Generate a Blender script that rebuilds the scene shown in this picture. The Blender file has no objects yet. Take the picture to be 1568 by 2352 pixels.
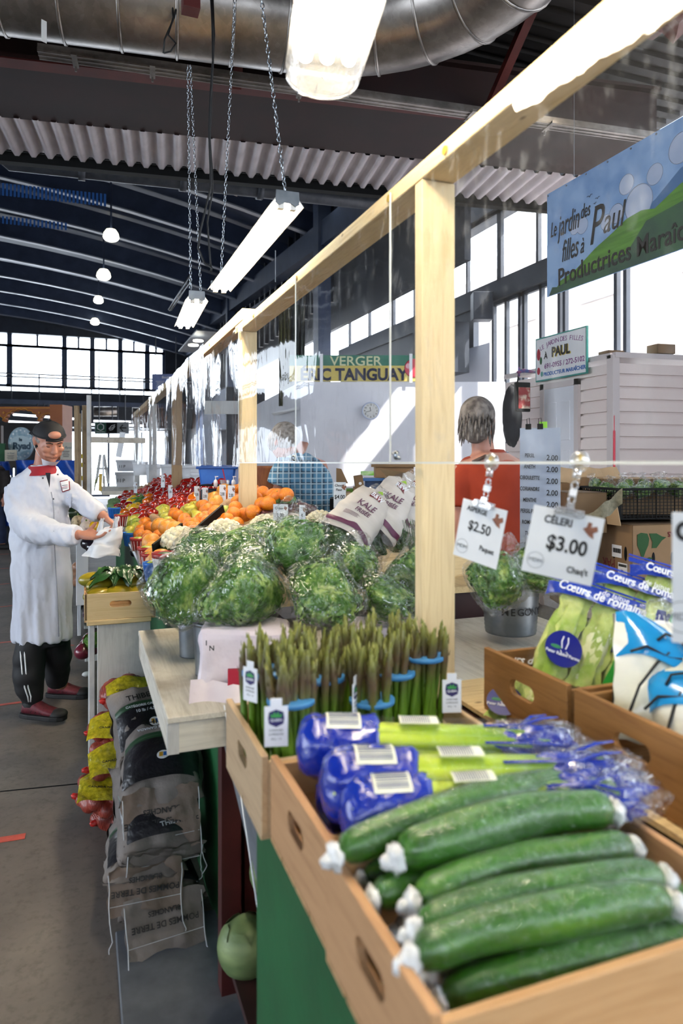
import bpy, bmesh, math, random
from mathutils import Vector, Matrix, noise as mnoise
R = math.radians
PI = math.pi
SC = bpy.context.scene
COL = SC.collection
rnd = random.Random(7)

# ---------------------------------------------------------------- camera
FPX = 1594.0                       # focal length in pixels of the 1568 x 2352 frame
HZ = 1063.0                        # pixel row of the horizon
EYE = 1.52
YAW = math.atan2(596, FPX)
cam_d = bpy.data.cameras.new('camera')
cam = bpy.data.objects.new('camera', cam_d); COL.objects.link(cam)
cam.location = (0, 0, EYE)
cam.rotation_euler = (R(90), 0, -YAW)
cam_d.sensor_fit = 'VERTICAL'; cam_d.sensor_height = 36.0; cam_d.sensor_width = 24.0
cam_d.lens = FPX / 2352 * 36.0
cam_d.shift_y = -(1176 - HZ) / 2352
cam_d.clip_start = 0.05; cam_d.clip_end = 300
cam_d.dof.use_dof = True; cam_d.dof.focus_distance = 3.9; cam_d.dof.aperture_fstop = 3.2
SC.camera = cam
SC.view_settings.view_transform = 'Standard'
SC.view_settings.look = 'None'
SC.view_settings.gamma = 1.0
SC.view_settings.exposure = 0.5
SC.cycles.max_bounces = 6; SC.cycles.diffuse_bounces = 3; SC.cycles.glossy_bounces = 3
SC.cycles.transmission_bounces = 3; SC.cycles.transparent_max_bounces = 14
SC.cycles.caustics_reflective = False; SC.cycles.caustics_refractive = False
SC.cycles.sample_clamp_indirect = 6.0
SC.cycles.use_adaptive_sampling = True; SC.cycles.adaptive_threshold = 0.03
SC.cycles.use_denoising = True

# ---------------------------------------------------------------- world (bright overcast-white sky) and sun
W = bpy.data.worlds.new('sky'); SC.world = W; W.use_nodes = True
bg = W.node_tree.nodes['Background']
bg.inputs[0].default_value = (0.80, 0.89, 1.0, 1); bg.inputs[1].default_value = 6.0
sun_d = bpy.data.lights.new('sun', 'SUN'); sun_d.energy = 14.0; sun_d.angle = R(0.6); sun_d.color = (1.0, 0.95, 0.88)
sun = bpy.data.objects.new('sun', sun_d); COL.objects.link(sun)
sun.rotation_euler = Vector((-0.62, 0.52, -0.85)).to_track_quat('-Z', 'Y').to_euler()

# ---------------------------------------------------------------- pixel rays (only used to read real positions off the photograph)
SY, CY = math.sin(YAW), math.cos(YAW)
FW = Vector((SY, CY, 0)); RT = Vector((CY, -SY, 0)); UP = Vector((0, 0, 1)); EYEV = Vector((0, 0, EYE))
def ray(u, v): return FW + RT * ((u - 784) / FPX) + UP * ((HZ - v) / FPX)
def PD(u, v, d): return EYEV + ray(u, v) * d
def PZ(u, v, z): r = ray(u, v); return EYEV + r * ((z - EYE) / r.z)
def PX(u, v, x): r = ray(u, v); return EYEV + r * (x / r.x)
def PY(u, v, y): r = ray(u, v); return EYEV + r * (y / r.y)
def proj(p):
    p = Vector(p) - EYEV; d = p.dot(FW); return 784 + FPX * p.dot(RT) / d, HZ - FPX * p.z / d

# ---------------------------------------------------------------- materials
def srgb(h):
    h = h.lstrip('#'); c = [int(h[i:i+2], 16) / 255 for i in (0, 2, 4)]
    return tuple((x / 12.92 if x <= .04045 else ((x + .055) / 1.055) ** 2.4) for x in c) + (1,)
MC = {}
class NT:
    def __init__(s, name):
        s.m = bpy.data.materials.new(name); s.m.use_nodes = True; s.t = s.m.node_tree
        s.t.nodes.clear(); s.out = s.n('ShaderNodeOutputMaterial')
    def n(s, typ, **kw):
        x = s.t.nodes.new(typ)
        for k, v in kw.items(): setattr(x, k, v)
        return x
    def l(s, a, b): s.t.links.new(a, b)
    def co(s, scale=(1, 1, 1), kind='Object'):
        tc = s.n('ShaderNodeTexCoord'); mp = s.n('ShaderNodeMapping'); mp.inputs['Scale'].default_value = scale
        oi = s.n('ShaderNodeObjectInfo'); mu = s.n('ShaderNodeMath', operation='MULTIPLY'); mu.inputs[1].default_value = 37.0
        s.l(oi.outputs['Random'], mu.inputs[0])
        ad = s.n('ShaderNodeVectorMath', operation='ADD')
        s.l(tc.outputs[kind], ad.inputs[0]); s.l(mu.outputs[0], ad.inputs[1]); s.l(ad.outputs[0], mp.inputs[0])
        return mp.outputs[0]
    def noise(s, vec, scale, detail=3, rough=.55, dist=0):
        x = s.n('ShaderNodeTexNoise'); x.inputs['Scale'].default_value = scale; x.inputs['Detail'].default_value = detail
        x.inputs['Roughness'].default_value = rough; x.inputs['Distortion'].default_value = dist
        s.l(vec, x.inputs['Vector']); return x.outputs['Fac']
    def ramp(s, fac, stops):
        x = s.n('ShaderNodeValToRGB'); e = x.color_ramp.elements
        while len(e) < len(stops): e.new(.5)
        for q, (p, c) in zip(e, stops): q.position = p; q.color = c
        s.l(fac, x.inputs[0]); return x.outputs[0]
    def bump(s, fac, strength, dist=.01):
        x = s.n('ShaderNodeBump'); x.inputs['Strength'].default_value = strength; x.inputs['Distance'].default_value = dist
        s.l(fac, x.inputs['Height']); return x.outputs[0]
    def bsdf(s, **kw):
        x = s.n('ShaderNodeBsdfPrincipled')
        for k, v in kw.items():
            k = k.replace('_', ' ')
            if k in x.inputs: x.inputs[k].default_value = v
        return x
    def fin(s, sh): s.l(sh, s.out.inputs[0]); return s.m

def mat(name, c1, c2=None, rough=.6, metal=0, scale=8, bump=0, bscale=None, stretch=(1, 1, 1), lo=.35, hi=.65, coat=0, sss=0, spec=.5, detail=3, dist=.004):
    if name in MC: return MC[name]
    k = NT(name); c1 = srgb(c1) if isinstance(c1, str) else c1
    b = k.bsdf(Base_Color=c1, Roughness=rough, Metallic=metal, Coat_Weight=coat, Subsurface_Weight=sss, Specular_IOR_Level=spec)
    b.inputs['Coat Roughness'].default_value = .12
    if sss: b.inputs['Subsurface Radius'].default_value = (.02, .008, .004)
    if c2 or bump:
        v = k.co(stretch)
        if c2:
            c2 = srgb(c2); f = k.noise(v, scale, detail)
            k.l(k.ramp(f, [(lo, c1), (hi, c2)]), b.inputs['Base Color'])
        if bump:
            f2 = k.noise(v, bscale or scale * 4, 4)
            k.l(k.bump(f2, bump, dist), b.inputs['Normal'])
    MC[name] = k.fin(b.outputs[0]); return MC[name]

def wood(name, c1, c2, axis=0, scale=9, rough=.65, knots=True, dirt=None):
    """grain runs along the given axis"""
    k = NT(name); st = [9, 9, 9]; st[axis] = .7
    v = k.co(tuple(st)); f = k.noise(v, scale * .55, 5, .6, .8)
    col = k.ramp(f, [(.3, srgb(c1)), (.52, srgb(c2)), (.72, srgb(c1))])
    if knots:
        v2 = k.co((1, 1, 1)); vo = k.n('ShaderNodeTexVoronoi'); vo.inputs['Scale'].default_value = 7
        s2 = [1.6, 1.6, 1.6]; s2[axis] = .8
        mp = k.n('ShaderNodeMapping'); mp.inputs['Scale'].default_value = s2; k.l(v2, mp.inputs[0]); k.l(mp.outputs[0], vo.inputs['Vector'])
        kn = k.ramp(vo.outputs['Distance'], [(.035, (1, 1, 1, 1)), (.085, (0, 0, 0, 1))])
        mx = k.n('ShaderNodeMixRGB'); k.l(kn, mx.inputs[0]); k.l(col, mx.inputs[1]); mx.inputs[2].default_value = srgb('#6b4424'); col = mx.outputs[0]
    if dirt:
        f3 = k.noise(k.co((1, 1, 1)), 5, 5)
        mm = k.n('ShaderNodeMixRGB'); k.l(k.ramp(f3, [(.52, (0, 0, 0, 1)), (.75, (.8, .8, .8, 1))]), mm.inputs[0]); k.l(col, mm.inputs[1]); mm.inputs[2].default_value = srgb(dirt); col = mm.outputs[0]
    b = k.bsdf(Roughness=rough); k.l(col, b.inputs['Base Color']); k.l(k.bump(f, .25, .002), b.inputs['Normal'])
    return k.fin(b.outputs[0])

def film(name, tint=(1, 1, 1, 1), crinkle=.5, scale=30, haze=.04, rough=.06, blend=.25, lo=.03, hi=.75, stretch=(1, 1, 1), dust=0, bd=.01, tr=1.0):
    """clear plastic: see-through with sharp reflections"""
    k = NT(name); lw = k.n('ShaderNodeLayerWeight'); lw.inputs[0].default_value = blend
    v = k.co(stretch)
    g = k.n('ShaderNodeBsdfGlossy'); g.inputs['Roughness'].default_value = rough
    t = k.n('ShaderNodeBsdfTransparent'); t.inputs[0].default_value = tuple(c * tr for c in tint[:3]) + (1,)
    d = k.n('ShaderNodeBsdfDiffuse'); d.inputs[0].default_value = (.85, .88, .92, 1)
    if crinkle:
        nb = k.bump(k.noise(v, scale, 3, .6, 1.5), crinkle, bd); k.l(nb, g.inputs['Normal']); k.l(nb, lw.inputs['Normal'])
    mr = k.n('ShaderNodeMapRange'); mr.inputs[3].default_value = lo; mr.inputs[4].default_value = hi
    k.l(lw.outputs['Facing'], mr.inputs[0])
    m1 = k.n('ShaderNodeMixShader'); k.l(t.outputs[0], m1.inputs[1]); k.l(d.outputs[0], m1.inputs[2])
    if dust:
        dn = k.noise(v, dust, 5, .7); dr = k.ramp(dn, [(.54, (haze, haze, haze, 1)), (.8, (haze * 16, haze * 16, haze * 15, 1))]); k.l(dr, m1.inputs[0])
    else: m1.inputs[0].default_value = haze
    m2 = k.n('ShaderNodeMixShader'); k.l(mr.outputs[0], m2.inputs[0]); k.l(m1.outputs[0], m2.inputs[1]); k.l(g.outputs[0], m2.inputs[2])
    MC[name] = k.fin(m2.outputs[0]); return MC[name]

def emit(name, c, s):
    k = NT(name); e = k.n('ShaderNodeEmission'); e.inputs[0].default_value = srgb(c); e.inputs[1].default_value = s
    return k.fin(e.outputs[0])

def stripes(name, base, col1, col2, sx, sy, axes=(0, 2), rough=.8, wid=.3):
    k = NT(name); tc = k.n('ShaderNodeTexCoord'); sp = k.n('ShaderNodeSeparateXYZ'); k.l(tc.outputs['Object'], sp.inputs[0])
    col = None
    b = k.bsdf(Base_Color=srgb(base), Roughness=rough)
    prev = None
    for ax, s, cc in ((axes[0], sx, col1), (axes[1], sy, col1), (axes[0], sx * 2.03, col2), (axes[1], sy * 2.03, col2)):
        m = k.n('ShaderNodeMath', operation='MULTIPLY'); m.inputs[1].default_value = s; k.l(sp.outputs[ax], m.inputs[0])
        fr = k.n('ShaderNodeMath', operation='FRACT'); k.l(m.outputs[0], fr.inputs[0])
        lt = k.n('ShaderNodeMath', operation='LESS_THAN'); lt.inputs[1].default_value = wid; k.l(fr.outputs[0], lt.inputs[0])
        sc = k.n('ShaderNodeMath', operation='MULTIPLY'); sc.inputs[1].default_value = .62; k.l(lt.outputs[0], sc.inputs[0])
        mx = k.n('ShaderNodeMixRGB'); k.l(sc.outputs[0], mx.inputs[0]); mx.inputs[2].default_value = srgb(cc)
        if prev is None: mx.inputs[1].default_value = srgb(base)
        else: k.l(prev, mx.inputs[1])
        prev = mx.outputs[0]
    k.l(prev, b.inputs['Base Color']); return k.fin(b.outputs[0])

def bands(name, stops, axis=2, z0=0, z1=1, rough=.6, bump=0, scale=10, coat=0, nz=.0, nscale=20):
    """colour by local coordinate along an axis"""
    k = NT(name); tc = k.n('ShaderNodeTexCoord'); sp = k.n('ShaderNodeSeparateXYZ'); k.l(tc.outputs['Object'], sp.inputs[0])
    mr = k.n('ShaderNodeMapRange'); mr.inputs[1].default_value = z0; mr.inputs[2].default_value = z1
    src = sp.outputs[axis]; v = k.co()
    if nz:
        n = k.noise(v, nscale, 3); mm = k.n('ShaderNodeMath', operation='MULTIPLY_ADD'); mm.inputs[1].default_value = nz; k.l(n, mm.inputs[0]); k.l(src, mm.inputs[2]); src = mm.outputs[0]
    k.l(src, mr.inputs[0]); b = k.bsdf(Roughness=rough, Coat_Weight=coat)
    k.l(k.ramp(mr.outputs[0], [(p, srgb(c)) for p, c in stops]), b.inputs['Base Color'])
    if bump: k.l(k.bump(k.noise(v, scale, 4), bump, .004), b.inputs['Normal'])
    return k.fin(b.outputs[0])

# ---------------------------------------------------------------- mesh builder
class MB:
    def __init__(s): s.v = []; s.f = []
    def add(s, vs, fs, M=None):
        o = len(s.v)
        s.v += [(M @ Vector(p)) if M else Vector(p) for p in vs]; s.f += [tuple(i + o for i in f) for f in fs]; return s
    def box(s, c, d, M=None):
        x, y, z = (q / 2 for q in d); cx, cy, cz = c
        vs = [(cx + i * x, cy + j * y, cz + k * z) for i in (-1, 1) for j in (-1, 1) for k in (-1, 1)]
        return s.add(vs, [(0, 1, 3, 2), (4, 6, 7, 5), (0, 4, 5, 1), (2, 3, 7, 6), (0, 2, 6, 4), (1, 5, 7, 3)], M)
    def box2(s, a, b, M=None):
        return s.box([(p + q) / 2 for p, q in zip(a, b)], [abs(q - p) for p, q in zip(a, b)], M)
    def bar(s, A, B, w, h, up=(0, 0, 1)):
        A, B = Vector(A), Vector(B); d = B - A; L = d.length; x = d.normalized(); y = Vector(up).cross(x)
        if y.length < 1e-4: y = Vector((1, 0, 0))
        y.normalize(); z = x.cross(y)
        M = Matrix((x, y, z)).transposed().to_4x4(); M.translation = (A + B) / 2
        return s.box((0, 0, 0), (L, w, h), M)
    def tube(s, path, r, n=10, cap=True, sq=None):
        P = [Vector(p) for p in path]; m = len(P); rr = r if hasattr(r, '__len__') else [r] * m
        o = len(s.v); nrm = None
        for i, p in enumerate(P):
            t = (P[min(i + 1, m - 1)] - P[max(i - 1, 0)])
            t = t.normalized() if t.length > 1e-9 else Vector((0, 0, 1))
            if nrm is None:
                nrm = t.cross(Vector((0, 0, 1)))
                if nrm.length < .1: nrm = t.cross(Vector((1, 0, 0)))
            nrm = (nrm - t * nrm.dot(t)).normalized(); b = t.cross(nrm)
            for j in range(n):
                a = 2 * PI * j / n; s.v.append(p + (nrm * math.cos(a) + b * math.sin(a) * (sq or 1)) * rr[i])
        for i in range(m - 1):
            for j in range(n):
                s.f.append((o + i * n + j, o + i * n + (j + 1) % n, o + (i + 1) * n + (j + 1) % n, o + (i + 1) * n + j))
        if cap: s.f.append(tuple(o + j for j in reversed(range(n)))); s.f.append(tuple(o + (m - 1) * n + j for j in range(n)))
        return s
    def cyl(s, A, B, r, n=16, r2=None): return s.tube([A, B], [r, r if r2 is None else r2], n)
    def lathe(s, prof, n=24, M=None, cap=True):
        vs = []; fs = []; m = len(prof)
        for r, z in prof:
            for j in range(n): a = 2 * PI * j / n; vs.append((r * math.cos(a), r * math.sin(a), z))
        for i in range(m - 1):
            for j in range(n): fs.append((i * n + j, i * n + (j + 1) % n, (i + 1) * n + (j + 1) % n, (i + 1) * n + j))
        if cap: fs.append(tuple(reversed(range(n)))); fs.append(tuple((m - 1) * n + j for j in range(n)))
        return s.add(vs, fs, M)
    def ell(s, c, r, n=16, m=10, M=None, fn=None):
        vs = []; fs = []; c = Vector(c)
        for i in range(m + 1):
            th = PI * i / m
            for j in range(n):
                a = 2 * PI * j / n; d = Vector((math.sin(th) * math.cos(a), math.sin(th) * math.sin(a), math.cos(th)))
                k = fn(d) if fn else 1; vs.append(c + Vector((d.x * r[0], d.y * r[1], d.z * r[2])) * k)
        for i in range(m):
            for j in range(n): fs.append((i * n + j, (i + 1) * n + j, (i + 1) * n + (j + 1) % n, i * n + (j + 1) % n))
        return s.add(vs, fs, M)
    def loft(s, rings, cap=True):
        o = len(s.v); n = len(rings[0])
        for r in rings: s.v += [Vector(p) for p in r]
        for i in range(len(rings) - 1):
            for j in range(n): s.f.append((o + i * n + j, o + i * n + (j + 1) % n, o + (i + 1) * n + (j + 1) % n, o + (i + 1) * n + j))
        if cap: s.f.append(tuple(o + j for j in reversed(range(n)))); s.f.append(tuple(o + (len(rings) - 1) * n + j for j in range(n)))
        return s
    def grid(s, fn, nu, nv, M=None):
        vs = [fn(i / nu, j / nv) for i in range(nu + 1) for j in range(nv + 1)]
        fs = [(i * (nv + 1) + j, (i + 1) * (nv + 1) + j, (i + 1) * (nv + 1) + j + 1, i * (nv + 1) + j + 1) for i in range(nu) for j in range(nv)]
        return s.add(vs, fs, M)
    def prism(s, pts, h, M=None):
        n = len(pts); vs = [(x, y, 0) for x, y in pts] + [(x, y, h) for x, y in pts]
        fs = [tuple(reversed(range(n))), tuple(range(n, 2 * n))] + [(i, (i + 1) % n, n + (i + 1) % n, n + i) for i in range(n)]
        return s.add(vs, fs, M)
    def holed(s, w, h, hx, hy, hw, hh, t, M=None, k=7):
        """a board w x h (centred, in XY) with a stadium hole, thickness t along Z"""
        inner = []
        r = hh / 2
        for q in range(k + 1): a = -PI / 2 + PI * q / k; inner.append((hx + hw / 2 - r + r * math.cos(a), hy + r * math.sin(a)))
        for q in range(k + 1): a = PI / 2 + PI * q / k; inner.append((hx - hw / 2 + r + r * math.cos(a), hy + r * math.sin(a)))
        outer = []
        for x, y in inner:
            dx, dy = x - hx, y - hy; f = 1e9
            if dx > 1e-6: f = min(f, (w / 2 - hx) / dx)
            if dx < -1e-6: f = min(f, (-w / 2 - hx) / dx)
            if dy > 1e-6: f = min(f, (h / 2 - hy) / dy)
            if dy < -1e-6: f = min(f, (-h / 2 - hy) / dy)
            outer.append([hx + dx * f, hy + dy * f])
        for cx, cy in ((w / 2, h / 2), (w / 2, -h / 2), (-w / 2, h / 2), (-w / 2, -h / 2)):
            q = min(outer, key=lambda p: (p[0] - cx) ** 2 + (p[1] - cy) ** 2); q[0] = cx; q[1] = cy
        n = len(inner); vs = [(x, y, z) for z in (0, t) for x, y in outer] + [(x, y, z) for z in (0, t) for x, y in inner]
        fs = []
        for i in range(n):
            j = (i + 1) % n; a, b, c, d = i, j, 2 * n + j, 2 * n + i
            fs += [(a, d, c, b), (a + n, b + n, c + n, d + n), (a, b, b + n, a + n), (d, d + n, c + n, c)]
        return s.add(vs, fs, M)
    def mesh(s, name, smooth=False):
        me = bpy.data.meshes.new(name); me.from_pydata([tuple(p) for p in s.v], [], s.f); me.update()
        if smooth: me.polygons.foreach_set('use_smooth', [True] * len(me.polygons))
        return me

def meval(me, mods):
    """apply modifiers to a mesh and return the result"""
    o = bpy.data.objects.new('tmp', me); COL.objects.link(o)
    for typ, kw in mods:
        m = o.modifiers.new(typ, typ)
        for k, v in kw.items(): setattr(m, k, v)
    bpy.context.view_layer.update()
    r = bpy.data.meshes.new_from_object(o.evaluated_get(bpy.context.evaluated_depsgraph_get()))
    bpy.data.objects.remove(o); r.polygons.foreach_set('use_smooth', [True] * len(r.polygons)); return r
def fuse(mb, voxel, it=4): return meval(mb.mesh('f'), [('REMESH', dict(mode='VOXEL', voxel_size=voxel)), ('SMOOTH', dict(factor=.6, iterations=it))])
def bevel(me, w=.003, seg=2):
    r = meval(me, [('BEVEL', dict(width=w, segments=seg, limit_method='ANGLE'))]); r.polygons.foreach_set('use_smooth', [False] * len(r.polygons)); return r

TXT = {}
def text_mesh(t, size, ext=.0006, bold=0, shear=0, sx=1.0):
    key = (t, size, ext, bold, shear, sx)
    if key not in TXT:
        c = bpy.data.curves.new('t', 'FONT'); c.body = t; c.size = size; c.extrude = ext; c.offset = bold; c.shear = shear
        c.align_x = 'CENTER'; c.align_y = 'CENTER'; c.resolution_u = 3
        o = bpy.data.objects.new('t', c); COL.objects.link(o); bpy.context.view_layer.update()
        me = bpy.data.meshes.new_from_object(o.evaluated_get(bpy.context.evaluated_depsgraph_get())); bpy.data.objects.remove(o)
        if sx != 1:
            for v in me.vertices: v.co.x *= sx
        TXT[key] = me
    return TXT[key]

# ---------------------------------------------------------------- objects
def tag(o, label=None, cat=None, group=None, kind=None):
    if label: o['label'] = label
    if cat: o['category'] = cat
    if group: o['group'] = group
    if kind: o['kind'] = kind
    return o
def root(name, label, cat, loc=(0, 0, 0), rz=0, group=None, M=None):
    o = bpy.data.objects.new(name, None); COL.objects.link(o); o.empty_display_size = .05
    if M: o.matrix_world = M
    else: o.location = loc; o.rotation_euler = (0, 0, rz)
    return tag(o, label, cat, group)
def put(name, me, m, parent=None, smooth=False, label=None, loc=None):
    if isinstance(me, MB): me = me.mesh(name, smooth)
    if m and not me.materials: me.materials.append(m)
    elif m and me.materials[0] is not m:
        me = me.copy(); me.materials.clear(); me.materials.append(m)
    o = bpy.data.objects.new(name, me); COL.objects.link(o)
    if parent: o.parent = parent
    if loc: o.location = loc
    if label: o['label'] = label
    return o
def thing(name, me, m, label, cat, loc=(0, 0, 0), rz=0, group=None, smooth=False, M=None, kind=None):
    o = put(name, me, m, None, smooth)
    if M: o.matrix_world = M
    else: o.location = loc; o.rotation_euler = (0, 0, rz)
    return tag(o, label, cat, group, kind)
def struct(name, mb, m, smooth=False, parent=None):
    o = put(name, mb, m, parent, smooth)
    if not parent: o['kind'] = 'structure'
    return o
def copy_tree(o, M=None, parent=None, label=None, group=None):
    c = o.copy(); COL.objects.link(c)
    if parent: c.parent = parent
    if M is not None: c.matrix_world = M
    if label: c['label'] = label
    if group: c['group'] = group
    for ch in o.children: copy_tree(ch, None, c)
    return c
def frame(o, x, y):
    """matrix with X along x, Y towards y, Z = facing side"""
    x = Vector(x).normalized(); z = x.cross(Vector(y)).normalized(); y = z.cross(x)
    M = Matrix((x, y, z)).transposed().to_4x4(); M.translation = Vector(o); return M
def TM(loc, rot=(0, 0, 0), sc=(1, 1, 1)):
    from mathutils import Euler
    return Matrix.LocRotScale(Vector(loc), Euler(rot), Vector(sc))
def letter(parent, t, size, x, y, m, z=.002, rot=0, bold=0, shear=0, sx=1.0, ext=.0006, name='lettering', M=None):
    me = text_mesh(t, size, ext, bold, shear, sx); o = put(name, me, m, parent)
    L = TM((x, y, z), (0, 0, rot)); o.matrix_local = (M @ L) if M else L
    return o
def wob(p, s, a): return mnoise.noise_vector(Vector(p) * s) * a
# ================================================================ shared materials
M_conc = None
k = NT('concrete'); v = k.co(kind='Object')
f1 = k.noise(v, 1.1, 6, .65); f2 = k.noise(v, 34, 5, .7)
c1 = k.ramp(f1, [(.35, srgb('#605a55')), (.55, srgb('#787069')), (.72, srgb('#8b847b'))])
mx = k.n('ShaderNodeMixRGB', blend_type='MULTIPLY'); mx.inputs[0].default_value = .75
k.l(c1, mx.inputs[1]); k.l(k.ramp(f2, [(.3, (.62, .6, .58, 1)), (.5, (1, 1, 1, 1))]), mx.inputs[2])
b = k.bsdf(Roughness=.62); k.l(mx.outputs[0], b.inputs['Base Color']); k.l(k.bump(f2, .2, .003), b.inputs['Normal'])
M_conc = k.fin(b.outputs[0])
PINE = [wood('pine_x', '#c9ab7b', '#e0c795', 0), wood('pine_y', '#c9ab7b', '#e0c795', 1), wood('pine_z', '#cdb386', '#dfc99d', 2)]
CRATE = [wood('crate_wood_x', '#b98f60', '#caa274', 0, knots=False), wood('crate_wood_y', '#ad8259', '#c2966b', 1, knots=False)]
CRATE_D = [wood('crate_brown_x', '#8a5f33', '#a67a48', 0, knots=False), wood('crate_brown_y', '#875c31', '#a1733f', 1, knots=False)]
M_whitewood = wood('white_painted_wood', '#c4bdae', '#ddd7c9', 1, knots=True, dirt='#a8977b')
M_whitewood_z = wood('white_painted_wood_upright', '#b9b8b4', '#cbcac6', 2, knots=True, dirt='#8e9298')
M_green = mat('green_paint', '#14512a', '#1a5f33', rough=.55, scale=6, bump=.15, bscale=60)
M_maroon = mat('maroon_paint', '#3c1514', '#4a1b19', rough=.5, scale=9, bump=.1)
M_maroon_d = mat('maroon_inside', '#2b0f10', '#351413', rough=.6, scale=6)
M_greyboard = mat('grey_painted_board', '#5c6067', '#6d7178', rough=.6, scale=12, bump=.1)
M_steel_d = mat('dark_blue_grey_steel', '#1d2430', '#262e3b', rough=.45, scale=3)
M_steel_b = mat('blue_grey_steel', '#38445c', '#43506b', rough=.4, scale=3)
M_flange = mat('pale_steel_flange', '#8a93a3', '#9aa3b3', rough=.35, scale=3)
M_black = mat('black_paint', '#060708', rough=.6, spec=.15)
M_redsteel = mat('red_primer_steel', '#4d1917', '#5e211d', rough=.55, scale=5, bump=.1)
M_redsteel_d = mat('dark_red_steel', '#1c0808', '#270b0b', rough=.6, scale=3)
M_deck_d = mat('dark_roof_deck', '#121112', '#1a1819', rough=.6, scale=2)
M_galv = None
k = NT('galvanised_duct'); v = k.co(); vo = k.n('ShaderNodeTexVoronoi'); vo.inputs['Scale'].default_value = 26; k.l(v, vo.inputs['Vector'])
f = k.noise(v, 2.2, 5); mx = k.n('ShaderNodeMixRGB', blend_type='MULTIPLY'); mx.inputs[0].default_value = .5
k.l(k.ramp(f, [(.3, srgb('#6f6a66')), (.6, srgb('#a7a19c')), (.75, srgb('#c9c3bd'))]), mx.inputs[1]); k.l(k.ramp(vo.outputs['Color'], [(.2, (.7, .7, .7, 1)), (.8, (1, 1, 1, 1))]), mx.inputs[2])
b = k.bsdf(Metallic=.85, Roughness=.33); k.l(mx.outputs[0], b.inputs['Base Color']); M_galv = k.fin(b.outputs[0])
M_zinc = mat('zinc', '#9aa0a6', '#7e848a', rough=.35, metal=.9, scale=12)
M_pipe = mat('grey_pipe', '#4c525c', '#5a606a', rough=.5, metal=.3)
M_lampbody = mat('lamp_white_enamel', '#e6e6e2', rough=.35)
M_tube = emit('fluorescent_tube', '#fff0d4', 65)
M_dome = emit('lamp_dome_glow', '#fffbe8', 9)
M_chain = mat('bright_chain', '#b9c1c9', rough=.25, metal=1)
M_rubberblk = mat('black_rubber', '#0b0b0d', rough=.5)
M_winframe = mat('window_frame_blue', '#30405c', '#3a4a66', rough=.4)
M_whitewall = mat('white_wall_paint', '#dcdde6', '#e8e9f0', rough=.7, scale=2)
M_siding = mat('vinyl_siding', '#ecdcd8', '#f2e6e2', rough=.5, scale=1.5)
M_doorw = mat('white_door_paint', '#e6e9f2', rough=.45)
M_white = mat('white_plastic', '#e9ebef', rough=.4)
M_paper = mat('card_white', '#e4e4e0', '#d6d7d6', rough=.7, scale=5)
M_ink = mat('black_marker_ink', '#121214', rough=.6)
M_red = mat('sign_red', '#b31f3a', rough=.6)
M_blueink = mat('sign_blue', '#2767b5', rough=.6)
M_teal = mat('sign_teal', '#2f8f86', rough=.6)
M_brass = mat('yellowed_fitting', '#c9a94e', rough=.2, metal=.3)
M_brick = None
k = NT('pale_brick'); tc = k.n('ShaderNodeTexCoord'); br = k.n('ShaderNodeTexBrick'); mp = k.n('ShaderNodeMapping'); mp.inputs['Rotation'].default_value = (R(90), 0, R(90))
k.l(tc.outputs['Object'], mp.inputs[0]); k.l(mp.outputs[0], br.inputs['Vector']); br.inputs['Scale'].default_value = 3.2
br.inputs['Color1'].default_value = srgb('#c98d77'); br.inputs['Color2'].default_value = srgb('#b97a64'); br.inputs['Mortar'].default_value = srgb('#d9cdc4')
b = k.bsdf(Roughness=.9); k.l(br.outputs[0], b.inputs['Base Color']); M_brick = k.fin(b.outputs[0])
M_glasswin = film('window_glass', crinkle=0, haze=0, rough=.02, blend=.12, lo=.02, hi=.4)
M_plexi = film('plexiglass', crinkle=.1, scale=3, haze=.012, rough=.03, blend=.3, lo=.02, hi=.2, dust=24, stretch=(1, 1, .45), bd=.03)
M_curtain = film('clear_vinyl_curtain', crinkle=.2, scale=8, haze=.012, rough=.04, blend=.5, lo=.04, hi=.42, dust=18, stretch=(1, 1, .3), bd=.02)
M_bag = film('clear_produce_bag', crinkle=.9, scale=17, haze=.01, rough=.07, blend=.3, lo=.025, hi=.42, bd=.04)
M_bag2 = film('tight_shrink_film', crinkle=.8, scale=38, haze=.0, rough=.05, blend=.2, lo=.008, hi=.26, bd=.02)
M_bagwhite = mat('white_translucent_bag', '#dfe0e2', rough=.45)

# ================================================================ setting
mb = MB(); mb.box2((-16, -4, -.1), (14, 36, 0)); struct('floor', mb, M_conc)
mb = MB(); A = PZ(0, 1818, .001); B = PZ(230, 1795, .001); mb.bar(A, B, .008, .002); A2 = PZ(0, 1480, .001)
struct('floor_line', mb, M_black)
M_tape = mat('red_floor_tape', '#d8604f', '#c85546', rough=.6, scale=30)
for i, (a, b_, w, nm) in enumerate([((-30, 1934), (58, 1920), .045, 'foreground'), ((0, 1619), (60, 1611), .035, ''), ((0, 1476), (32, 1473), .03, ''), ((0, 1394), (28, 1391), .03, ''), ((0, 1342), (22, 1340), .03, ''), ((0, 1306), (20, 1305), .03, ''), ((0, 1273), (20, 1272), .03, ''), ((160, 1482), (170, 1482), .02, '')]):
    lab = ['wide red tape strip on the concrete in the lower left', 'red tape strip on the floor beside the near maroon shoe', 'red tape strip on the floor level with the hem of the white coat', 'red floor tape strip behind the white coat below the knee', 'red floor tape strip behind the coat pocket', 'thin red floor tape strip beyond the white coat', 'farthest thin red floor tape strip by the blue tarp stall', 'tiny scrap of red tape on the floor between coat and stall'][i]
    mb = MB(); mb.bar(PZ(*a, .0015), PZ(*b_, .0015), w, .001); thing('floor_tape', mb, M_tape, lab, 'tape', group='red tape strips on the floor')
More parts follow.
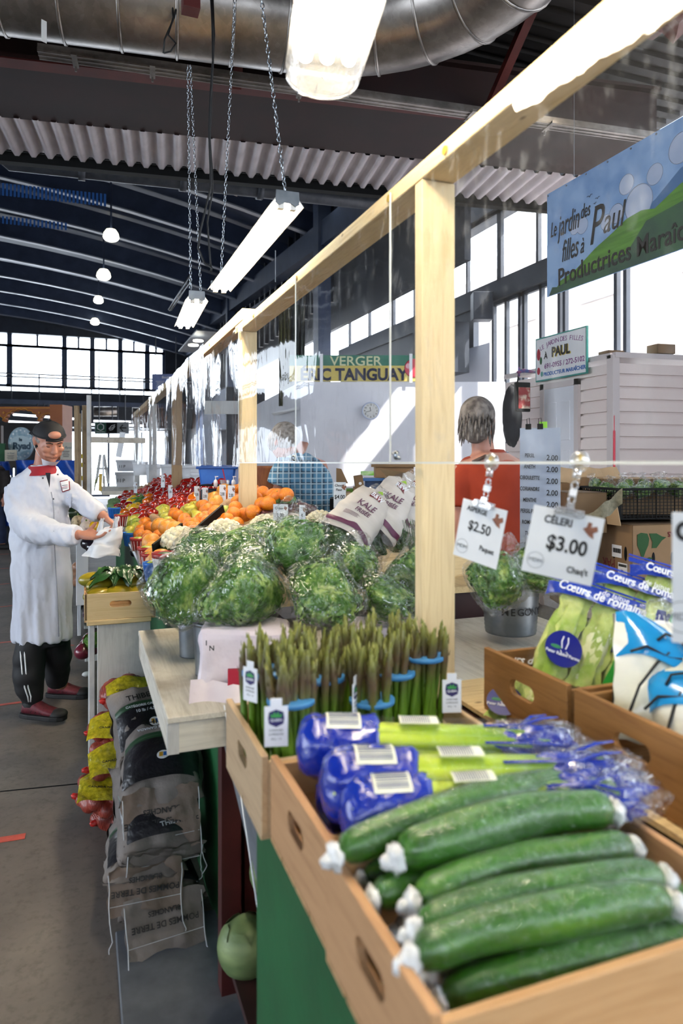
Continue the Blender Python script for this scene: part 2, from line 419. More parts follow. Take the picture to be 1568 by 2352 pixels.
# near roof: dark deck above everything, with ribs
mb = MB(); mb.box2((-16, -4, 5.35), (6.1, 8.4, 5.4)); mb.box2((-16, 8.2, 5.35), (6.1, 8.35, 8.7))  # upright sheet at the far end is added, unseen, to block stray sun
for i in range(48): mb.box2((-6, -2 + i * .19, 5.3), (6.1, -1.9 + i * .19, 5.35))
struct('ceiling', mb, M_deck_d)
def zbar(u1, v1, u2, v2, z, w, h, ext=(2, 2)):
    A, B = PZ(u1, v1, z), PZ(u2, v2, z); d = (B - A).normalized(); return A - d * ext[0], B + d * ext[1], w, h
# lit corrugated strip (flutes run away from the camera)
A, B = PZ(0, 268, 4.6), PZ(1253, 400, 4.6); d = (B - A).normalized(); A = A - d * 5; B = B + d * 1.2; L = (B - A).length
nrm = Vector((-d.y, d.x, 0))
mb = MB(); fl = .155; n = int(L / fl)
vs = []; fs = []
for i in range(n * 4 + 1):
    p = A + d * (i * fl / 4); z = [0, .0, .06, .06][i % 4]
    vs += [p + Vector((0, 0, z)), p + nrm * .78 + Vector((0, 0, z - .02))]
for i in range(n * 4): fs.append((2 * i, 2 * i + 1, 2 * i + 3, 2 * i + 2))
mb.add(vs, fs); struct('ceiling_corrugated_strip', mb, mat('pale_corrugated_steel', '#c4bec4', '#d6d0d6', rough=.45, metal=.0, scale=4), True)
mb = MB(); mb.bar(A + nrm * .82 + Vector((0, 0, -.03)), B + nrm * .82 + Vector((0, 0, -.03)), .1, .1); mb.bar(A - nrm * .22 + Vector((0, 0, .19)), B - nrm * .22 + Vector((0, 0, .19)), .38, .3)
struct('beam_black', mb, M_black)
mb = MB(); mb.bar(A + nrm * .86 + Vector((0, 0, .5)), B + nrm * .86 + Vector((0, 0, .5)), .05, .9); struct('beam_black_riser', mb, M_steel_d)
# dark red I-beam
C0, D0, _, _ = zbar(0, 135, 900, 240, 4.62, 0, 0, (5, 2.6)); dd = (D0 - C0).normalized(); nn = Vector((-dd.y, dd.x, 0))
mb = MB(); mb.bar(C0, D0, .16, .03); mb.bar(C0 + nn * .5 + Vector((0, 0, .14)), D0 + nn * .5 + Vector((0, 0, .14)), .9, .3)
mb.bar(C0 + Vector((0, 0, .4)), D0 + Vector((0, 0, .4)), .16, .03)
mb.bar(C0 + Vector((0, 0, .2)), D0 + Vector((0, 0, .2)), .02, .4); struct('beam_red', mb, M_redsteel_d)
mb = MB(); mb.bar(C0 + Vector((0, 0, -.02)), D0 + Vector((0, 0, -.02)), .14, .012)
for i in range(7): q = C0 + dd * (2.4 + i * 2.2); mb.bar(q + Vector((0, 0, 0)), q - nn * 1.6 + Vector((0, 0, .75)), .07, .07)
for i in range(7): q = C0 + dd * (3.2 + i * 2.2) - nn * 1.2; mb.bar(q + Vector((0, 0, .1)), q + Vector((0, 0, .8)), .1, .1)
struct('beam_red_flange', mb, M_redsteel)
# a set of joists running across under the near deck
mb = MB()
for y0 in (.4, 2.6, 4.2):
    mb.bar((-6, y0, 5.15), (6, y0 - .9, 5.15), .1, .28)
    mb.bar((-6, y0, 4.98), (6, y0 - .9, 4.98), .16, .02)
struct('beam_red_joists', mb, M_redsteel)
# strut channel with brackets
A, B = PZ(88, 122, 4.5), PZ(1568, 330, 4.5); d = (B - A).normalized(); B = B + d * 1
rt = root('strut_channel', 'long ribbed galvanised strut channel bolted under the red roof beam', 'strut channel', (A + B) / 2)
Mi = Matrix.Translation(-(A + B) / 2)
mb = MB(); mb.bar(A, B, .12, .02); mb.bar(A + Vector((0, 0, .03)), B + Vector((0, 0, .03)), .09, .04); up = Vector((-d.y, d.x, 0))
for o_ in (-.05, 0, .05): mb.bar(A + up * o_, B + up * o_, .012, .034)
put('channel', MB().add(mb.v, mb.f, Mi), M_galv, rt)
for u in (172, 350, 690, 1080, 1260):
    q = PZ(u, 122 + (u - 88) * .1405, 4.5); mb = MB(); mb.bar(q - up * .09 + Vector((0, 0, -.015)), q + up * .09 + Vector((0, 0, -.015)), .04, .02); mb.cyl(q + up * .07 - Vector((0, 0, .06)), q + up * .07 + Vector((0, 0, .1)), .008, 8)
    put('bracket', MB().add(mb.v, mb.f, Mi), M_galv, rt)

# galvanised duct: straight run with a bend towards the camera
rt = root('ventilation_duct', 'large spiral galvanised air duct curving across the top of the picture', 'duct')
zc = 4.74; rr = .34
path = [Vector((-6.2, 4.72 + .05 * 0, zc))]
P0 = PZ(0, 45, 4.4); P1 = PZ(700, 140, 4.4)
dr = (P1 - P0).normalized(); path = [P0 - dr * 4 + Vector((0, 0, .34)) + Vector((0, .1, 0)), P0 + Vector((0, .1, .34))]
st = P1 + Vector((0, .1, .34)); path.append(st)
c = st + Vector((dr.y, -dr.x, 0)) * 1.25; a0 = math.atan2((st - c).y, (st - c).x)
for i in range(1, 11): a = a0 - R(86) * i / 10; path.append(c + Vector((math.cos(a), math.sin(a), 0)) * 1.25)
ld = (path[-1] - path[-2]).normalized(); path.append(path[-1] + ld * 3)
dense = []
for i in range(len(path) - 1):
    L = (path[i + 1] - path[i]).length; m_ = max(1, int(L / .12)); dense += [path[i].lerp(path[i + 1], j / m_) for j in range(m_)]
dense.append(path[-1])
put('duct_body', MB().tube(dense, rr, 32), M_galv, rt, True)
acc = 0; gap = .27
for i in range(1, len(dense)):
    acc += (dense[i] - dense[i - 1]).length
    if acc > gap:
        acc = 0; t = (dense[i] - dense[i - 1]).normalized(); put('duct_seam', MB().tube([dense[i] - t * .012, dense[i] - t * .006, dense[i] + t * .006, dense[i] + t * .012], [rr, rr + .012, rr + .012, rr], 32), M_galv, rt, True)
mb = MB(); q = PZ(100, 100, 4.33); mb.box(q, (.03, .01, .18), None)
thing('hanging_tag', MB().box((0, 0, 0), (.035, .004, .14)), M_paper, 'small white paper tag hanging under the duct at upper left', 'tag', PZ(101, 72, 4.3), R(30))
thing('roof_bracket', MB().box((0, 0, 0), (.1, .1, .12)), M_redsteel, 'red steel bracket in front of the duct at the top edge', 'bracket', PZ(438, 4, 4.3))
# loose wires below duct
for lab, pts in (('thin wire looping below the duct near the red beam', [(395, 0), (398, 40), (386, 80), (404, 100), (392, 118), (376, 122)]), ('second thin wire dangling from the duct beside the looping wire', [(410, 0), (400, 40), (378, 90), (375, 122)])):
    thing('wire', MB().tube([PD(a_, b_, 4.6) for a_, b_ in pts], .006, 6), M_rubberblk, lab, 'wire', group='loose wires under the duct', smooth=True)

# ---------------------------------------------------------------- far hall: arched dark roof
ARX = -6.0
def archz(x): return 7.55 - .013 * (x - ARX) ** 2 * (.55 if x < ARX else 1)
xs = [-16 + i * 1.0 for i in range(22)]
mb = MB(); mb.grid(lambda a, b_: Vector((-16 + 21 * a, 8.3 + 26 * b_, archz(-16 + 21 * a) + .55)), 21, 1); struct('ceiling_hall', mb, M_steel_b, True)
for i, y in enumerate([9.4, 11.4, 13.5, 15.6, 17.6, 19.8, 22.0, 24.2, 26.4, 28.6, 30.8]):
    mb = MB(); mb.grid(lambda a, b_: Vector((-16 + 21 * a, y, archz(-16 + 21 * a) + .5 * b_)), 21, 1)
    rt = struct('beam_arch', mb, M_steel_b, True)
    mb = MB(); mb.loft([[(x, y - .07, archz(x)), (x, y + .07, archz(x)), (x, y + .07, archz(x) + .03), (x, y - .07, archz(x) + .03)] for x in xs])
    struct('beam_arch_flange', mb, M_flange, False, rt)
# clerestory slits seen between the nearer arches
M_slit = emit('daylight_slit', '#3f74c8', .12)
mb = MB()
for i in range(30):
    for v0, dd_, h_ in ((432, 12.6, .22), (502, 15.2, .16)):
        if i < (30 if v0 < 450 else 20): q = PD(i * 9 - 20, v0 + i * .95, dd_); mb.box(q, (.04, .02, h_))
struct('window_slits', mb, M_slit)
# pipe across the hall
A = PY(20, 372, 9.0); B = PY(760, 455, 9.0)
mb = MB(); mb.tube([A + Vector((-.15, 0, .5)), A + Vector((-.15, 0, .12)), A + Vector((0, 0, 0)), B, B + (B - A) * .5], .1, 12)
for q in (.2, .5, .75): c_ = A.lerp(B, q); mb.cyl(c_ - Vector((.04, 0, 0)), c_ + Vector((.04, 0, 0)), .125, 12); mb.cyl(c_, c_ + Vector((0, 0, .8)), .015, 6)
thing('ceiling_pipe', mb, M_pipe, 'grey pipe with an elbow hung under the dark arched hall roof', 'pipe', smooth=True)
# hall pendants
def dome_lamp(u, v, d, w, lab):
    c_ = PD(u, v, d); r_ = w / 2 / FPX * d
    rt = root('dome_lamp', lab, 'pendant lamp', c_, 0, 'round dome lamps under the arched hall roof')
    put('lamp_shade', MB().lathe([(r_ * .25, r_ * .95), (r_ * .6, r_ * .85), (r_ * .9, r_ * .4), (r_, -.1 * r_)], 20, cap=False), emit('frosted_dome', '#fff8e0', 2.6), rt, True)
    put('bulb', MB().ell((0, 0, -.02), (r_ * .97, r_ * .97, r_ * .55), 20, 8), M_dome, rt, True)
    put('pole', MB().cyl((0, 0, r_ * .9), (0, 0, max(.4, archz(c_.x) + .5 - c_.z)), .02, 8), M_steel_b, rt)
dome_lamp(278, 400, 11.6, 46, 'nearest dome lamp in the hall, just under the corrugated strip')
dome_lamp(255, 543, 14.5, 36, 'second dome lamp in the hall, below the nearest one')
dome_lamp(238, 633, 18.5, 32, 'third dome lamp in the hall, below the second')
dome_lamp(226, 690, 21.8, 22, 'fourth, small dome lamp tucked against an arch')
dome_lamp(218, 740, 26.8, 20, 'farthest tiny dome lamp above the gallery windows')
dome_lamp(757, 440, 12, 26, 'dome lamp in the hall to the right of the white fan')
# ceiling fan
c_ = PD(542, 424, 10.5); rt = root('ceiling_fan', 'small white ceiling fan in the hall between the chains', 'ceiling fan', c_)
put('motor', MB().lathe([(.02, .1), (.1, .06), (.12, -.03), (.04, -.08)], 16), M_white, rt, True)
for a in (R(190), R(-15), R(80)):
    M_ = Matrix.Rotation(a, 4, 'Z'); mb = MB(); mb.grid(lambda s_, t_: Vector((.1 + .3 * s_, (.05 - .02 * s_) * (t_ * 2 - 1), .03 - .06 * s_ * s_ + .02 * t_)), 6, 2, M_); put('blade', mb, mat('fan_blade', '#c8b9b0', rough=.5), rt, True)
put('pole', MB().cyl((0, 0, .05), (0, 0, archz(c_.x) + .5 - c_.z), .015, 8), M_steel_b, rt)

# ---------------------------------------------------------------- far gallery wall with windows
YF = 31.2
def FX(u, v): return PY(u, v, YF)
def rect_frame(mb, x0, x1, z0, z1, w, y, t=.15):
    mb.box2((x0, y - t / 2, z0), (x1, y + t / 2, z0 + w)); mb.box2((x0, y - t / 2, z1 - w), (x1, y + t / 2, z1)); mb.box2((x0, y - t / 2, z0), (x0 + w, y + t / 2, z1)); mb.box2((x1 - w, y - t / 2, z0), (x1, y + t / 2, z1))
zt, zb, zm = FX(0, 765).z, FX(0, 893).z, FX(0, 795).z
zb = 1.52 + 170 / FPX * (FX(150, 900) - EYEV).dot(FW)
wx = [PY(u, 850, YF).x for u in (-190, -60, 22, 148, 212, 276, 338, 378)]
n = 0
for i in range(len(wx) - 1):
    n += 1; x0, x1 = wx[i], wx[i + 1]
    mb = MB(); rect_frame(mb, x0, x1, zb, zm + .1, .11, YF); rect_frame(mb, x0, x1, zm, zt - .02 + .12, .09, YF)
    mb.box2(((x0 + x1) / 2 - .04, YF - .05, zm), ((x0 + x1) / 2 + .04, YF + .05, zt))
    w_ = struct('window_%d' % n, mb, M_winframe); g = MB(); g.box2((x0, YF - .01, zb), (x1, YF + .01, zt)); struct('glass', g, M_glasswin, False, w_)
# wall pieces around far windows
mb = MB(); xr = wx[-1]; mb.box2((xr, YF - .2, 0), (xr + 3.5, YF + .2, 9)); mb.box2((-16, YF - .2, zt), (xr + .1, YF + .2, 9.5)); mb.box2((-16, YF - .1, 2.9), (xr, YF + .1, zb - .16)); struct('wall_far', mb, M_steel_d)
# gallery slab and railing
gz = 1.52 + 128 / FPX * 29.4
mb = MB(); mb.box2((-16, 29.2, gz - .95), (xr + 3, 31, gz)); struct('gallery_slab', mb, M_steel_d)
mb = MB(); mb.box2((-16, 29.1, gz - .12), (xr + 2, 29.2, gz + .06)); struct('trim_1', mb, M_steel_b)
rt = root('gallery_railing', 'dark steel railing along the upper gallery in front of the far windows', 'railing', (0, 29.2, gz))
xl = -16.0
for h in (1.05, .93): put('handrail', MB().bar((xl, 0, h), (xr + 1, 0, h), .05, .05), M_steel_d, rt)
for u in (-140, -60, 26, 90, 148, 210, 275, 330, 385):
    x_ = PY(u, 850, 29.2).x; put('post', MB().box((x_, 0, .5), (.05, .05, 1.05)), M_steel_d, rt)
# under-gallery: bright shop windows at ground level, dark soffit
mb = MB(); mb.box2((-16, 30.9, 2.9), (xr + 3, 31.0, gz - .9)); struct('wall_far_soffit', mb, M_steel_d)
for i in range(9):
    x0 = -15.5 + i * 1.85; mb = MB(); rect_frame(mb, x0, x0 + 1.8, 0.1, 2.9, .09, 30.95); mb.box2((x0 + .85, 30.9, .1), (x0 + .95, 31, 2.9)); struct('window_%d' % (n + 1 + i), mb, M_winframe)
# bits of ductwork and lights under the gallery
for lab, a, b_, r_ in (('silver pipe under the gallery above the direction sign', (215, 945), (268, 945), .18), ('short silver pipe stub under the gallery by the curtain', (304, 946), (325, 946), .16)):
    A, B = PY(*a, 27), PY(*b_, 27); thing('silver_pipe', MB().cyl(A, B, r_, 12), M_galv, lab, 'pipe', smooth=True, group='silver pipes under the gallery')
for i, (a, b_) in enumerate([((20, 968), (150, 975)), ((60, 978), (160, 983)), ((30, 952), (170, 962)), ((215, 967), (300, 969)), ((210, 975), (330, 978))]):
    A, B = PY(*a, 24), PY(*b_, 24)
    thing('strip_light', MB().bar(A, B, .12, .06), emit('strip_light_glow', '#eef4ff', 3), ['upper strip light under the gallery behind the carved arch', 'lower strip light behind the capped man', 'topmost strip light behind the carved arch', 'strip light above the direction sign', 'strip light behind the direction sign'][i], 'strip light', group='strip lights below the gallery')

# ---------------------------------------------------------------- right-hand upper wall of the hall (dark steel and louvres)
mb = MB()
mb.bar(PX(405, 795, 4.3), PX(900, 430, 4.3), .3, .45)
mb.bar(PX(405, 830, 4.3), PX(640, 680, 4.3), .2, .18)
struct('wall_right_beam', mb, M_steel_b)
for i in range(26):
    y = 12.5 + i * .55; mb = MB(); mb.box2((4.42, y, 4.6), (4.52, y + .1, 7.2)); struct('trim_%d' % (i + 2), mb, M_steel_d)
mb = MB(); mb.box2((4.9, 8.3, 4.3), (5.0, 31, 8.2)); mb.box2((4.3, 27, 0), (5, 31, 8)); struct('wall_right_upper', mb, M_steel_d)
mb = MB(); mb.box2((4.1, 26.8, 0), (4.35, 27.1, 7.5)); mb.box2((4.1, 20.8, 2.8), (4.35, 21.05, 7.5)); mb.box2((4.1, 12.2, 2.8), (4.35, 12.5, 7.5)); struct('pillar_steel', mb, M_steel_b)
for u, v, lab in ((455, 784, 'upper round downlight in the pale soffit'), (444, 794, 'lower round downlight in the pale soffit')):
    thing('downlight', MB().lathe([(.01, 0), (.14, 0), (.14, .03), (.01, .03)], 16), M_dome, lab, 'downlight', PD(u, v, 19.5), group='downlights near the steel beam')
mb = MB(); q = PD(450, 778, 19.5); mb.box2((q.x - .1, q.y - .8, q.z + .08), (q.x + 1.6, q.y + 3, q.z + .12)); struct('ceiling_soffit', mb, M_pipe)

# ---------------------------------------------------------------- right wall: X = 6 with big windows
XW = 6.0; DK = M_steel_d
wn = 30
def wwin(y0, y1, z0, z1, mull=0, w=.055, m=DK):
    global wn; wn += 1
    mb = MB()
    mb.box2((XW - .03, y0, z0), (XW + .03, y1, z0 + w)); mb.box2((XW - .03, y0, z1 - w), (XW + .03, y1, z1))
    for q in range(mull + 2): y = y0 + (y1 - y0 - w) * q / (mull + 1); mb.box2((XW - .03, y, z0), (XW + .03, y + w, z1))
    o = struct('window_%d' % wn, mb, m); g = MB(); g.box2((XW - .005, y0, z0), (XW + .005, y1, z1)); struct('glass', g, M_glasswin, False, o)
for y0, y1 in ((1.5, 3.4), (3.4, 5.3), (5.3, 7.2), (7.2, 9.1), (9.1, 11.0), (11, 13), (13, 15.5)): wwin(y0, y1, 4.28, 5.4, 1)
for y0, y1, mu in ((5.1, 6.5, 0), (6.6, 7.6, 0), (7.65, 8.5, 1), (8.55, 9.3, 1)): wwin(y0, y1, 2.0 if y0 < 7 else 1.1, 4.0, mu)
mb = MB(); mb.box2((XW - .1, -1, 4.0), (XW + .12, 16, 4.28)); mb.box2((XW - .1, -1, 5.4), (XW + .3, 16, 5.75)); struct('wall_right_transom', mb, DK)
mb = MB(); mb.box2((XW - .04, -1, 0), (XW + .04, 5.1, 4)); mb.box2((XW - .04, 5, 0), (XW + .04, 7, 2)); mb.box2((XW - .04, 9.35, 0), (XW + .04, 16, 3.4)); struct('wall_right', mb, M_whitewall)
mb = MB(); mb.box2((XW - .05, 9.8, 3.4), (XW + .05, 16, 4.0)); mb.box2((5.3, 9.6, 2.95), (5.75, 10.7, 3.75)); mb.box2((XW - .1, -1, 5.75), (XW + .1, 16, 6.3)); struct('wall_right_dark', mb, DK)
mb = MB(); mb.box2((5.95, 4.05, 1.5), (5.955, 4.07, 4)); mb.box2((5.95, 3.2, 1.5), (5.955, 3.215, 4)); struct('trim_wall_seam', mb, M_steel_b)
# back and left walls of the near bay (outside the frame, added with gaps that steer the daylight)
mb = MB(); mb.box2((-9, -3.6, 0), (6.1, -3.5, 2.3)); mb.box2((-9, -3.6, 3.2), (6.1, -3.5, 5.4)); struct('wall_back', mb, mat('grey_block_wall', '#6a6a6c', '#767678', rough=.8))
mb = MB(); mb.box2((-9, -3.5, 4.0), (-8.9, 9, 5.4)); mb.box2((-9, -3.5, 0), (-8.9, -.5, 5.4)); mb.box2((-9, 8, 0), (-8.9, 31, 9)); struct('wall_left', mb, MC['grey_block_wall'])
# brick building outside
mb = MB()
mb.box2((15, -2, 0), (15.3, 30, 9)); o = thing('brick_building', mb, M_brick, 'pale brick building outside seen through the right hand windows', 'building')
for i in range(7):
    for j in range(3): put('window', MB().box2((14.9, .5 + i * 4, 1 + j * 2.8), (15.02, 2.2 + i * 4, 2.9 + j * 2.8)), M_white, o)
# ================================================================ stall carcass
def slab(name, a, b_, m, label, cat, group=None, bev=True):
    c = Vector([(p + q) / 2 for p, q in zip(a, b_)]); mb = MB(); mb.box((0, 0, 0), [abs(q - p) for p, q in zip(a, b_)])
    me = mb.mesh(name); me = bevel(me, .003, 1) if bev else me
    return thing(name, me, m, label, cat, c, group=group)
# near display counter: green side panel, base, inner shelf
rt = root('display_counter', 'near counter with green side panel under the cucumber crates', 'counter', (.6, .9, 0))
def cp(name, a, b_, m, r=rt, o=(.6, .9, 0), label=None):
    mb = MB(); mb.box2(a, b_, Matrix.Translation(-Vector(o))); return put(name, mb, m, r, label=label)
cp('side_panel', (.335, -.6, 0), (.353, 1.39, .85), M_green, label='green painted side panel')
cp('table_top', (.335, -.6, .842), (.86, 1.56, .86), PINE[0])
cp('shelf', (.36, -.6, .20), (.85, 1.84, .22), M_maroon_d)
cp('back_panel', (.85, -.6, 0), (.865, 1.84, .84), M_maroon_d)
cp('riser', (.868, -.5, 0), (.885, 1.55, .93), M_maroon_d)
cp('table_top', (.868, -.4, .925), (1.75, 1.62, .94), PINE[0])
cp('post', (.365, 1.93, 0), (.42, 1.985, .76), M_maroon, label='maroon post')
cp('post', (.365, 1.395, .22), (.40, 1.43, .84), M_maroon)
# far counter: green front, sloped top
rt2 = root('long_counter', 'long counter with green front carrying the fruit slope', 'counter', (.5, 5, 0))
c2 = lambda n_, a, b_, m, lb=None: cp(n_, a, b_, m, rt2, (.5, 5, 0), lb)
c2('front_panel', (.415, 1.99, 0), (.43, 9.5, .95), M_green, 'green front panel')
c2('base', (.44, 2.9, 0), (.95, 9.5, .74), M_maroon_d)
mb = MB(); mb.add([(.3, 2.95, .98), (.3, 9.5, .98), (.95, 9.5, 1.28), (.95, 2.95, 1.28), (.3, 2.95, .96), (.3, 9.5, .96), (.95, 9.5, 1.26), (.95, 2.95, 1.26)], [(0, 3, 2, 1), (4, 5, 6, 7), (0, 1, 5, 4), (2, 3, 7, 6), (0, 4, 7, 3), (1, 2, 6, 5)], Matrix.Translation((-.5, -5, 0)))
put('sloped_top', mb, M_whitewood, rt2, label='white sloped top')
rt = root('middle_table', 'table behind the near post carrying the ribbed pail and kale crate', 'table', (1.3, 2.4, 0))
cm = lambda n_, a, b_, m, r_=rt, o=(1.3, 2.4, 0): cp(n_, a, b_, m, r_, o)
cm('table_top', (1.02, 1.66, .87), (1.72, 2.42, .90), M_whitewood); cm('table_top', (1.0, 2.43, 1.0), (1.75, 3.2, 1.025), PINE[1]); cm('base', (1.05, 1.72, 0), (1.68, 3.15, .86), M_maroon_d); cm('base', (1.05, 2.46, .86), (1.68, 3.15, 1.0), M_maroon_d)
rt = root('island_table', 'table in the aisle stacked with cartons before the cold room', 'table', (2.1, 4.4, 0))
ci = lambda n_, a, b_, m: cp(n_, a, b_, m, rt, (2.1, 4.4, 0))
ci('table_top', (1.56, 3.6, 1.0), (2.7, 5.3, 1.03), M_whitewood); ci('base', (1.62, 3.7, 0), (2.6, 5.2, 1.0), M_whitewall)
# metal edge rail of the fruit slope
rt = root('edge_rail', 'bent chrome edge rail along the front of the fruit slope', 'rail', (.285, 3.9, 1.0))
mb = MB(); mb.tube([(0, -1.15, -.02), (0, .1, .01), (-.01, 1.3, .04), (-.01, 2.6, .04)], .016, 12); put('tube', mb, M_zinc, rt, True)
for y in (-.62, .32): put('sleeve', MB().cyl((0, y, -.008), (0, y + .07, -.004), .021, 14), M_black, rt, True)
# white bench in front of the greens
rt = root('bench_table', 'white painted wooden bench holding the pails of bagged greens', 'bench', (.6, 2.35, 0))
put('table_top', bevel(MB().box2((-.39, -.49, .835), (.4, .52, .852)).mesh('t'), .002, 1), M_whitewood, rt)
put('apron', MB().box2((-.385, -.485, .755), (.4, -.465, .834)), wood('white_painted_apron', '#cfc9bb', '#e2dccd', 0, dirt='#9d8f78'), rt)
put('apron', MB().box2((-.388, -.465, .755), (-.37, .51, .834)), M_whitewood, rt)
put('apron', MB().box2((-.39, -.487, .753), (-.36, -.47, .836)), M_whitewood_z, rt)
for x, y in ((-.15, -.33), (-.15, .4), (.36, -.4), (.36, .46)): put('leg', MB().box2((x, y, 0), (x + .04, y + .04, .76)), M_maroon, rt)
# grey board on floor
slab('floor_board', (.10, 1.3, 0), (.5, 2.32, .03), M_greyboard, 'grey painted board on the floor under the potato sacks', 'board')
thing('leaning_board', MB().bar((.37, 1.88, .80), (.39, 1.5, .56), .012, .1), M_greyboard, 'narrow grey board with a white cord under the counter', 'board')
thing('rope', MB().tube([(.362, 1.88, .86), (.364, 1.7, .73), (.366, 1.5, .52)], .002, 6), M_white, 'thin white cord hanging beside the grey board under the counter', 'cord')
# white support board carrying the mango crate
slab('support_board', (.065, 3.33, 0), (.30, 3.35, .805), M_whitewood_z, 'tall white painted board under the mango crate', 'board')
slab('support_board', (.03, 3.36, .0), (.055, 3.8, .8), M_whitewood_z, 'white board edge on behind the tall board', 'board')
slab('crate_batten', (.02, 3.30, .79), (.30, 3.36, .812), PINE[0], 'wood batten under the mango crate', 'batten')

# ================================================================ wooden screen frame and clear panels
for i, (y, zt_, u0, lab) in enumerate([(1.475, 2.194, 0, 'nearest pine post of the sneeze screen'), (3.5, 2.194, 0, 'second pine post of the screen behind the bagged greens'), (6.35, 2.23, 0, 'third, greyer pine post rising out of the tomatoes'), (8.6, 2.23, 0, 'fourth, grey painted post beyond the peppers'), (11.2, 2.23, 0, 'farthest thin post of the screen')]):
    mb = MB(); mb.box2((-.0445, 0, -.1), (.0445, .038, zt_ - .86 if i == 0 else zt_ - .95))
    me = bevel(mb.mesh('p'), .002, 1)
    m_ = PINE[2] if i < 2 else (wood('old_pine_z', '#8d7355', '#a08664', 2) if i == 2 else M_whitewood_z)
    thing('screen_post', me, m_, lab, 'post', (.80, y, .86 if i == 0 else .95), group='posts of the screen')
def beam(y0, y1, z0, z1, lab):
    mb = MB(); mb.box((0, 0, 0), (.089, y1 - y0, z1 - z0)); o = thing('screen_rail', bevel(mb.mesh('b'), .002, 1), PINE[1], lab, 'rail', (.80, (y0 + y1) / 2, (z0 + z1) / 2), group='top rails of the screen')
    for y in (.95, 1.36, 1.66, 2.5, 3.2, 4.4, 5.5):
        if y0 < y < y1: put('washer', MB().cyl((-.049, y - (y0 + y1) / 2, -.004), (-.045, y - (y0 + y1) / 2, -.004), .010, 12), M_brass, o)
beam(-.4, 3.62, 2.196, 2.237, 'near pine rail running over the clear panels')
beam(3.45, 11.3, 2.239, 2.30, 'far pine rail holding the wavy clear curtain')
XP = .748
for y0, y1, lab in ((.25, 1.64, 'nearest clear panel, in front of the price cards'), (1.646, 2.49, 'middle clear panel between the near post and the white seam'), (2.496, 3.5, 'third clear panel, ending at the second post')):
    rt = root('clear_screen_panel', lab, 'clear panel', (XP, (y0 + y1) / 2, 1.86), group='clear rigid panels of the screen')
    put('sheet', MB().grid(lambda a, b_: Vector((-.0 + .004 * math.sin(b_ * 5 + a * 3), (y1 - y0) * (a - .5), -.34 + .70 * b_)), 10, 10), M_plexi, rt, True)
    put('edge', MB().box2((-.002, -(y1 - y0) / 2, -.342), (.002, (y1 - y0) / 2, -.338)), mat('plexi_edge', '#d7d8d0', rough=.2), rt)
    put('edge', MB().box2((-.002, (y1 - y0) / 2 - .002, -.34), (.002, (y1 - y0) / 2 + .002, .36)), mat('plexi_edge2', '#cfd3d2', rough=.2), rt)
for u, v, lab in ((910, 1046, 'small metal bolt clip at the foot of the panel seam by the clock'), (675, 1052, 'white plastic clip at the foot of the far panel seam')):
    q = PX(u, v, XP); thing('panel_clip', MB().ell((0, 0, 0), (.008, .012, .012)).tube([(0, -.02, -.008), (0, .02, .006)], .004, 8), M_zinc, lab, 'clip', q, smooth=True)
def wavy(y0, y1, z0, z1, ph, amp, f, n):
    def fn(a, b_):
        y = y0 + (y1 - y0) * a; z = z0 + (z1 - z0) * b_
        w_ = math.sin(y * f + ph) * amp + math.sin(y * f * 2.3 + ph * 2) * amp * .5
        return Vector((XP - .012 + w_ * (1.1 - .75 * b_ * b_) + .006 * math.sin(z * 9 + y * 3), y, z))
    return MB().grid(fn, n, 16)
for y0, y1, ph, lab in ((3.3, 4.55, .3, 'nearest wavy clear vinyl curtain strip over the second post'), (4.5, 6.4, 1.9, 'second wavy clear vinyl curtain strip above the oranges'), (6.35, 8.7, 3.1, 'third wavy clear vinyl curtain strip'), (8.6, 11.3, 4.4, 'farthest wavy clear vinyl curtain strip')):
    thing('vinyl_curtain', wavy(y0, y1, 1.50, 2.29 if y0 > 3.4 else 2.2, ph, .016, 9, 60), M_curtain, lab, 'clear curtain', group='wavy clear curtain strips', smooth=True)

# ================================================================ crates
def crate(name, label, X0, Y0, Z0, L=.45, Wd=.30, H=.14, m=None, tilt=0, cat='crate', group=None, rz=0):
    """handle ends face -X/+X; local origin = low near-left corner"""
    m = m or CRATE
    rt = root(name, label, cat, (X0, Y0, Z0), rz, group); t = .013
    if tilt: rt.rotation_euler.x = tilt
    me = MB(); FM = frame((0, Wd / 2, H / 2), (0, 1, 0), (0, 0, 1)); me.holed(Wd, H, 0, .012, .085, .034, t, FM)
    for q in range(9): me.box2((0, .012 + q * .032, -.006), (t, .012 + q * .032 + .018, 0))
    a = put('end_panel', bevel(me.mesh('e'), .0015, 1), m[1], rt, label='handle end')
    b_ = put('end_panel', a.data, m[1], rt); b_.location.x = L - t
    for y in (0, Wd - t): put('side_panel', bevel(MB().box2((t, y, 0), (L - t, y + t, H - .012)).mesh('s'), .0015, 1), m[0], rt)
    mb = MB()
    for q in range(4): mb.box2((0, q * Wd / 4 + .003, -.008), (L, (q + 1) * Wd / 4 - .003, 0))
    put('bottom', mb, m[0], rt)
    return rt
crate('wooden_crate', 'nearest wooden crate, filled with cucumbers', .306, .58, .862, Wd=.30)
crate('wooden_crate', 'wooden crate of wrapped celery behind the cucumbers', .31, .888, .866, Wd=.298)
crate('wooden_crate', 'pale wooden crate of asparagus bundles on the counter edge', .295, 1.19, .864, Wd=.32, m=[wood('crate_pale_x', '#b99c79', '#cdb18d', 0, knots=False), wood('crate_pale_y', '#b09372', '#c4a885', 1, knots=False)])
crate('wooden_crate', 'brown wooden crate holding bags of romaine hearts', .89, 1.12, .944, m=CRATE_D)
crate('wooden_crate', 'brown wooden crate holding blue and white printed bags at right edge', .89, .80, .944, m=CRATE_D)
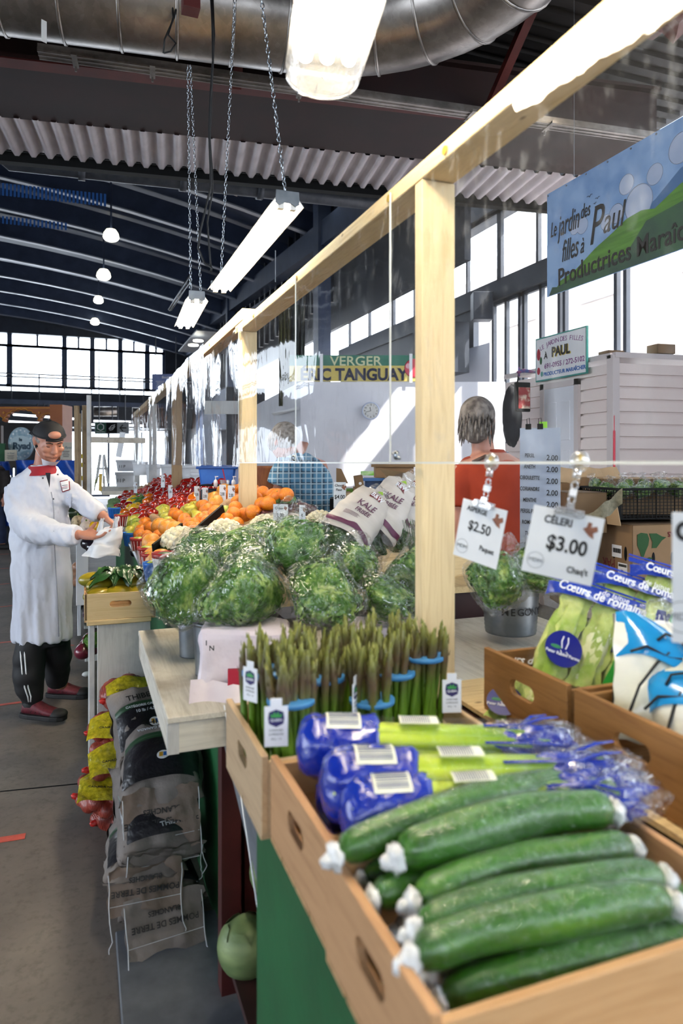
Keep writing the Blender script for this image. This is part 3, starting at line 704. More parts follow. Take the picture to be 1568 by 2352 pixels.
crate('wooden_crate', 'small wooden crate of green mangoes on the white board', .01, 3.31, .812, L=.31, Wd=.45, H=.118, m=[CRATE[0], CRATE[1]])
# mango crate's front (faces camera) gets its own handle board
mango = [o for o in COL.objects if o.get('label', '') == 'small wooden crate of green mangoes on the white board'][0]
for ch in list(mango.children):
    if ch.name.startswith('side_panel'): bpy.data.objects.remove(ch)
for y in (0, .437):
    mb = MB(); mb.holed(.31, .118, 0, .008, .095, .028, .013, frame((.155, y + .013, .059), (1, 0, 0), (0, 0, 1)))
    put('front_panel' if y == 0 else 'back_panel', bevel(mb.mesh('h'), .0015, 1), wood('crate_light_x', '#c9ad7d', '#d8bf92', 0, knots=False) if y == 0 else CRATE[0], mango)
crate('wooden_crate', 'wooden crate tilted under the kale bags', 1.02, 2.55, 1.03, L=.62, Wd=.34, H=.10, m=PINE, rz=R(12))
crate('wooden_crate', 'wooden crate behind the bagged greens with its edge showing', .50, 2.62, .96, L=.42, Wd=.30, H=.13, m=PINE, rz=R(4))

# ================================================================ cucumbers
M_cuke = None
k = NT('cucumber_skin'); v = k.co((1, 1, 1)); vs_ = k.co((1.2, 9, 9)); f = k.noise(vs_, 6, 3); f2 = k.noise(v, 7, 3)
mx = k.n('ShaderNodeMixRGB'); k.l(f2, mx.inputs[0]); k.l(k.ramp(f, [(.35, srgb('#1c4a0c')), (.55, srgb('#3f7d14')), (.75, srgb('#74a824'))]), mx.inputs[1]); mx.inputs[2].default_value = srgb('#2c5a16')
b = k.bsdf(Roughness=.35, Coat_Weight=.6, Specular_IOR_Level=.4); b.inputs['Coat Roughness'].default_value = .05
k.l(mx.outputs[0], b.inputs['Base Color']); nb = k.bump(k.noise(v, 55, 3, .6, 2), .35, .004); k.l(nb, b.inputs['Normal']); k.l(k.bump(k.noise(k.co((3, 1, 1)), 28, 2, .5, 2.5), .6, .006), b.inputs['Coat Normal']); M_cuke = k.fin(b.outputs[0])
M_crump = mat('crumpled_white_film', '#d9dcdc', '#f0f2f2', rough=.25, scale=60, bump=.9, bscale=90, dist=.006, coat=.5)
def crumple(mb, c, r, seed=0, n=14):
    mb.ell(c, r, n, max(10, n - 4), None, lambda d: 1 + .38 * mnoise.noise(d * 2.6 + Vector((seed, seed * 2, 0))) + .18 * mnoise.noise(d * 7 + Vector((seed, 0, 0))))
cuke_n = [0]
def cucumber(A, B, r, lab, sag=.006, bow=.012):
    cuke_n[0] += 1; s = cuke_n[0]
    A, B = Vector(A), Vector(B); L = (B - A).length; x = (B - A).normalized(); M = frame((A + B) / 2, x, Vector((0, 0, 1)).cross(x)); 
    # local: X along, Z up
    rt = root('cucumber', lab, 'cucumber', M=M, group='film wrapped cucumbers in the nearest crate')
    n = 26; path = []; rr = []
    for i in range(n + 1):
        t = i / n; path.append(((t - .5) * L, bow * (1 - (2 * t - 1) ** 2) + .003 * math.sin(t * 9 + s), -sag * (2 * t - 1) ** 2))
        e = min(t, 1 - t) / .09; rr.append(r * (1 - .05 * math.sin(t * 7 + s)) * (1 if e >= 1 else math.sqrt(max(.04, 1 - (1 - e) ** 2))) * (.86 + .14 * math.sin(PI * t)))
    mb = MB().tube(path, rr, 22); me = mb.mesh('c', True)
    for vv in me.vertices:
        a = math.atan2(vv.co.z, vv.co.y); vv.co += Vector((0, vv.co.y, vv.co.z)) * (.03 * math.sin(a * 7)) * .6
    put('body', me, M_cuke, rt, True)
    mb = MB(); mb.tube(path[0:26], [q * 1.045 + .0009 for q in rr[0:26]], 22, cap=False); fm = mb.mesh('w', True)
    for vv in fm.vertices: vv.co += wob(vv.co + Vector((s, 0, 0)), 55, .0011) + wob(vv.co, 20, .0012)
    put('plastic_wrap', fm, M_bag2, rt, True)
    for e, sg in ((0, -1), (n, 1)):
        mb = MB(); crumple(mb, (path[e][0] + sg * .002, path[e][1], path[e][2] - .004), (.010, .017, .017), s + sg); crumple(mb, (path[e][0] + sg * .010, path[e][1] + .003, path[e][2] - .008), (.012, .009, .010), s * 3 + sg)
        put('film_end', mb, M_crump, rt, True)
zc_ = 1.03
def cz(u1, v1, u2, v2, z1, z2, r, lab, **kw): cucumber(PZ(u1, v1, z1), PZ(u2, v2, z2), r, lab, **kw)
cz(775, 1952, 1310, 1788, 1.035, 1.055, .026, 'cucumber lying farthest back, against the celery')
cz(915, 1955, 1405, 1845, 1.04, 1.045, .029, 'thick cucumber in front of the farthest one, on top of the pile')
cz(858, 2052, 1180, 1985, .995, .99, .021, 'dark cucumber tucked low at the left behind the crumpled ends')
cz(950, 2052, 1455, 1935, 1.01, 1.01, .024, 'dark glossy cucumber in the middle of the crate')
cz(955, 2120, 1530, 2005, 1.015, 1.015, .023, 'bright green cucumber with strong glints in the middle of the crate')
cz(948, 2185, 1548, 2062, 1.01, 1.01, .025, 'cucumber overlapping the glinting one, second from the front')
cz(1010, 2290, 1660, 2150, .965, .97, .024, 'front cucumber lying low along the near crate board')
cz(1010, 2230, 1640, 2110, .955, .955, .02, 'shadowed cucumber deep under the front ones')
cz(1500, 2120, 1720, 2060, .98, .98, .022, 'cucumber end at the right edge of the crate')
cz(830, 2010, 1300, 1930, .975, .98, .022, 'shadowed cucumber deep beneath the back row')
cz(930, 2110, 1450, 2010, .955, .955, .022, 'shadowed cucumber at the bottom of the middle')

# ================================================================ celery
M_celery = bands('celery_stalks', [(0, '#b9cc3c'), (.45, '#b4cc2c'), (.8, '#7fa51f'), (1, '#4f7d18')], 0, -.19, .22, rough=.4, nz=.05, nscale=8, coat=.3)
M_cblue = mat('celery_bag_blue', '#0b2496', '#10309f', rough=.25, scale=20, bump=.9, bscale=38, coat=.6, dist=.008)
M_lab = mat('printed_label', '#d5d9c3', '#e1e4d2', rough=.5, scale=40)
M_navy = mat('label_navy_print', '#27366e', rough=.5)
def celery(A, B, r0, lab, seed):
    A, B = Vector(A), Vector(B); L = (B - A).length; x = (B - A).normalized(); M = frame((A + B) / 2, x, Vector((0, 0, 1)).cross(x))
    rt = root('celery_bunch', lab, 'celery', M=M, group='wrapped celery bunches')
    rs = random.Random(seed)
    for q in range(9):
        a = 2 * PI * q / 8; rr_ = 0 if q == 8 else 1
        path = []; rad = []
        for i in range(13):
            t = i / 12; w_ = (.56 - .06 * t) * r0 * rr_; path.append(((t - .48) * L, math.cos(a + t * .2) * w_, math.sin(a + t * .2) * w_)); rad.append(r0 * (.44 - .10 * t))
        mb = MB().tube(path, rad, 16, sq=.8); me = mb.mesh('s', True)
        for i_, vv in enumerate(me.vertices):
            j = i_ % 16; c_ = Vector(path[min(12, i_ // 16)]); vv.co += (vv.co - c_) * (.08 if j % 2 else -.04)
        put('stalk', me, M_celery, rt, True)
    # blue printed cap round the base
    rings = []
    for i in range(20):
        t = i / 19; xx = -.52 * L + t * .33 * L; e = 1 if t > .25 else math.sqrt(1 - (1 - t / .25) ** 2) * .85 + .15
        rings.append([(xx + (.012 * mnoise.noise(Vector((j * .9, seed, 0))) if i == 19 else 0), math.cos(2 * PI * j / 48) * r0 * 1.17 * e * (1 + .13 * mnoise.noise(Vector((j * .33, i * .35, seed)))), math.sin(2 * PI * j / 48) * r0 * 1.15 * e * (1 + .13 * mnoise.noise(Vector((j * .3, i * .4, seed + 5))))) for j in range(48)])
    put('printed_cap', MB().loft(rings), M_cblue, rt, True, label='blue printed bag bottom')
    # labels with barcode
    def patch(x0, x1, a0, a1, rad, m, nm, parent=rt, z=.0):
        mb = MB(); mb.grid(lambda a, b_: Vector((x0 + (x1 - x0) * a, math.cos(a0 + (a1 - a0) * b_) * (rad + z), math.sin(a0 + (a1 - a0) * b_) * (rad + z))), 6, 10); return put(nm, mb, m, parent, True)
    p1 = patch(-.40 * L, -.26 * L, R(50), R(128), r0 * 1.21, M_lab, 'label')
    for q in range(11): x0 = -.385 * L + q * .0022 * 5; patch(-.39 * L, -.27 * L, R(56 + q * 6.2), R(56 + q * 6.2 + (2.6 if q % 3 else 3.8)), r0 * 1.22, M_navy, 'barcode_line', p1)
    p2 = patch(-.1 * L, .06 * L, R(78), R(112), r0 * 1.13, M_lab, 'label')
    for q in range(14): xx = -.09 * L + q * .0035; patch(xx, xx + .0014, R(80), R(110), r0 * 1.145, M_navy, 'barcode_line', p2)
    rings = []
    for i in range(24):
        t = i / 23; e = r0 * (1.12 - .16 * t) * (1 if t < .9 else 1 - (t - .9) * 5)
        rings.append([Vector(((t - .38) * L * 1.12, math.cos(2 * PI * j / 28) * e, math.sin(2 * PI * j / 28) * e)) + wob((t * .5 + seed, j * .06, 0), 8, .0045) for j in range(28)])
    put('plastic_wrap', MB().loft(rings, False), M_bag2, rt, True)
    # gathered blue and clear top
    mb = MB(); crumple(mb, (.43 * L, 0, r0 * .1), (.09, r0 * .95, r0 * .8), seed + 9, 22)
    for q in range(5):
        a = rs.uniform(-.3, PI + .3); y0, z0 = math.cos(a) * r0 * .85, math.sin(a) * r0 * .85; y1, z1 = y0 * 1.2 + rs.uniform(-.012, .012), z0 * 1.2 + rs.uniform(-.01, .015)
        mb.tube([((.10 + .2 * rs.random()) * L, y0, z0), (.42 * L, y0 * 1.05, z0 * 1.05), (.50 * L, y1, z1), (.57 * L, y1 * 1.1, z1 * 1.05)], [.005, .006, .006, .003], 6, sq=.35)
    put('printed_stripe', mb, M_cblue, rt, True)
    mb = MB(); crumple(mb, (.47 * L, 0, 0), (.095, r0 * 1.15, r0 * .98), seed, 26); crumple(mb, (.60 * L, .012, .012), (.04, r0 * .6, r0 * .6), seed + 4, 20)
    put('bag_end', mb, M_bag, rt, True, label='gathered clear bag end')
celery(PZ(690, 1712, 1.045), PZ(1240, 1718, 1.03), .044, 'wrapped celery bunch with blue base, lying behind the others by the asparagus', 1)
celery(PZ(745, 1800, 1.05), PZ(1370, 1790, 1.035), .044, 'wrapped celery bunch in the middle with a white barcode label on blue', 2)
celery(PZ(790, 1868, 1.03), PZ(1390, 1835, 1.03), .042, 'wrapped celery bunch partly under the farthest cucumber', 3)
celery(PZ(740, 1850, .985), PZ(1300, 1760, .975), .04, 'wrapped celery bunch underneath the others in its crate', 4)

# ================================================================ asparagus
M_spear = bands('asparagus_spear', [(0, '#8f9f3c'), (.3, '#5f8a1c'), (.55, '#55761e'), (.68, '#5c5a2c'), (.80, '#54402c'), (.9, '#5e5a30'), (1, '#7d8038')], 2, 0, .25, rough=.5, nz=.03, nscale=30, bump=.3, scale=60, coat=.15)
M_scale = mat('asparagus_scale', '#6a5a44', '#74803a', rough=.6, scale=30)
M_band = mat('blue_rubber_band', '#2d6ea3', '#3c7fb3', rough=.5)
def spear_mesh(seed):
    rs = random.Random(seed); bx, by = rs.uniform(-.012, .012), rs.uniform(-.012, .012); H = rs.uniform(.225, .262)
    mb = MB(); path = []; rad = []
    for i in range(15):
        t = i / 14; path.append((bx * max(0, t - .6) ** 1.5 * 3.6, by * max(0, t - .6) ** 1.5 * 3.6, t * H)); rad.append(.0070 * (1 - .05 * math.sin(i * 2)) if t < .7 else .0073 * (1.15 - ((t - .72) / .28) ** 2 * 1.0) * (1.0 if i < 14 else .3))
    mb.tube(path, rad, 9)
    for q in range(16):
        t = (.16 + q * .11) if q < 5 else .68 + (q - 5) * .028
        i = min(13, int(t * 14)); c_ = Vector(path[i]).lerp(Vector(path[i + 1]), t * 14 - i); a = q * 2.4; r_ = rad[i] * 1.0; s_ = .011 if q < 5 else .0135
        d = Vector((math.cos(a), math.sin(a), 0)); n_ = Vector((-d.y, d.x, 0))
        mb.add([c_ + d * r_ * .9 - n_ * .004, c_ + d * r_ * 1.3, c_ + d * r_ * .9 + n_ * .004, c_ + d * (r_ * (1.35 if q > 5 else 1.1)) + Vector((0, 0, s_))], [(0, 1, 3), (1, 2, 3)])
    return mb.mesh('spear', True)
SP = [spear_mesh(i) for i in range(9)]
def queen_tag(parent, loc, rz, s=1.0, tilt=0):
    M = Matrix.Translation(loc) @ Matrix.Rotation(rz, 4, 'Z') @ Matrix.Rotation(R(90) + tilt, 4, 'X')
    t = put('tag', bevel(MB().box((0, 0, 0), (.036 * s, .062 * s, .001)).box((0, .036 * s, 0), (.018 * s, .014 * s, .001)).mesh('tg'), .0005, 1), M_white, parent); t.matrix_local = M
    put('emblem', MB().prism([(-.011 * s, .004 * s), (0, -.001 * s), (.011 * s, .004 * s), (.0125 * s, .013 * s), (.011 * s, .022 * s), (0, .026 * s), (-.011 * s, .022 * s), (-.0125 * s, .013 * s)], .0007), mat('tag_violet', '#2c2560', rough=.5), t, label='violet emblem')
    put('emblem_crown', MB().prism([(-.008 * s, .014 * s), (.008 * s, .014 * s), (.009 * s, .02 * s), (.005 * s, .017 * s), (.003 * s, .023 * s), (0, .018 * s), (-.003 * s, .023 * s), (-.005 * s, .017 * s), (-.009 * s, .02 * s)], .001), mat('crown_green', '#3f9a4c', rough=.5), t)
    letter(t, 'QUEEN', .0055 * s, 0, .0095 * s, M_white, .0009, bold=.0001, ext=.0002)
    letter(t, 'SUPERVISÉE', .0042 * s, 0, -.006 * s, M_ink, .0007, ext=.0001); letter(t, 'SUPERIEURE', .0042 * s, 0, -.012 * s, M_ink, .0007, ext=.0001); letter(t, '450 g - 1 lb', .0036 * s, 0, -.019 * s, M_ink, .0007, ext=.0001)
    return t
def bundle(x, y, z, rz, lab, n=15, tagp=None, rad=.036, lean=(0, 0), bz=.13):
    rt = root('asparagus_bundle', lab, 'asparagus', (x, y, z), rz, 'banded asparagus bundles in the pale crate'); rt.rotation_euler = (lean[0], lean[1], rz)
    rs = random.Random(int(x * 1000 + y * 77))
    for q in range(n):
        r_ = rad * math.sqrt((q + .5) / n); a = q * 2.4
        o = put('spear', SP[rs.randrange(9)], M_spear, rt, True); o.location = (r_ * math.cos(a), r_ * math.sin(a), rs.uniform(-.012, .006)); sc = rs.uniform(.9, 1.12)
        o.rotation_euler = (-.10 * math.sin(a) * r_ / .036 + rs.uniform(-.05, .05), .10 * math.cos(a) * r_ / .036 + rs.uniform(-.05, .05), rs.uniform(0, 6)); o.scale = (sc, sc, rs.uniform(.94, 1.06))
    mb = MB(); rb = rad + .0075; mb.loft([[(math.cos(2 * PI * j / 24) * rb_, math.sin(2 * PI * j / 24) * rb_, bz + zz) for j in range(24)] for rb_, zz in ((rb, 0), (rb + .0016, .001), (rb + .0016, .008), (rb, .009))]); put('rubber_band', mb, M_band, rt, True, label='blue rubber band')
    if tagp: queen_tag(rt, *tagp)
    return rt
def pos(u, v, z): return PZ(u, v, z)
zA = .935
bl = [(.352, 1.40, 0, 'asparagus bundle at the back left corner of its crate', None, .16), (.365, 1.245, .4, 'front left asparagus bundle with the largest white tag', ((-.053, -.091, .145), R(-14), 1.12), .15),
      (.445, 1.30, 1.1, 'asparagus bundle second from the left in the front row', ((.045, -.065, .145), R(52), 1.05), .168), (.52, 1.40, 2, 'asparagus bundle in the back row between the second and third front bundles', None, .17),
      (.535, 1.26, .7, 'asparagus bundle in the centre of the front row with a low band', None, .125), (.615, 1.33, 1.7, 'asparagus bundle right of centre behind the low banded one', None, .15),
      (.44, 1.425, 2.6, 'asparagus bundle in the back row, second from the left', None, .17), (.60, 1.435, .2, 'asparagus bundle at the back right near the post', None, .15), (.69, 1.34, .9, 'rightmost asparagus bundle overlapping the pine post', ((.021, -.085, .118), R(-16), 1.1), .175),
      (.375, 1.33, .1, 'asparagus bundle at the left edge behind the tagged one', ((-.073, -.023, .172), R(-58), 1.05), .18), (.69, 1.44, .5, 'asparagus bundle in the back right corner of its crate', None, .15)]
for x, y, rz, lab, tg, bz in bl: 
    r_ = bundle(x, y, zA - .012, rz * 0, lab, 18, tg, bz=bz)
# flat box lifting the bundles
slab('cardboard_tray', (.315, 1.21, .868), (.735, 1.49, .932), mat('tray_card', '#8a6d4a', '#97784f', rough=.8), 'cardboard tray the asparagus bundles stand in', 'tray')

# ================================================================ romaine and penguin bags in the right crates
M_rom = mat('romaine_leaf', '#8fae3c', '#d8e08a', rough=.45, scale=12, bump=.7, bscale=30, coat=.2)
M_rom2 = mat('romaine_pale', '#cfd884', '#e9edc4', rough=.4, scale=9, bump=.5)
M_bagblue = mat('bag_blue_print', '#1d3aa6', '#2645b4', rough=.25, coat=.5, bump=.5, bscale=25, dist=.006)
def pillow(mb, w, h, t, M, n=14, seed=0, wob_=.004):
    def f(sgn):
        def g(a, b_):
            x, y = (a - .5), (b_ - .5); e = max(0, 1 - (2 * abs(x)) ** 3) * max(0, 1 - (2 * abs(y)) ** 3)
            return Vector((x * w, y * h, sgn * t / 2 * e ** .6)) + wob((x * 2 + seed, y * 2, sgn), 3.3, wob_)
        return g
    mb.grid(f(1), n, n, M); mb.grid(lambda a, b_: f(-1)(1 - a, b_), n, n, M); return mb
I4 = Matrix.Identity(4)
def romaine_bag(M, lab, seed, w=.23, h=.27, tx=True):
    rt = root('lettuce_bag', lab, 'bag of lettuce', M=M, group='bags of romaine hearts')
    rs = random.Random(seed)
    for q in range(3):
        x0 = -w * .32 + q * w * .32; mb = MB(); path = [(x0 + .03 * t_, -h * .42 + h * .78 * t_, 0) for t_ in [i / 8 for i in range(9)]]
        mb.tube(path, [.020, .030, .034, .036, .036, .034, .030, .022, .008], 16); me = mb.mesh('h', True)
        for vv in me.vertices: vv.co += wob(vv.co + Vector((seed, q, 0)), 26, .006)
        put('romaine_heart', me, M_rom if q != 1 else M_rom2, rt, True)
        mb = MB()
        for l_ in range(3):
            a = R(50 + l_ * 38); mb.grid(lambda a_, b_: Vector((x0 + .03 * b_ + (.026 + .006 * math.sin(b_ * 20 + l_)) * math.cos(a) * 1.2 + (a_ - .5) * .03, -h * .4 + h * .74 * b_, .034 * math.sin(a) + .004 * math.sin(b_ * 25 + a_ * 5))), 4, 12)
        put('leaf', mb, M_rom2 if l_ % 2 else M_rom, rt, True)
    put('bag', pillow(MB(), w, h, .095, I4, 18, seed, .007), M_bag2, rt, True, label='clear bag')
    band = MB(); band.grid(lambda a_, b_: Vector(((a_ - .5) * w * .96, h * (.30 + .13 * b_), .052 * (max(0, 1 - (2 * abs(a_ - .5)) ** 3)) ** .6 * (1 - b_ * .55) + .004 * math.sin(a_ * 22 + b_ * 3) * .6)), 26, 5); bo = put('printed_band', band, M_bagblue, rt, True, label='blue printed band')
    if tx:
        letter(bo, 'Cœurs de romaine', .030, 0, h * .355, M_white, .053, rot=R(0), shear=.25, bold=.0006, sx=.85)
        letter(bo, 'de laitue', .018, .03, h * .41, M_white, .047, shear=.25)
    zp = put('zip_strip', MB().box((0, h * .485, 0), (w * .98, .012, .003)).box((0, h * .53, 0), (w * .98, .004, .002)), M_bagblue, rt)
    d = put('round_logo', MB().cyl((-.055, -.045, .046), (-.055, -.045, .048), .040, 32), mat('logo_blue', '#131c7c', rough=.3, coat=.4), rt, label='round blue logo')
    if tx:
        letter(d, 'Peter Rabbit Farms', .0095, -.055, -.058, M_white, .0485, bold=.0002)
        mb = MB()
        for sx_ in (-1, 1): mb.tube([(-.055 + sx_ * .004, -.045, .0485), (-.055 + sx_ * .007, -.03, .0485), (-.055 + sx_ * .005, -.018, .0485)], .0014, 6); mb.tube([(-.055 + sx_ * .006, -.05, .0485), (-.05 + sx_ * .008, -.056, .0485)], .001, 6)
        put('logo_mark', mb, M_white, d); put('logo_field', MB().ell((-.072, -.045, .0485), (.012, .004, .0004), 12, 6), mat('field_green', '#2e7d4f'), d)
        put('green_panel', MB().grid(lambda a_, b_: Vector((.03 + .035 * a_ + .045 * b_, -h * .45 + h * .70 * b_, .0495 - .018 * abs(b_ - .5) + .003 * math.sin(b_ * 20))), 4, 14), mat('bag_green_print', '#1f8a2a', '#2f9c3a', rough=.25, coat=.5), rt, True)
ax = Vector((.80, -.60, 0)).normalized()
def leanM(P, xdir, up): return frame(P, xdir, up)
romaine_bag(leanM(PX(1345, 1478, 1.06), RT * .90 - UP * .30 - FW * .15, UP * .85 + FW * .45 + RT * .25), 'bag of romaine hearts with round blue logo, nearest in its crate', 3)
romaine_bag(leanM(PX(1450, 1450, 1.2), RT * .93 - UP * .30, UP * .85 + FW * .5 + RT * .2), 'second bag of romaine hearts leaning behind the nearest', 5)
romaine_bag(leanM(PX(1545, 1425, 1.33), RT * .93 - UP * .26, UP * .85 + FW * .5 + RT * .1), 'third bag of romaine hearts at the right edge with its zip top showing', 8)
romaine_bag(leanM(PX(1225, 1610, .98), RT * .9 - FW * .4, UP * .5 + FW * .8), 'romaine bag low in the crate seen through the handle hole', 9, w=.2, h=.2)
# penguin printed bag -> plain blue and white produce bag with generic shapes
M_skyblue = mat('bag_sky_blue', '#1d86c4', '#2b97d4', rough=.2, coat=.7, bump=.4, bscale=20, dist=.006)
def snow_bag(M, lab, seed, w=.215, h=.24):
    rt = root('produce_bag', lab, 'bag of cauliflower', M=M, group='blue and white produce bags in the right crate')
    put('bag', pillow(MB(), w, h, .12, I4, 18, seed, .008), mat('bag_milky', '#d9d9c4', '#e8e7dc', rough=.2, coat=.7, bump=.6, bscale=12, dist=.01, scale=5), rt, True)
    put('printed_top', MB().grid(lambda a_, b_: Vector(((a_ - .5) * w * .98, h * (.08 + .05 * math.sin(a_ * 7 + 1) + (.38 - .0) * b_), .064 * (max(0, 1 - (2 * abs(a_ - .5)) ** 3) * max(.02, 1 - (2 * abs(.1 + .37 * b_)) ** 3)) ** .6 + .003)), 22, 10), M_skyblue, rt, True, label='blue printed top')
    letter(rt, 'Snow', .034, .03, h * .16, M_white, .068, shear=.2, bold=.0005)
    for q, pts in enumerate(([(-.10, .03), (-.07, .045), (-.03, .03), (.02, .035), (.07, .02)], [(-.11, -.10), (-.085, -.03), (-.05, .02), (-.03, .04)], [(.02, -.09), (.045, -.02), (.04, .03)], [(-.05, .06), (-.035, .075), (-.01, .07), (.0, .055)])):
        put('printed_line', MB().tube([(x, y, .066 - abs(x) * .12) for x, y in pts], .0028, 6), M_ink, rt, True)
    mb = MB(); crumple(mb, (0, h * .52, 0), (.05, .045, .03), seed, 20); put('bag_top', mb, M_bag, rt, True, label='gathered clear top')
snow_bag(leanM(PX(1535, 1570, 1.06), RT * .95 - UP * .2, UP * .8 + FW * .45 + RT * .3), 'blue and white printed produce bag at right edge, standing in its crate', 4)
snow_bag(leanM(PX(1640, 1660, 1.05), RT * .8 - FW * .3 + UP * .35, UP * .6 + FW * .6), 'white produce bag lying in front at the right frame edge', 6)
thing('red_apples_in_bag', MB().ell((0, 0, 0), (.03, .03, .03)), mat('apple_red', '#9c2f2a', '#b8433a', rough=.3), 'red piece showing under the plastic wrapped pail', 'apple', PZ(497, 1540, .86), smooth=True)

# cabbages on the lower shelf
M_cab = mat('cabbage', '#62774a', '#93a56e', rough=.5, scale=5, bump=.5, bscale=9, stretch=(1, 1, 3), dist=.01)
def cabbage(P, r, lab, seed):
    rt = root('cabbage', lab, 'cabbage', P, group='green cabbages on the lower shelf')
    put('head', MB().ell((0, 0, 0), (r, r, r * .96), 28, 20, None, lambda d: 1 + .06 * mnoise.noise(d * 2 + Vector((seed, 0, 0)))), M_cab, rt, True)
    mb = MB()
    for q in range(6):
        a0 = q * 1.05 + seed; mb.grid(lambda a, b_: Vector((math.cos(a0 + (a - .5) * 1.5 * math.sin(b_ * 2.6 + .2)) * math.sin(.25 + b_ * 2.2), math.sin(a0 + (a - .5) * 1.5 * math.sin(b_ * 2.6 + .2)) * math.sin(.25 + b_ * 2.2), -math.cos(.25 + b_ * 2.2))) * r * (1.03 + .01 * q), 8, 10)
    put('outer_leaf', mb, M_cab, rt, True)
cabbage(PD(566, 2170, 1.80), .072, 'green cabbage on the dark shelf beside the green panel', 1)
cabbage(PD(628, 2000, 1.80), .06, 'green cabbage mostly hidden by the green panel, above the other', 2)
# ================================================================ bagged greens
M_leaf = None
k = NT('leafy_green'); v = k.co((1, 1, 1)); f = k.noise(v, 26, 3); b = k.bsdf(Roughness=.5)
k.l(k.ramp(f, [(.3, srgb('#22480f')), (.5, srgb('#4a7d24')), (.68, srgb('#a3bd5c'))]), b.inputs['Base Color']); M_leaf = k.fin(b.outputs[0])
M_leaf_d = mat('kale_leaf', '#1f3a17', '#3f6326', rough=.5, scale=22)
def leafy(rx, ry, rz, n, size, seed):
    rs = random.Random(seed); mb = MB()
    mb.ell((0, 0, 0), (rx * .84, ry * .86, rz * .86), 20, 14, None, lambda d: 1 + .12 * mnoise.noise(d * 4 + Vector((seed, 0, 0))))
    for q in range(n):
        u = rs.uniform(-1, 1); a = rs.uniform(0, 2 * PI); s_ = math.sqrt(1 - u * u); d = Vector((s_ * math.cos(a), s_ * math.sin(a), u))
        p = Vector((d.x * rx, d.y * ry, d.z * rz)) * rs.uniform(.86, .99); t = d.cross(Vector((rs.uniform(-1, 1), rs.uniform(-1, 1), rs.uniform(-1, 1)))).normalized(); w_ = d.cross(t)
        L = size * rs.uniform(.7, 1.5); c = size * rs.uniform(.3, .5); up_ = d * L * rs.uniform(.05, .4)
        mb.add([p - t * L, p - w_ * c + up_ * .6, p + w_ * c + up_ * .4, p + t * L * .2 + w_ * c * 1.6 - d * .002, p + t * L + up_ * .1, p + t * L * .3 - w_ * c * 1.5], [(0, 1, 2), (1, 5, 4, 2), (2, 4, 3)])
    for q, p in enumerate(mb.v): mb.v[q] = p + wob(Vector((p.x / rx, p.y / ry, p.z / rz)) + Vector((seed * 3, 0, 0)), .9, .38 * rx)
    return mb.mesh('greens')
def bagmesh(rx, ry, rz, seed, tail=1.0):
    mb = MB()
    def fn(d):
        k_ = 1.10 + .14 * mnoise.noise(d * 2.2 + Vector((seed, 1, 0))) - .16 * abs(mnoise.noise(d * 4.5 + Vector((seed, 0, 4)))) - .07 * abs(mnoise.noise(d * 11 + Vector((seed, 3, 4))))
        if d.z > .86: k_ *= 1 + (d.z - .86) * 2.1 * tail
        return k_
    mb.ell((0, 0, 0), (rx, ry, rz), 64, 48, None, fn)
    for q, p in enumerate(mb.v): mb.v[q] = p + wob(Vector((p.x / rx, p.y / ry, p.z / rz)) + Vector((seed * 3, 0, 0)), .9, .38 * rx)
    return mb.mesh('film', True)
G = [(leafy(.115, .10, .085, 700, .012, 1), bagmesh(.12, .105, .088, 1)), (leafy(.115, .1, .085, 700, .011, 2), bagmesh(.12, .105, .088, 2, .4)), (leafy(.085, .08, .10, 550, .012, 3), bagmesh(.088, .083, .105, 3, 1.4))]
def greens(u, v, d, sx, sy, lab, var=0, rot=0, tilt=(0, 0), m=None, sz=1, dep=1):
    P = PD(u, v, d)
    rt = root('bagged_greens', lab, 'bag of greens', P, -YAW + rot, 'clear bags of leafy greens on the stall'); rt.rotation_euler = (tilt[0], tilt[1], -YAW + rot)
    gx = (.12, .12, .088)[var]; gz = (.088, .088, .105)[var]
    rt.scale = (sx / 2 / FPX * d / gx * 1.08, sz * dep, sy / 2 / FPX * d / gz * 1.05)
    put('greens', G[var][0], m or M_leaf, rt); put('clear_bag', G[var][1], M_bag, rt, True)
    return rt
greens(435, 1352, 2.20, 165, 165, 'large bag of herbs overhanging the white bench at far left', 1, .2, (0, R(28)))
greens(565, 1362, 2.10, 185, 150, 'large bag of parsley second from the left in the front row', 1, .9)
greens(742, 1366, 2.06, 195, 150, 'largest bag of parsley in the middle of the front row', 0, 2.1, (0, R(-6)))
greens(685, 1262, 2.42, 135, 150, 'tall bag of greens rising behind the middle of the front row', 2, .4, (0, R(-12)))
greens(800, 1300, 2.38, 140, 105, 'bag of greens behind the largest one, below the kale sleeves', 0, 1.1, (0, R(12)))
greens(890, 1378, 2.12, 125, 105, 'pointed bag of greens in front of the dill carton', 2, .2, (0, R(25)))
greens(948, 1330, 2.28, 110, 165, 'dark tall bag of greens just left of the near post', 2, 1.3, (0, R(-10)))
greens(545, 1268, 2.52, 115, 85, 'bag of greens behind the second front bag', 0, .5)
greens(470, 1262, 2.66, 105, 90, 'bag of greens beside the near cauliflower', 1, 2.2, (0, R(-30)))
greens(610, 1225, 2.80, 80, 60, 'small crinkled bag of greens behind, in front of the second post', 0, 1.7)
greens(668, 1212, 2.95, 85, 55, 'small crinkled bag of greens beside the small price cards', 1, .7)
greens(420, 1295, 2.55, 80, 60, 'small bag of greens in the low carton at the left', 0, 2.9)
greens(590, 1290, 2.40, 90, 70, 'bag of greens wedged between the front row and the tall bag', 1, 1.9)
greens(1145, 1330, 1.95, 110, 130, 'bag of greens hanging beside the right of the near post', 2, .8, (0, R(15)))
greens(1225, 1306, 2.05, 150, 105, 'wide bag of rosemary and herbs in the ribbed pail', 0, .1)
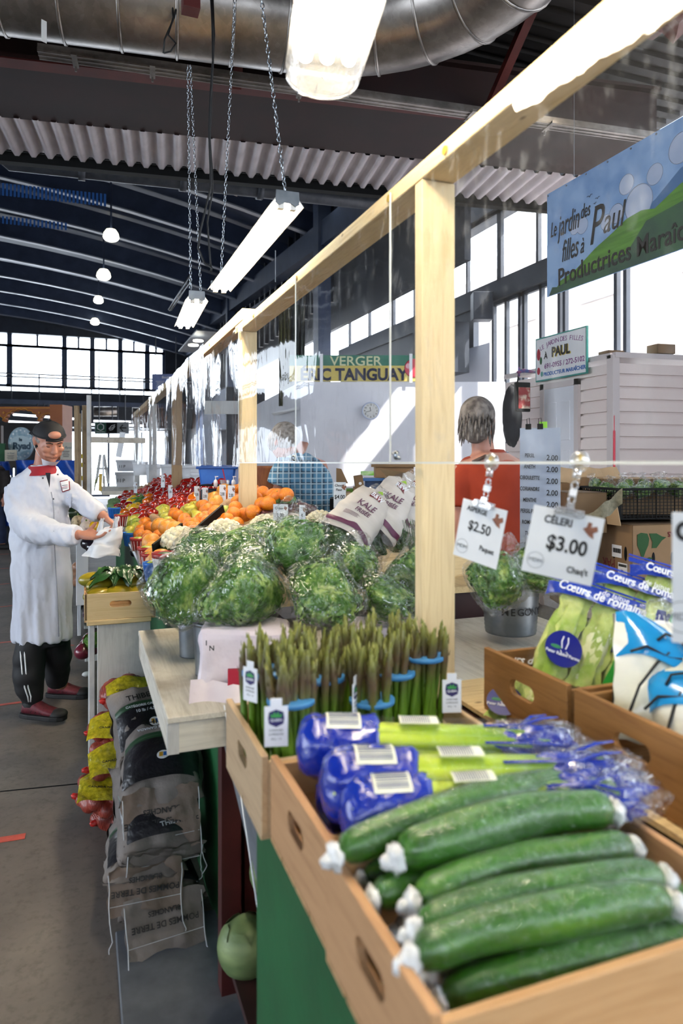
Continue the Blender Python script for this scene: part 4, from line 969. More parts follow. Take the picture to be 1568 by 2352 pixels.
greens(1330, 1330, 2.25, 130, 70, 'bag of pale green herbs behind the celery price card', 1, .6)
# pails, cartons
def pail(P, r, h, lab, m=None, ribs=True, name='metal_pail'):
    rt = root(name, lab, 'pail', P)
    prof = [(r * .88, 0)]
    for i in range(25):
        t = i / 24; prof.append((r * (.88 + .12 * t) + (.0018 if ribs and i % 2 else 0), .004 + t * (h - .004)))
    prof += [(r * 1.03, h), (r * 1.03, h + .006), (r * .97, h + .004), (r * .96, h - .02), (r * .86, .01)]
    put('body', MB().lathe(prof, 36), m or M_zinc, rt, True)
    return rt
pl = pail(PZ(1212, 1490, .90) + Vector((0, .1, .035)), .098, .17, 'ribbed galvanised pail lettered in black, right of the near post')
qd = Vector((-RT.y, RT.x, 0)); 
for i, ch in enumerate('MEGONY'):
    a = -YAW - PI / 2 - .42 + i * .26; M = frame((math.cos(a) * .0985, math.sin(a) * .0985, .085), (-math.sin(a), math.cos(a), 0), (0, 0, 1)); letter(pl, ch, .034, 0, 0, M_ink, .001, bold=.0004, M=M)
put('ear', MB().prism([(-.012, 0), (.012, 0), (.014, .03), (.008, .042), (-.008, .042), (-.014, .03)], .003), M_zinc, pl).matrix_local = frame((.06, -.08, .15), RT, UP)
pail(PZ(440, 1520, .853) + Vector((.02, .08, 0)), .055, .15, 'plain metal pail at the far left under the bagged herbs', ribs=False)
pail(PZ(482, 1560, .853) + Vector((.02, .06, 0)), .062, .16, 'second plain metal pail, partly wrapped in white plastic', ribs=False)
pail(PD(800, 1470, 2.25) - Vector((0, 0, .1)), .09, .16, 'dark metal pail under the largest bag of parsley', ribs=False, m=mat('dull_pail', '#5a5f5f', '#6d7272', rough=.4, metal=.6))
# white plastic wrapped carton
M_wrap = mat('white_plastic_wrap', '#d5c9d2', '#e3dae0', rough=.4, scale=5, bump=.6, bscale=7, dist=.02)
rt = root('wrapped_carton', 'carton wrapped in crumpled white plastic under the front greens', 'carton', PZ(560, 1600, .855) + Vector((0, .12, 0)), -YAW + R(6))
mb = MB(); mb.box((.03, 0, .09), (.26, .2, .18)); me = meval(mb.mesh('w'), [('BEVEL', dict(width=.03, segments=3)), ('SUBSURF', dict(levels=3, render_levels=3, subdivision_type='SIMPLE'))])
for vv in me.vertices: vv.co += wob(vv.co, 9, .02) + wob(vv.co, 28, .006)
put('plastic', me, M_wrap, rt, True)
mb = MB(); mb.grid(lambda a, b_: Vector((-.12 + .24 * a, -.11 - .045 * b_ + .015 * math.sin(a * 9), .05 - .055 * b_ - .02 * a)), 12, 6); put('plastic_skirt', mb, M_wrap, rt, True)
for i, (x, y, s_) in enumerate(((-.075, .155, .02), (-.06, .14, .02))): letter(rt, 'IN'[i], s_, 0, 0, M_ink, 0, M=frame((x, -.118, y), (1, 0, 0), (0, 0, 1)), bold=.0003)
mb = MB(); mb.box2((-.015, -.125, .025), (.02, -.112, .08)); put('red_window', mb, M_red, rt)
rt = root('dill_carton', 'pinkish white carton lettered in marker behind the asparagus', 'carton', PD(905, 1440, 2.15) - Vector((0, -.05, .16)), -YAW)
put('side', bevel(MB().box((0, 0, .08), (.25, .16, .17)).mesh('b'), .004, 2), M_wrap, rt); letter(rt, 'PLAt', .032, 0, 0, M_ink, 0, bold=.0005, M=frame((-.05, -.082, .14), (1, 0, 0), (0, 0, 1)))
thing('low_carton', bevel(MB().box((0, 0, 0), (.14, .2, .09)).mesh('lc'), .003), M_paper, 'low pale wooden carton under the far left greens', 'carton', PD(405, 1325, 2.62), -YAW + .1)
# chives
rt = root('chive_bunch', 'dark bunch of chives standing by the near post', 'chives', PD(968, 1290, 2.5))
mb = MB(); rs = random.Random(4)
for q in range(60): x, y = rs.uniform(-.02, .02), rs.uniform(-.02, .02); mb.tube([(x, y, -.1), (x * 2, y * 2, .03), (x * 3.6, y * 3, .15)], [.0016, .0016, .0006], 4)
put('leaves', mb, M_leaf_d, rt)
# kale sleeves
M_sleeve = mat('kraft_white_sleeve', '#b9b1a8', '#cdc6be', rough=.6, scale=4, bump=.25, bscale=14, stretch=(.4, 3, 1), dist=.006)
M_plum = mat('plum_print', '#571a3f', rough=.5)
def kale(u, v, d, w, h, lean, yaw, lab, seed):
    M = frame(PD(u, v, d), (RT * math.cos(yaw) + FW * math.sin(yaw)) * math.cos(lean[1]) - UP * math.sin(lean[1]), UP * math.cos(lean[0]) + FW * math.sin(lean[0]) + RT * lean[1])
    rt = root('kale_bag', lab, 'bag of kale', M=M, group='printed kale bags in the tilted crate')
    put('greens', leafy(w * .42, h * .2, .05, 500, .013, seed), M_leaf_d, rt).location = (0, -h * .34, 0)
    def sl(sg):
        def g(a, b_):
            x = (a - .5) * w * (1 - .35 * b_ ** 2.2); e = (max(0, 1 - (2 * abs(a - .5)) ** 2.6)) ** .5 * (1 - .9 * b_ ** 3)
            return Vector((x, -h * .2 + h * .72 * b_ + .012 * math.sin(a * 6 + seed), sg * .052 * e)) + wob((a * 2, b_ * 3, seed), 2.5, .006)
        return g
    s_ = put('printed_sleeve', MB().grid(sl(1), 14, 18).grid(lambda a, b_: sl(-1)(1 - a, b_), 14, 18), M_sleeve, rt, True, label='off white printed sleeve')
    def strip(y0, y1, m, nm, x0=0, x1=1): 
        return put(nm, MB().grid(lambda a, b_: sl(1)(x0 + (x1 - x0) * a, y0 + (y1 - y0) * b_) + Vector((0, 0, .0025)), 16, 3), m, s_, True)
    strip(.02 + .08, .02 + .17, M_plum, 'plum_band')
    strip(.80, .90, mat('brand_red', '#7d2228', rough=.5), 'red_patch', .34, .62)
    q = sl(1)(.48, .84); letter(s_, 'B&W', .024, q.x, q.y, M_white, q.z + .006, bold=.0003, shear=.2)
    put('green_leaf_mark', MB().prism([(-.012, 0), (.014, .003), (.004, .014)], .002), mat('leaf_mark', '#8fb52d'), s_).location = (q.x, q.y + .018, q.z + .002)
    q = sl(1)(.42, .58); letter(s_, 'KALE', .032, q.x, q.y, M_plum, q.z + .004, bold=.0004, shear=.3, rot=R(8))
    q = sl(1)(.42, .45); letter(s_, 'FRISÉE', .022, q.x, q.y, M_plum, q.z + .004, bold=.0003, shear=.3, rot=R(8))
    for i in range(4): strip(.30 + i * .025, .308 + i * .025, M_plum, 'text_line', .16, .42 - .03 * (i % 2))
    put('clear_bag', pillow(MB(), w * 1.02, h * .45, .11, Matrix.Translation((0, -h * .32, 0)), 12, seed, .006), M_bag, rt, True)
    mb = MB(); crumple(mb, (0, h * .54, 0), (w * .2, .03, .02), seed, 16); put('bag_end', mb, M_bag, rt, True)
kale(812, 1205, 2.55, .20, .29, (.4, .72), R(8), 'kale bag leaning at the left of the row, its crumpled end towards the price cards', 11)
kale(878, 1190, 2.65, .19, .31, (.35, .58), R(10), 'second kale bag from the left, brand patch facing the camera', 12)
kale(925, 1180, 2.8, .17, .30, (.3, .48), R(14), 'third kale bag, mostly behind the second', 13)
kale(953, 1175, 2.95, .17, .30, (.3, .1), R(10), 'rightmost upright kale bag beside the near post', 14)

# ================================================================ price cards
M_card = mat('price_card', '#c9cdd2', '#d6d9dc', rough=.5)
M_clip = film('clear_clip', crinkle=.2, haze=.25, rough=.1, blend=.5, lo=.2, hi=.8)
M_copper = mat('brown_cluster_print', '#8a5a44', '#6b4334', rough=.7, scale=90)
def hang_card(P, x, w, h, lines, lab, hang=True, small=False, seedy=0, grp='price cards hanging from the clear panel'):
    M = frame(P, x, UP + Vector((0, 0, 0)))
    rt = root('price_card', lab, 'price card', M=M, group=grp)
    c = put('card', bevel(MB().box((0, 0, 0), (w, h, .0015)).mesh('c'), .0006, 1), M_card, rt)
    for t, s_, xx, yy, bo, ro in lines: letter(c, t, s_ * h, xx * w, yy * h, M_ink, .0012, rot=ro, bold=bo * h, sx=.85, ext=.0003)
    mb = MB(); s_ = h * .10
    mb.prism([(-s_, 0), (-s_ * .5, s_ * .35), (-s_ * .4, s_ * 1.1), (s_ * .15, s_ * 1.0), (s_ * .1, s_ * .4), (s_ * .9, s_ * .7), (s_ * 1.1, 0), (s_ * .5, -s_ * .4), (s_ * .7, -s_ * 1.2), (0, -s_ * .9)], .0008); o = put('brown_print', mb, M_copper, c); o.location = (w * .33, h * .30, .001)
    if not small:
        mb = MB()
        for q in range(28):
            a, a2 = 2 * PI * q / 28, 2 * PI * (q + 1) / 28; r1, r2 = h * .115, h * .122; mb.add([(math.cos(a) * r1, math.sin(a) * r1, 0), (math.cos(a) * r2, math.sin(a) * r2, 0), (math.cos(a2) * r2, math.sin(a2) * r2, 0), (math.cos(a2) * r1, math.sin(a2) * r1, 0)], [(0, 1, 2, 3)])
        o = put('stamp_ring', mb, mat('faint_stamp', '#7d8288'), c); o.location = (-w * .33, -h * .30, .0012)
        letter(c, 'MDM', h * .085, -w * .33, -h * .30, mat('faint_stamp', '#7d8288'), .0012)
    if hang:
        k_ = hang
        cl = put('clip', MB().box((0, h * .5, .004), (w * .42, .012, .010)).box((0, h * .5 + .006, .006), (w * .12, .018, .006)).cyl((-w * .15, h * .5, .002), (-w * .15, h * .5, .014), .006, 10).cyl((w * .15, h * .5, .002), (w * .15, h * .5, .014), .006, 10), M_clip, rt, label='clear hinge clip')
        for q in range(3): put('link', MB().tube([(math.cos(a_) * .005, h * .5 + .022 + q * .012 + math.sin(a_) * .008, .004) for a_ in [2 * PI * i / 10 for i in range(11)]], .0018, 6), M_clip, rt, True)
        put('joint', MB().box((0, h * .5 + .034, .004), (.012, .011, .010)), M_white, rt)
        q_ = put('suction_cup', MB().ell((0, h * .5 + .088, .006), (.0165, .019, .008), 20, 12).cyl((0, h * .5 + .058, .006), (0, h * .5 + .075, .006), .007, 10), M_clip, rt, True)
        put('cup_centre', MB().ell((0, h * .5 + .090, .009), (.009, .013, .005), 12, 8), M_brass, q_, True)
    return rt
hang_card(PD(1291, 1252, 1.20), RT * .93 - FW * .30 - UP * .19, .118, .118, [('CÉLERI', .155, -.12, .33, .004, 0), ('$3.00', .30, .06, .0, .008, R(0)), ('Chaq\'t', .13, .27, -.33, .003, R(2))], 'white card reading CÉLERI $3.00 hanging from the clear panel', True)
hang_card(PD(1101, 1225, 1.42), RT * .72 - FW * .66 - UP * .21, .105, .122, [('ASPERGE', .115, -.14, .36, .003, R(-2)), ('$2.50', .23, -.02, .08, .004, R(-2)), ('Paquet', .12, .22, -.24, .002, R(-2))], 'white card reading ASPERGE $2.50 hanging in front of the near post', True)
hang_card(PX(1612, 1330, XP), RT * .9 - FW * .4, .07, .17, [('C', .2, -.3, .35, .01, 0)], 'blurred price card cut by the right frame edge', None)
def small_card(u, v, d, w, h, lines, lab, lean=.1, yaw=.2, stick=True):
    P = PD(u, v, d); rt = hang_card(P, RT * math.cos(yaw) - FW * math.sin(yaw), w, h, lines, lab, None, True, grp='small price cards standing in the produce')
    if stick: put('stick', MB().box((0, -h * .6, -.002), (.012, h * .6, .002)), M_clip, rt)
    return rt
small_card(644, 1181, 2.95, .065, .085, [('Choux', .18, -.1, .3, .002, 0), ('2.00', .25, 0, -.05, .003, 0)], 'small price card in the red lettuce behind the small greens')
small_card(694, 1186, 2.75, .042, .09, [('1.99', .16, 0, 0, .002, R(80))], 'narrow price card seen nearly edge on, left of the cauliflower', yaw=.9)
small_card(780, 1137, 3.1, .056, .115, [('Choux', .14, -.05, .37, .002, 0), ('Fleur', .14, -.05, .2, .002, 0), ('$4.00', .22, 0, -.08, .003, 0)], 'price card reading $4.00 above the cauliflower')
small_card(920, 1130, 3.0, .075, .09, [('KALE', .26, -.02, .26, .004, 0), ('$2.', .22, -.1, -.08, .003, 0)], 'price card reading KALE above the kale bags')
for i, (u, v, d, lab) in enumerate([(452, 1136, 4.6, 'price card in the citrus, left of the pair of soap pumps'), (471, 1140, 4.4, 'price card in the citrus, second from the left'), (511, 1135, 4.0, 'price card between the grapefruit and the blue tub'), (531, 1138, 3.8, 'price card just left of the second post'), (374, 1105, 6.0, 'price card behind the third post'), (391, 1130, 5.6, 'thin price card beside the third post'), (311, 1120, 7.0, 'price card far back above the red tomatoes'), (1002, 1165, 3.1, 'price card partly hidden by the near post')]):
    small_card(u, v, d, .06, .11, [('PRIX', .16, 0, .3, .002, 0), ('2.00', .22, 0, 0, .002, 0)] if False else [('2.00', .24, 0, 0, .002, 0)], lab, yaw=.75 if i < 7 else .2)
# long grey price list
M_list = mat('laminated_grey_sheet', '#9aa3b4', '#a8b1c1', rough=.2, coat=.5, bump=.3, bscale=4, dist=.02)
rt = root('price_list', 'tall grey laminated list of herbs and prices behind the celery card', 'price list', M=frame(PD(1240, 1145, 2.75), RT * .96 - FW * .25, UP), group=None)
put('sheet', MB().grid(lambda a, b_: Vector(((a - .5) * .155, (b_ - .5) * .56, .012 * math.sin(a * 5) * (1 - b_))), 12, 8), M_list, rt, True)
for i, (t, pr) in enumerate([('PERSIL', '2.00'), ('ANETH', '2.00'), ('CIBOULETTE', '2.00'), ('CORIANDRE', '2.00'), ('MENTHE', '2.00'), ('PERSIL PLAT', '2.00'), ('ROMARIN', '2.00'), ('THYM', ''), ('SAUGE', ''), ('OREGAN', ''), ('ESTRAGON', '')]):
    letter(rt, t, .022, -.04, .17 - i * .044, M_ink, .014, sx=.6, bold=.0003, rot=R(-2)); 
    if pr: letter(rt, pr, .030, .045, .16 - i * .046, M_ink, .014, sx=.85, bold=.0005, rot=R(-3))
for x in (-.045, .0): put('binder_clip', MB().box((x, .285, 0), (.022, .022, .012)).tube([(x - .005, .29, .004), (x - .006, .315, .004), (x + .003, .32, .004), (x + .006, .295, .004)], .0012, 6), M_black, rt)
put('green_note', MB().box((.012, .292, .001), (.03, .025, .001)), mat('neon_green', '#9be33c'), rt, label='neon green note')

# ================================================================ fruit slope
def sloped(u, v, dz=0):
    r = ray(u, v); t = (EYE - 1.07 - dz + .15) / (.5 * r.x - r.z); return EYEV + r * t
def fm(n_, c1, c2, sc=6, bump=.25, rough=.4, coat=.2, bs=90, sss=0): return mat(n_, c1, c2, rough=rough, scale=sc, bump=bump, bscale=bs, coat=coat, dist=.002)
FM_ = dict(orange=fm('orange_peel', '#d96f08', '#ea8a12', bump=.4), grapefruit=fm('grapefruit_peel', '#d9852a', '#e3a545', 12), tomato=fm('tomato_skin', '#9c1b10', '#b82a16', bump=0, rough=.2, coat=.8), pear=fm('pear_skin', '#b9ac2c', '#c6bd45', 20),
  apple_g=fm('green_apple_skin', '#8a9a2a', '#a2ae3c', 12), pepper_r=fm('red_pepper_skin', '#7c0c0a', '#980f0b', bump=0, rough=.15, coat=.9), pepper_o=fm('orange_pepper_skin', '#c9590a', '#dc6f10', bump=0, rough=.15, coat=.9), pepper_y=fm('yellow_pepper_skin', '#d3a210', '#e2b720', bump=0, rough=.15, coat=.9),
  broccoli=fm('broccoli_head', '#5a7a4c', '#7b9a68', 40, .8, .8, 0), potato=fm('potato_skin', '#a58464', '#c0a283', 10, .3, .7, 0), plum_apple=fm('dark_red_apple', '#6f1a24', '#8c2a2e', 8, 0), bean=fm('green_bean', '#3f6b26', '#5c8a35', 12, 0), onion_r=fm('red_onion_skin', '#571427', '#7a2238', 12, .1, .3, .5, 8), yapple=fm('yellow_apple', '#b7b136', '#c9c85a', 9, 0))
M_stem = mat('green_stem', '#4a5f22', '#65793a', rough=.7)
def fruit_mesh(kind, seed=0):
    mb = MB(); S = Vector((seed, seed * 2, 0))
    if kind in ('orange', 'grapefruit'): mb.ell((0, 0, 0), (1, 1, .93), 20, 14, None, lambda d: 1 + .02 * mnoise.noise(d * 2 + S) - .04 * max(0, d.z - .95) * 10)
    elif kind == 'tomato': mb.ell((0, 0, 0), (1.05, 1.05, .84), 24, 14, None, lambda d: 1 + .03 * math.cos(5 * math.atan2(d.y, d.x)) * (1 - abs(d.z)) - .22 * max(0, d.z - .8) * 3)
    elif kind.startswith('pepper'): mb.ell((0, 0, 0), (1, 1, 1.05), 28, 16, None, lambda d: 1 + .11 * abs(math.cos(2 * math.atan2(d.y, d.x))) * math.sqrt(max(0, 1 - d.z * d.z)) - .25 * max(0, d.z - .8) * 4 + .04 * mnoise.noise(d * 2 + S))
    elif kind == 'pear': mb.lathe([(.05, -1), (.55, -.92), (.9, -.55), (1, -.15), (.85, .3), (.55, .7), (.4, 1.05), (.3, 1.3), (.05, 1.38)], 20)
    elif kind == 'broccoli': mb.ell((0, 0, 0), (1.1, 1.1, .8), 30, 20, None, lambda d: 1 + .16 * mnoise.noise(d * 5 + S) + .1 * mnoise.noise(d * 14 + S))
    elif kind == 'bean':
        for q in range(16): a = rnd.uniform(0, 3); x, y = rnd.uniform(-.8, .8), rnd.uniform(-.8, .8); z = rnd.uniform(-.2, .5); mb.tube([(x - math.cos(a), y - math.sin(a), z), (x, y, z + .2), (x + math.cos(a), y + math.sin(a), z)], [.08, .12, .06], 6)
    elif kind == 'potato': mb.ell((0, 0, 0), (1.25, .95, .8), 16, 12, None, lambda d: 1 + .1 * mnoise.noise(d * 1.5 + S))
    else: mb.ell((0, 0, 0), (1.03, 1.03, .92), 18, 12, None, lambda d: 1 + .03 * mnoise.noise(d * 2 + S) - .25 * max(0, d.z - .85) * 3)
    return mb.mesh(kind, True)
FMESH = {k_: fruit_mesh(k_, i) for i, k_ in enumerate(FM_)}
stem_tom = MB()
for q in range(5): a = q * 1.257; stem_tom.add([(0, .08, .8), (.1 * math.sin(a), -.1 * math.cos(a), .8), (math.cos(a) * .55, math.sin(a) * .55, .78)], [(0, 1, 2)])
stem_tom.tube([(0, 0, .74), (.03, .02, .95)], [.05, .04], 6); stem_tom = stem_tom.mesh('calyx')
stem_pep = MB().tube([(0, 0, .7), (.02, 0, .95), (.12, .05, 1.2)], [.2, .09, .08], 8).mesh('stem', True)
stem_ap = MB().tube([(0, 0, .75), (.03, .0, 1.1)], [.03, .03], 5).mesh('stem', True)
stem_pear = MB().tube([(0, 0, 1.3), (.08, 0, 1.65)], [.05, .04], 5).mesh('stem', True)
btn = MB().ell((0, 0, .9), (.09, .09, .03), 8, 4).mesh('button', True)
SIZE = dict(orange=.038, grapefruit=.052, tomato=.037, pear=.034, apple_g=.035, pepper_r=.042, pepper_o=.043, pepper_y=.04, broccoli=.05, potato=.033, plum_apple=.034, bean=.055, onion_r=.036, yapple=.035)
NAME = dict(orange='orange', grapefruit='grapefruit', tomato='tomato', pear='pear', apple_g='green_apple', pepper_r='bell_pepper', pepper_o='bell_pepper', pepper_y='bell_pepper', broccoli='broccoli_crown', potato='potato', plum_apple='red_apple', bean='green_bean_heap', onion_r='red_onion', yapple='yellow_apple')
CAT = dict(orange='orange', grapefruit='grapefruit', tomato='tomato', pear='pear', apple_g='apple', pepper_r='bell pepper', pepper_o='bell pepper', pepper_y='bell pepper', broccoli='broccoli', potato='potato', plum_apple='apple', bean='green beans', onion_r='onion', yapple='apple')
def fruit(kind, P, lab, grp, s=1.0, parts=True):
    rt = root(NAME[kind], lab, CAT[kind], P, 0, grp)
    r_ = SIZE[kind] * s; rt.scale = (r_,) * 3
    tl = (.9 if kind != 'pear' else 1.3); rt.rotation_euler = (rnd.uniform(-tl, tl), rnd.uniform(-tl, tl), rnd.uniform(0, 6.28))
    o = put('body', FMESH[kind], FM_[kind], rt)
    if parts:
        if kind == 'tomato': put('calyx', stem_tom, M_stem, rt)
        elif kind.startswith('pepper'): put('stem', stem_pep, M_stem, rt)
        elif kind == 'pear': put('stem', stem_pear, M_stem, rt)
        elif kind in ('apple_g', 'plum_apple', 'yapple'): put('stem', stem_ap, M_stem, rt)
        elif kind in ('orange', 'grapefruit'): put('stem_button', btn, M_stem, rt)
    return rt
KEY = [('orange', 331, 1200, 'orange highest at the left end of the citrus, over a red basket'), ('orange', 344, 1211, 'orange just right of the highest left one'), ('orange', 320, 1228, 'orange at the front left above the red basket'), ('orange', 338, 1232, 'orange in the front row beside the grapefruit'),
 ('grapefruit', 384, 1212, 'largest grapefruit, with a pale dent on top'), ('grapefruit', 366, 1208, 'grapefruit half behind the largest one'), ('grapefruit', 348, 1246, 'grapefruit at the very front of the citrus, below the largest'),
 ('orange', 409, 1184, 'orange with a sticker at the back of the middle pile'), ('orange', 424, 1195, 'large orange in the middle pile above the cauliflowers'), ('orange', 437, 1213, 'small orange low in the middle pile'), ('orange', 452, 1216, 'small orange low by the black tray'), ('orange', 448, 1204, 'orange at the right of the middle pile'),
 ('orange', 477, 1170, 'orange at the upper left of the right citrus pile'), ('orange', 493, 1179, 'large orange in the centre of the right citrus pile'), ('orange', 462, 1193, 'orange under the lying pear'), ('orange', 478, 1199, 'orange at the bottom of the right citrus pile'), ('orange', 520, 1194, 'orange at the foot of the right pile near the post'), ('orange', 537, 1181, 'large orange beside the second post'), ('orange', 545, 1153, 'orange highest beside the second post'), ('orange', 541, 1167, 'orange behind the large one beside the second post'),
 ('pear', 440, 1170, 'yellow pear lying on its side above the oranges'), ('pear', 453, 1185, 'second yellow pear under the lying one'), ('yapple', 308, 1192, 'yellow apple at the upper left of the citrus'), ('apple_g', 312, 1200, 'greenish apple below the yellow one'), ('yapple', 376, 1178, 'yellow apple with sticker in front of the tomatoes'), ('yapple', 380, 1188, 'stickered yellow apple below the other stickered one'), ('pear', 298, 1218, 'pear at the far left edge of the fruit over a blue basket'),
 ('grapefruit', 499, 1155, 'yellowish grapefruit at the top of the right pile'), ('apple_g', 519, 1175, 'green apple beside the large centre orange'), ('potato', 521, 1160, 'brown kiwi like fruit behind the green apple'), ('potato', 356, 1190, 'brown fruit between the stickered apples and oranges'),
 ('tomato', 330, 1166, 'tomato cluster fruit at the left of the tomatoes'), ('tomato', 356, 1161, 'tomato with green calyx in the middle of the row'), ('tomato', 375, 1154, 'tomato second from the third post'), ('tomato', 398, 1152, 'largest bright tomato near the third post'), ('tomato', 416, 1151, 'dark tomato beside the third post'), ('tomato', 403, 1168, 'tomato below the largest bright one'), ('tomato', 353, 1179, 'tomato alone in front of the row'), ('tomato', 420, 1163, 'dark tomato low beside the third post'), ('tomato', 332, 1180, 'small tomato in front left'), ('tomato', 307, 1176, 'tomato under the orange pepper'),
 ('pepper_r', 286, 1157, 'dark red bell pepper at the left edge of the slope'), ('pepper_o', 284, 1179, 'orange bell pepper below the dark red one'), ('pepper_y', 300, 1152, 'yellow bell pepper behind the dark red one'), ('pepper_r', 363, 1139, 'dark red bell pepper with long green stem'), ('pepper_o', 344, 1144, 'orange bell pepper left of the long stemmed one'), ('pepper_r', 437, 1132, 'red bell pepper right of the third post'), ('pepper_o', 446, 1148, 'orange bell pepper right of the third post'), ('pepper_y', 309, 1167, 'small yellow pepper behind the tomatoes'), ('pepper_r', 272, 1172, 'red pepper at the left border above the blue baskets'),
 ('tomato', 289, 1132, 'single tomato standing above the red heap'), ('tomato', 393, 1098, 'upper tomato of the pair stacked behind the third post'), ('tomato', 386, 1110, 'lower tomato of the pair stacked behind the third post'),
 ('broccoli', 258, 1164, 'broccoli crown at the left edge of the slope'), ('broccoli', 268, 1158, 'broccoli crown right of the first crown'), ('bean', 324, 1149, 'heap of green beans behind the tomatoes')]
placed = []
for kd, u, v, lab in KEY:
    P = sloped(u, v); placed.append((P, SIZE[kd])); fruit(kd, P, lab, {'o': 'oranges and citrus on the slope'}.get(kd[0], 'fruit and vegetables on the slope') if kd in ('orange', 'grapefruit') else 'tomatoes, peppers and other produce on the slope')
FILL = KEY + [('tomato', 255, 1147, 0), ('tomato', 300, 1138, 0), ('tomato', 330, 1136, 0), ('potato', 285, 1124, 0), ('potato', 240, 1132, 0), ('potato', 310, 1118, 0), ('plum_apple', 250, 1108, 0), ('yapple', 245, 1118, 0), ('yapple', 225, 1120, 0), ('pepper_r', 460, 1140, 0), ('plum_apple', 225, 1104, 0)]
FL = {'tomato': 'tomato filling the red part of the slope among its neighbours', 'orange': 'orange lower in the citrus heap, partly hidden', 'grapefruit': 'grapefruit lower in the citrus heap, partly hidden', 'pear': 'pear half buried in the citrus heap', 'yapple': 'yellow apple half hidden between neighbours', 'apple_g': 'green apple half hidden between neighbours', 'potato': 'brown root vegetable in the far heap', 'pepper_r': 'red pepper half hidden in the pepper heap', 'pepper_o': 'orange pepper half hidden in the pepper heap', 'pepper_y': 'yellow pepper half hidden in the pepper heap', 'plum_apple': 'dark red apple in the far heap', 'broccoli': 'broccoli crown half hidden at the slope edge', 'bean': 'green bean heap half hidden', 'onion_r': 'red onion in the far heap'}
nf = 0; y = 3.25
while y < 8.6:
    x = .34
    while x < .92:
        P = Vector((x + rnd.uniform(-.015, .015), y + rnd.uniform(-.015, .015), 0)); P.z = 1.065 + .5 * (P.x - .3) + rnd.uniform(-.035, .0)
        u, v = proj(P); kd = min(FILL, key=lambda q: (q[1] - u) ** 2 + ((q[2] - v) * 1.6) ** 2)[0]
        s_ = .62 if (kd in ('tomato', 'potato') and y > 5.9) else 1
        if kd == 'bean' and rnd.random() < .5: kd = 'tomato'
        if min([(P - q).length - r_ - SIZE[kd] for q, r_ in placed] + [1]) > -.012:
            placed.append((P, SIZE[kd] * s_)); fruit(kd, P, FL[kd], 'half hidden ' + CAT[kd] + 's filling the slope', s_, y < 5.2); nf += 1
        x += .052 if s_ < 1 else .072
    y += .055 if y > 5.9 else .074
# cauliflowers
M_curd = mat('cauliflower_curd', '#cfc6a4', '#e6dfc4', rough=.8, scale=30, bump=.5, bscale=60, dist=.004)
def cauli(u, v, d, w, lab, seed, tilt=0):
    r_ = w / 2 / FPX * d; rt = root('cauliflower', lab, 'cauliflower', PD(u, v, d), 0, 'white cauliflower heads')
    rt.rotation_euler = (0, tilt, 0)
    mb = MB(); rs = random.Random(seed)
    mb.ell((0, 0, 0), (r_ * .88, r_ * .88, r_ * .72), 20, 12)
    for q in range(70):
        z = 1 - (q + .5) / 70 * 1.35; a = q * 2.4; s_ = math.sqrt(max(0, 1 - z * z)); p = Vector((s_ * math.cos(a) * r_ * .84, s_ * math.sin(a) * r_ * .84, z * r_ * .68))
        mb.ell(p, (r_ * .2,) * 3, 10, 8, None, lambda d_: 1 + .14 * mnoise.noise(d_ * 3 + p * 50))
    put('curd', mb, M_curd, rt, True)
    mb = MB()
    for q in range(9):
        a0 = q * .7; mb.grid(lambda a, b_: Vector((math.cos(a0 + (a - .5) * .9) * r_ * (.5 + .62 * b_), math.sin(a0 + (a - .5) * .9) * r_ * (.5 + .62 * b_), -r_ * .75 + r_ * (.75 + .1 * math.sin(q * 3)) * b_ ** 1.5 + .004 * math.sin(a * 20))), 8, 8)
    put('leaf', mb, M_leaf_d, rt, True)
cauli(411, 1246, 3.30, 88, 'cauliflower nearest the chrome rail in a black net', 1, R(-12)); cauli(516, 1228, 3.1, 88, 'cauliflower in the middle with a dark rubber band', 2); cauli(735, 1201, 3.0, 70, 'cauliflower right of the small price cards in a red tray', 3); cauli(610, 1215, 3.15, 80, 'cauliflower behind the leeks next to the second post', 4)
# black trays, leeks, red tray
thing('black_tray', MB().bar(PD(450, 1222, 3.15), PD(512, 1168, 3.35), .012, .04), M_black, 'black plastic tray edge behind the middle cauliflower', 'tray')
thing('black_tray', MB().bar(PD(352, 1262, 3.2), PD(418, 1212, 3.5), .012, .05), M_black, 'black net tray edge over the cauliflower near the rail', 'tray')
rt = root('leek_bunch', 'bunch of leeks or green onions lying over the cauliflowers', 'leeks', PD(545, 1228, 2.95))
A_, B_ = PD(505, 1240, 2.95) - PD(545, 1228, 2.95), PD(612, 1208, 2.95) - PD(545, 1228, 2.95)
for q in range(5): off = Vector((0, .01 * q, .007 * math.sin(q * 2))); put('stalk', MB().tube([A_ + off, (A_ + B_) / 2 + off + Vector((0, 0, .006)), B_ + off * 1.5], [.009, .008, .005], 8), mat('leek_green', '#5c8a26', '#8fae4a', rough=.4, scale=20), rt, True)
thing('red_tray', bevel(MB().box((0, 0, 0), (.16, .12, .035)).mesh('rt'), .003), mat('dark_red_tray', '#7a1216', rough=.4), 'dark red tray under the cauliflower by the price cards', 'tray', PD(735, 1222, 3.0), -YAW)
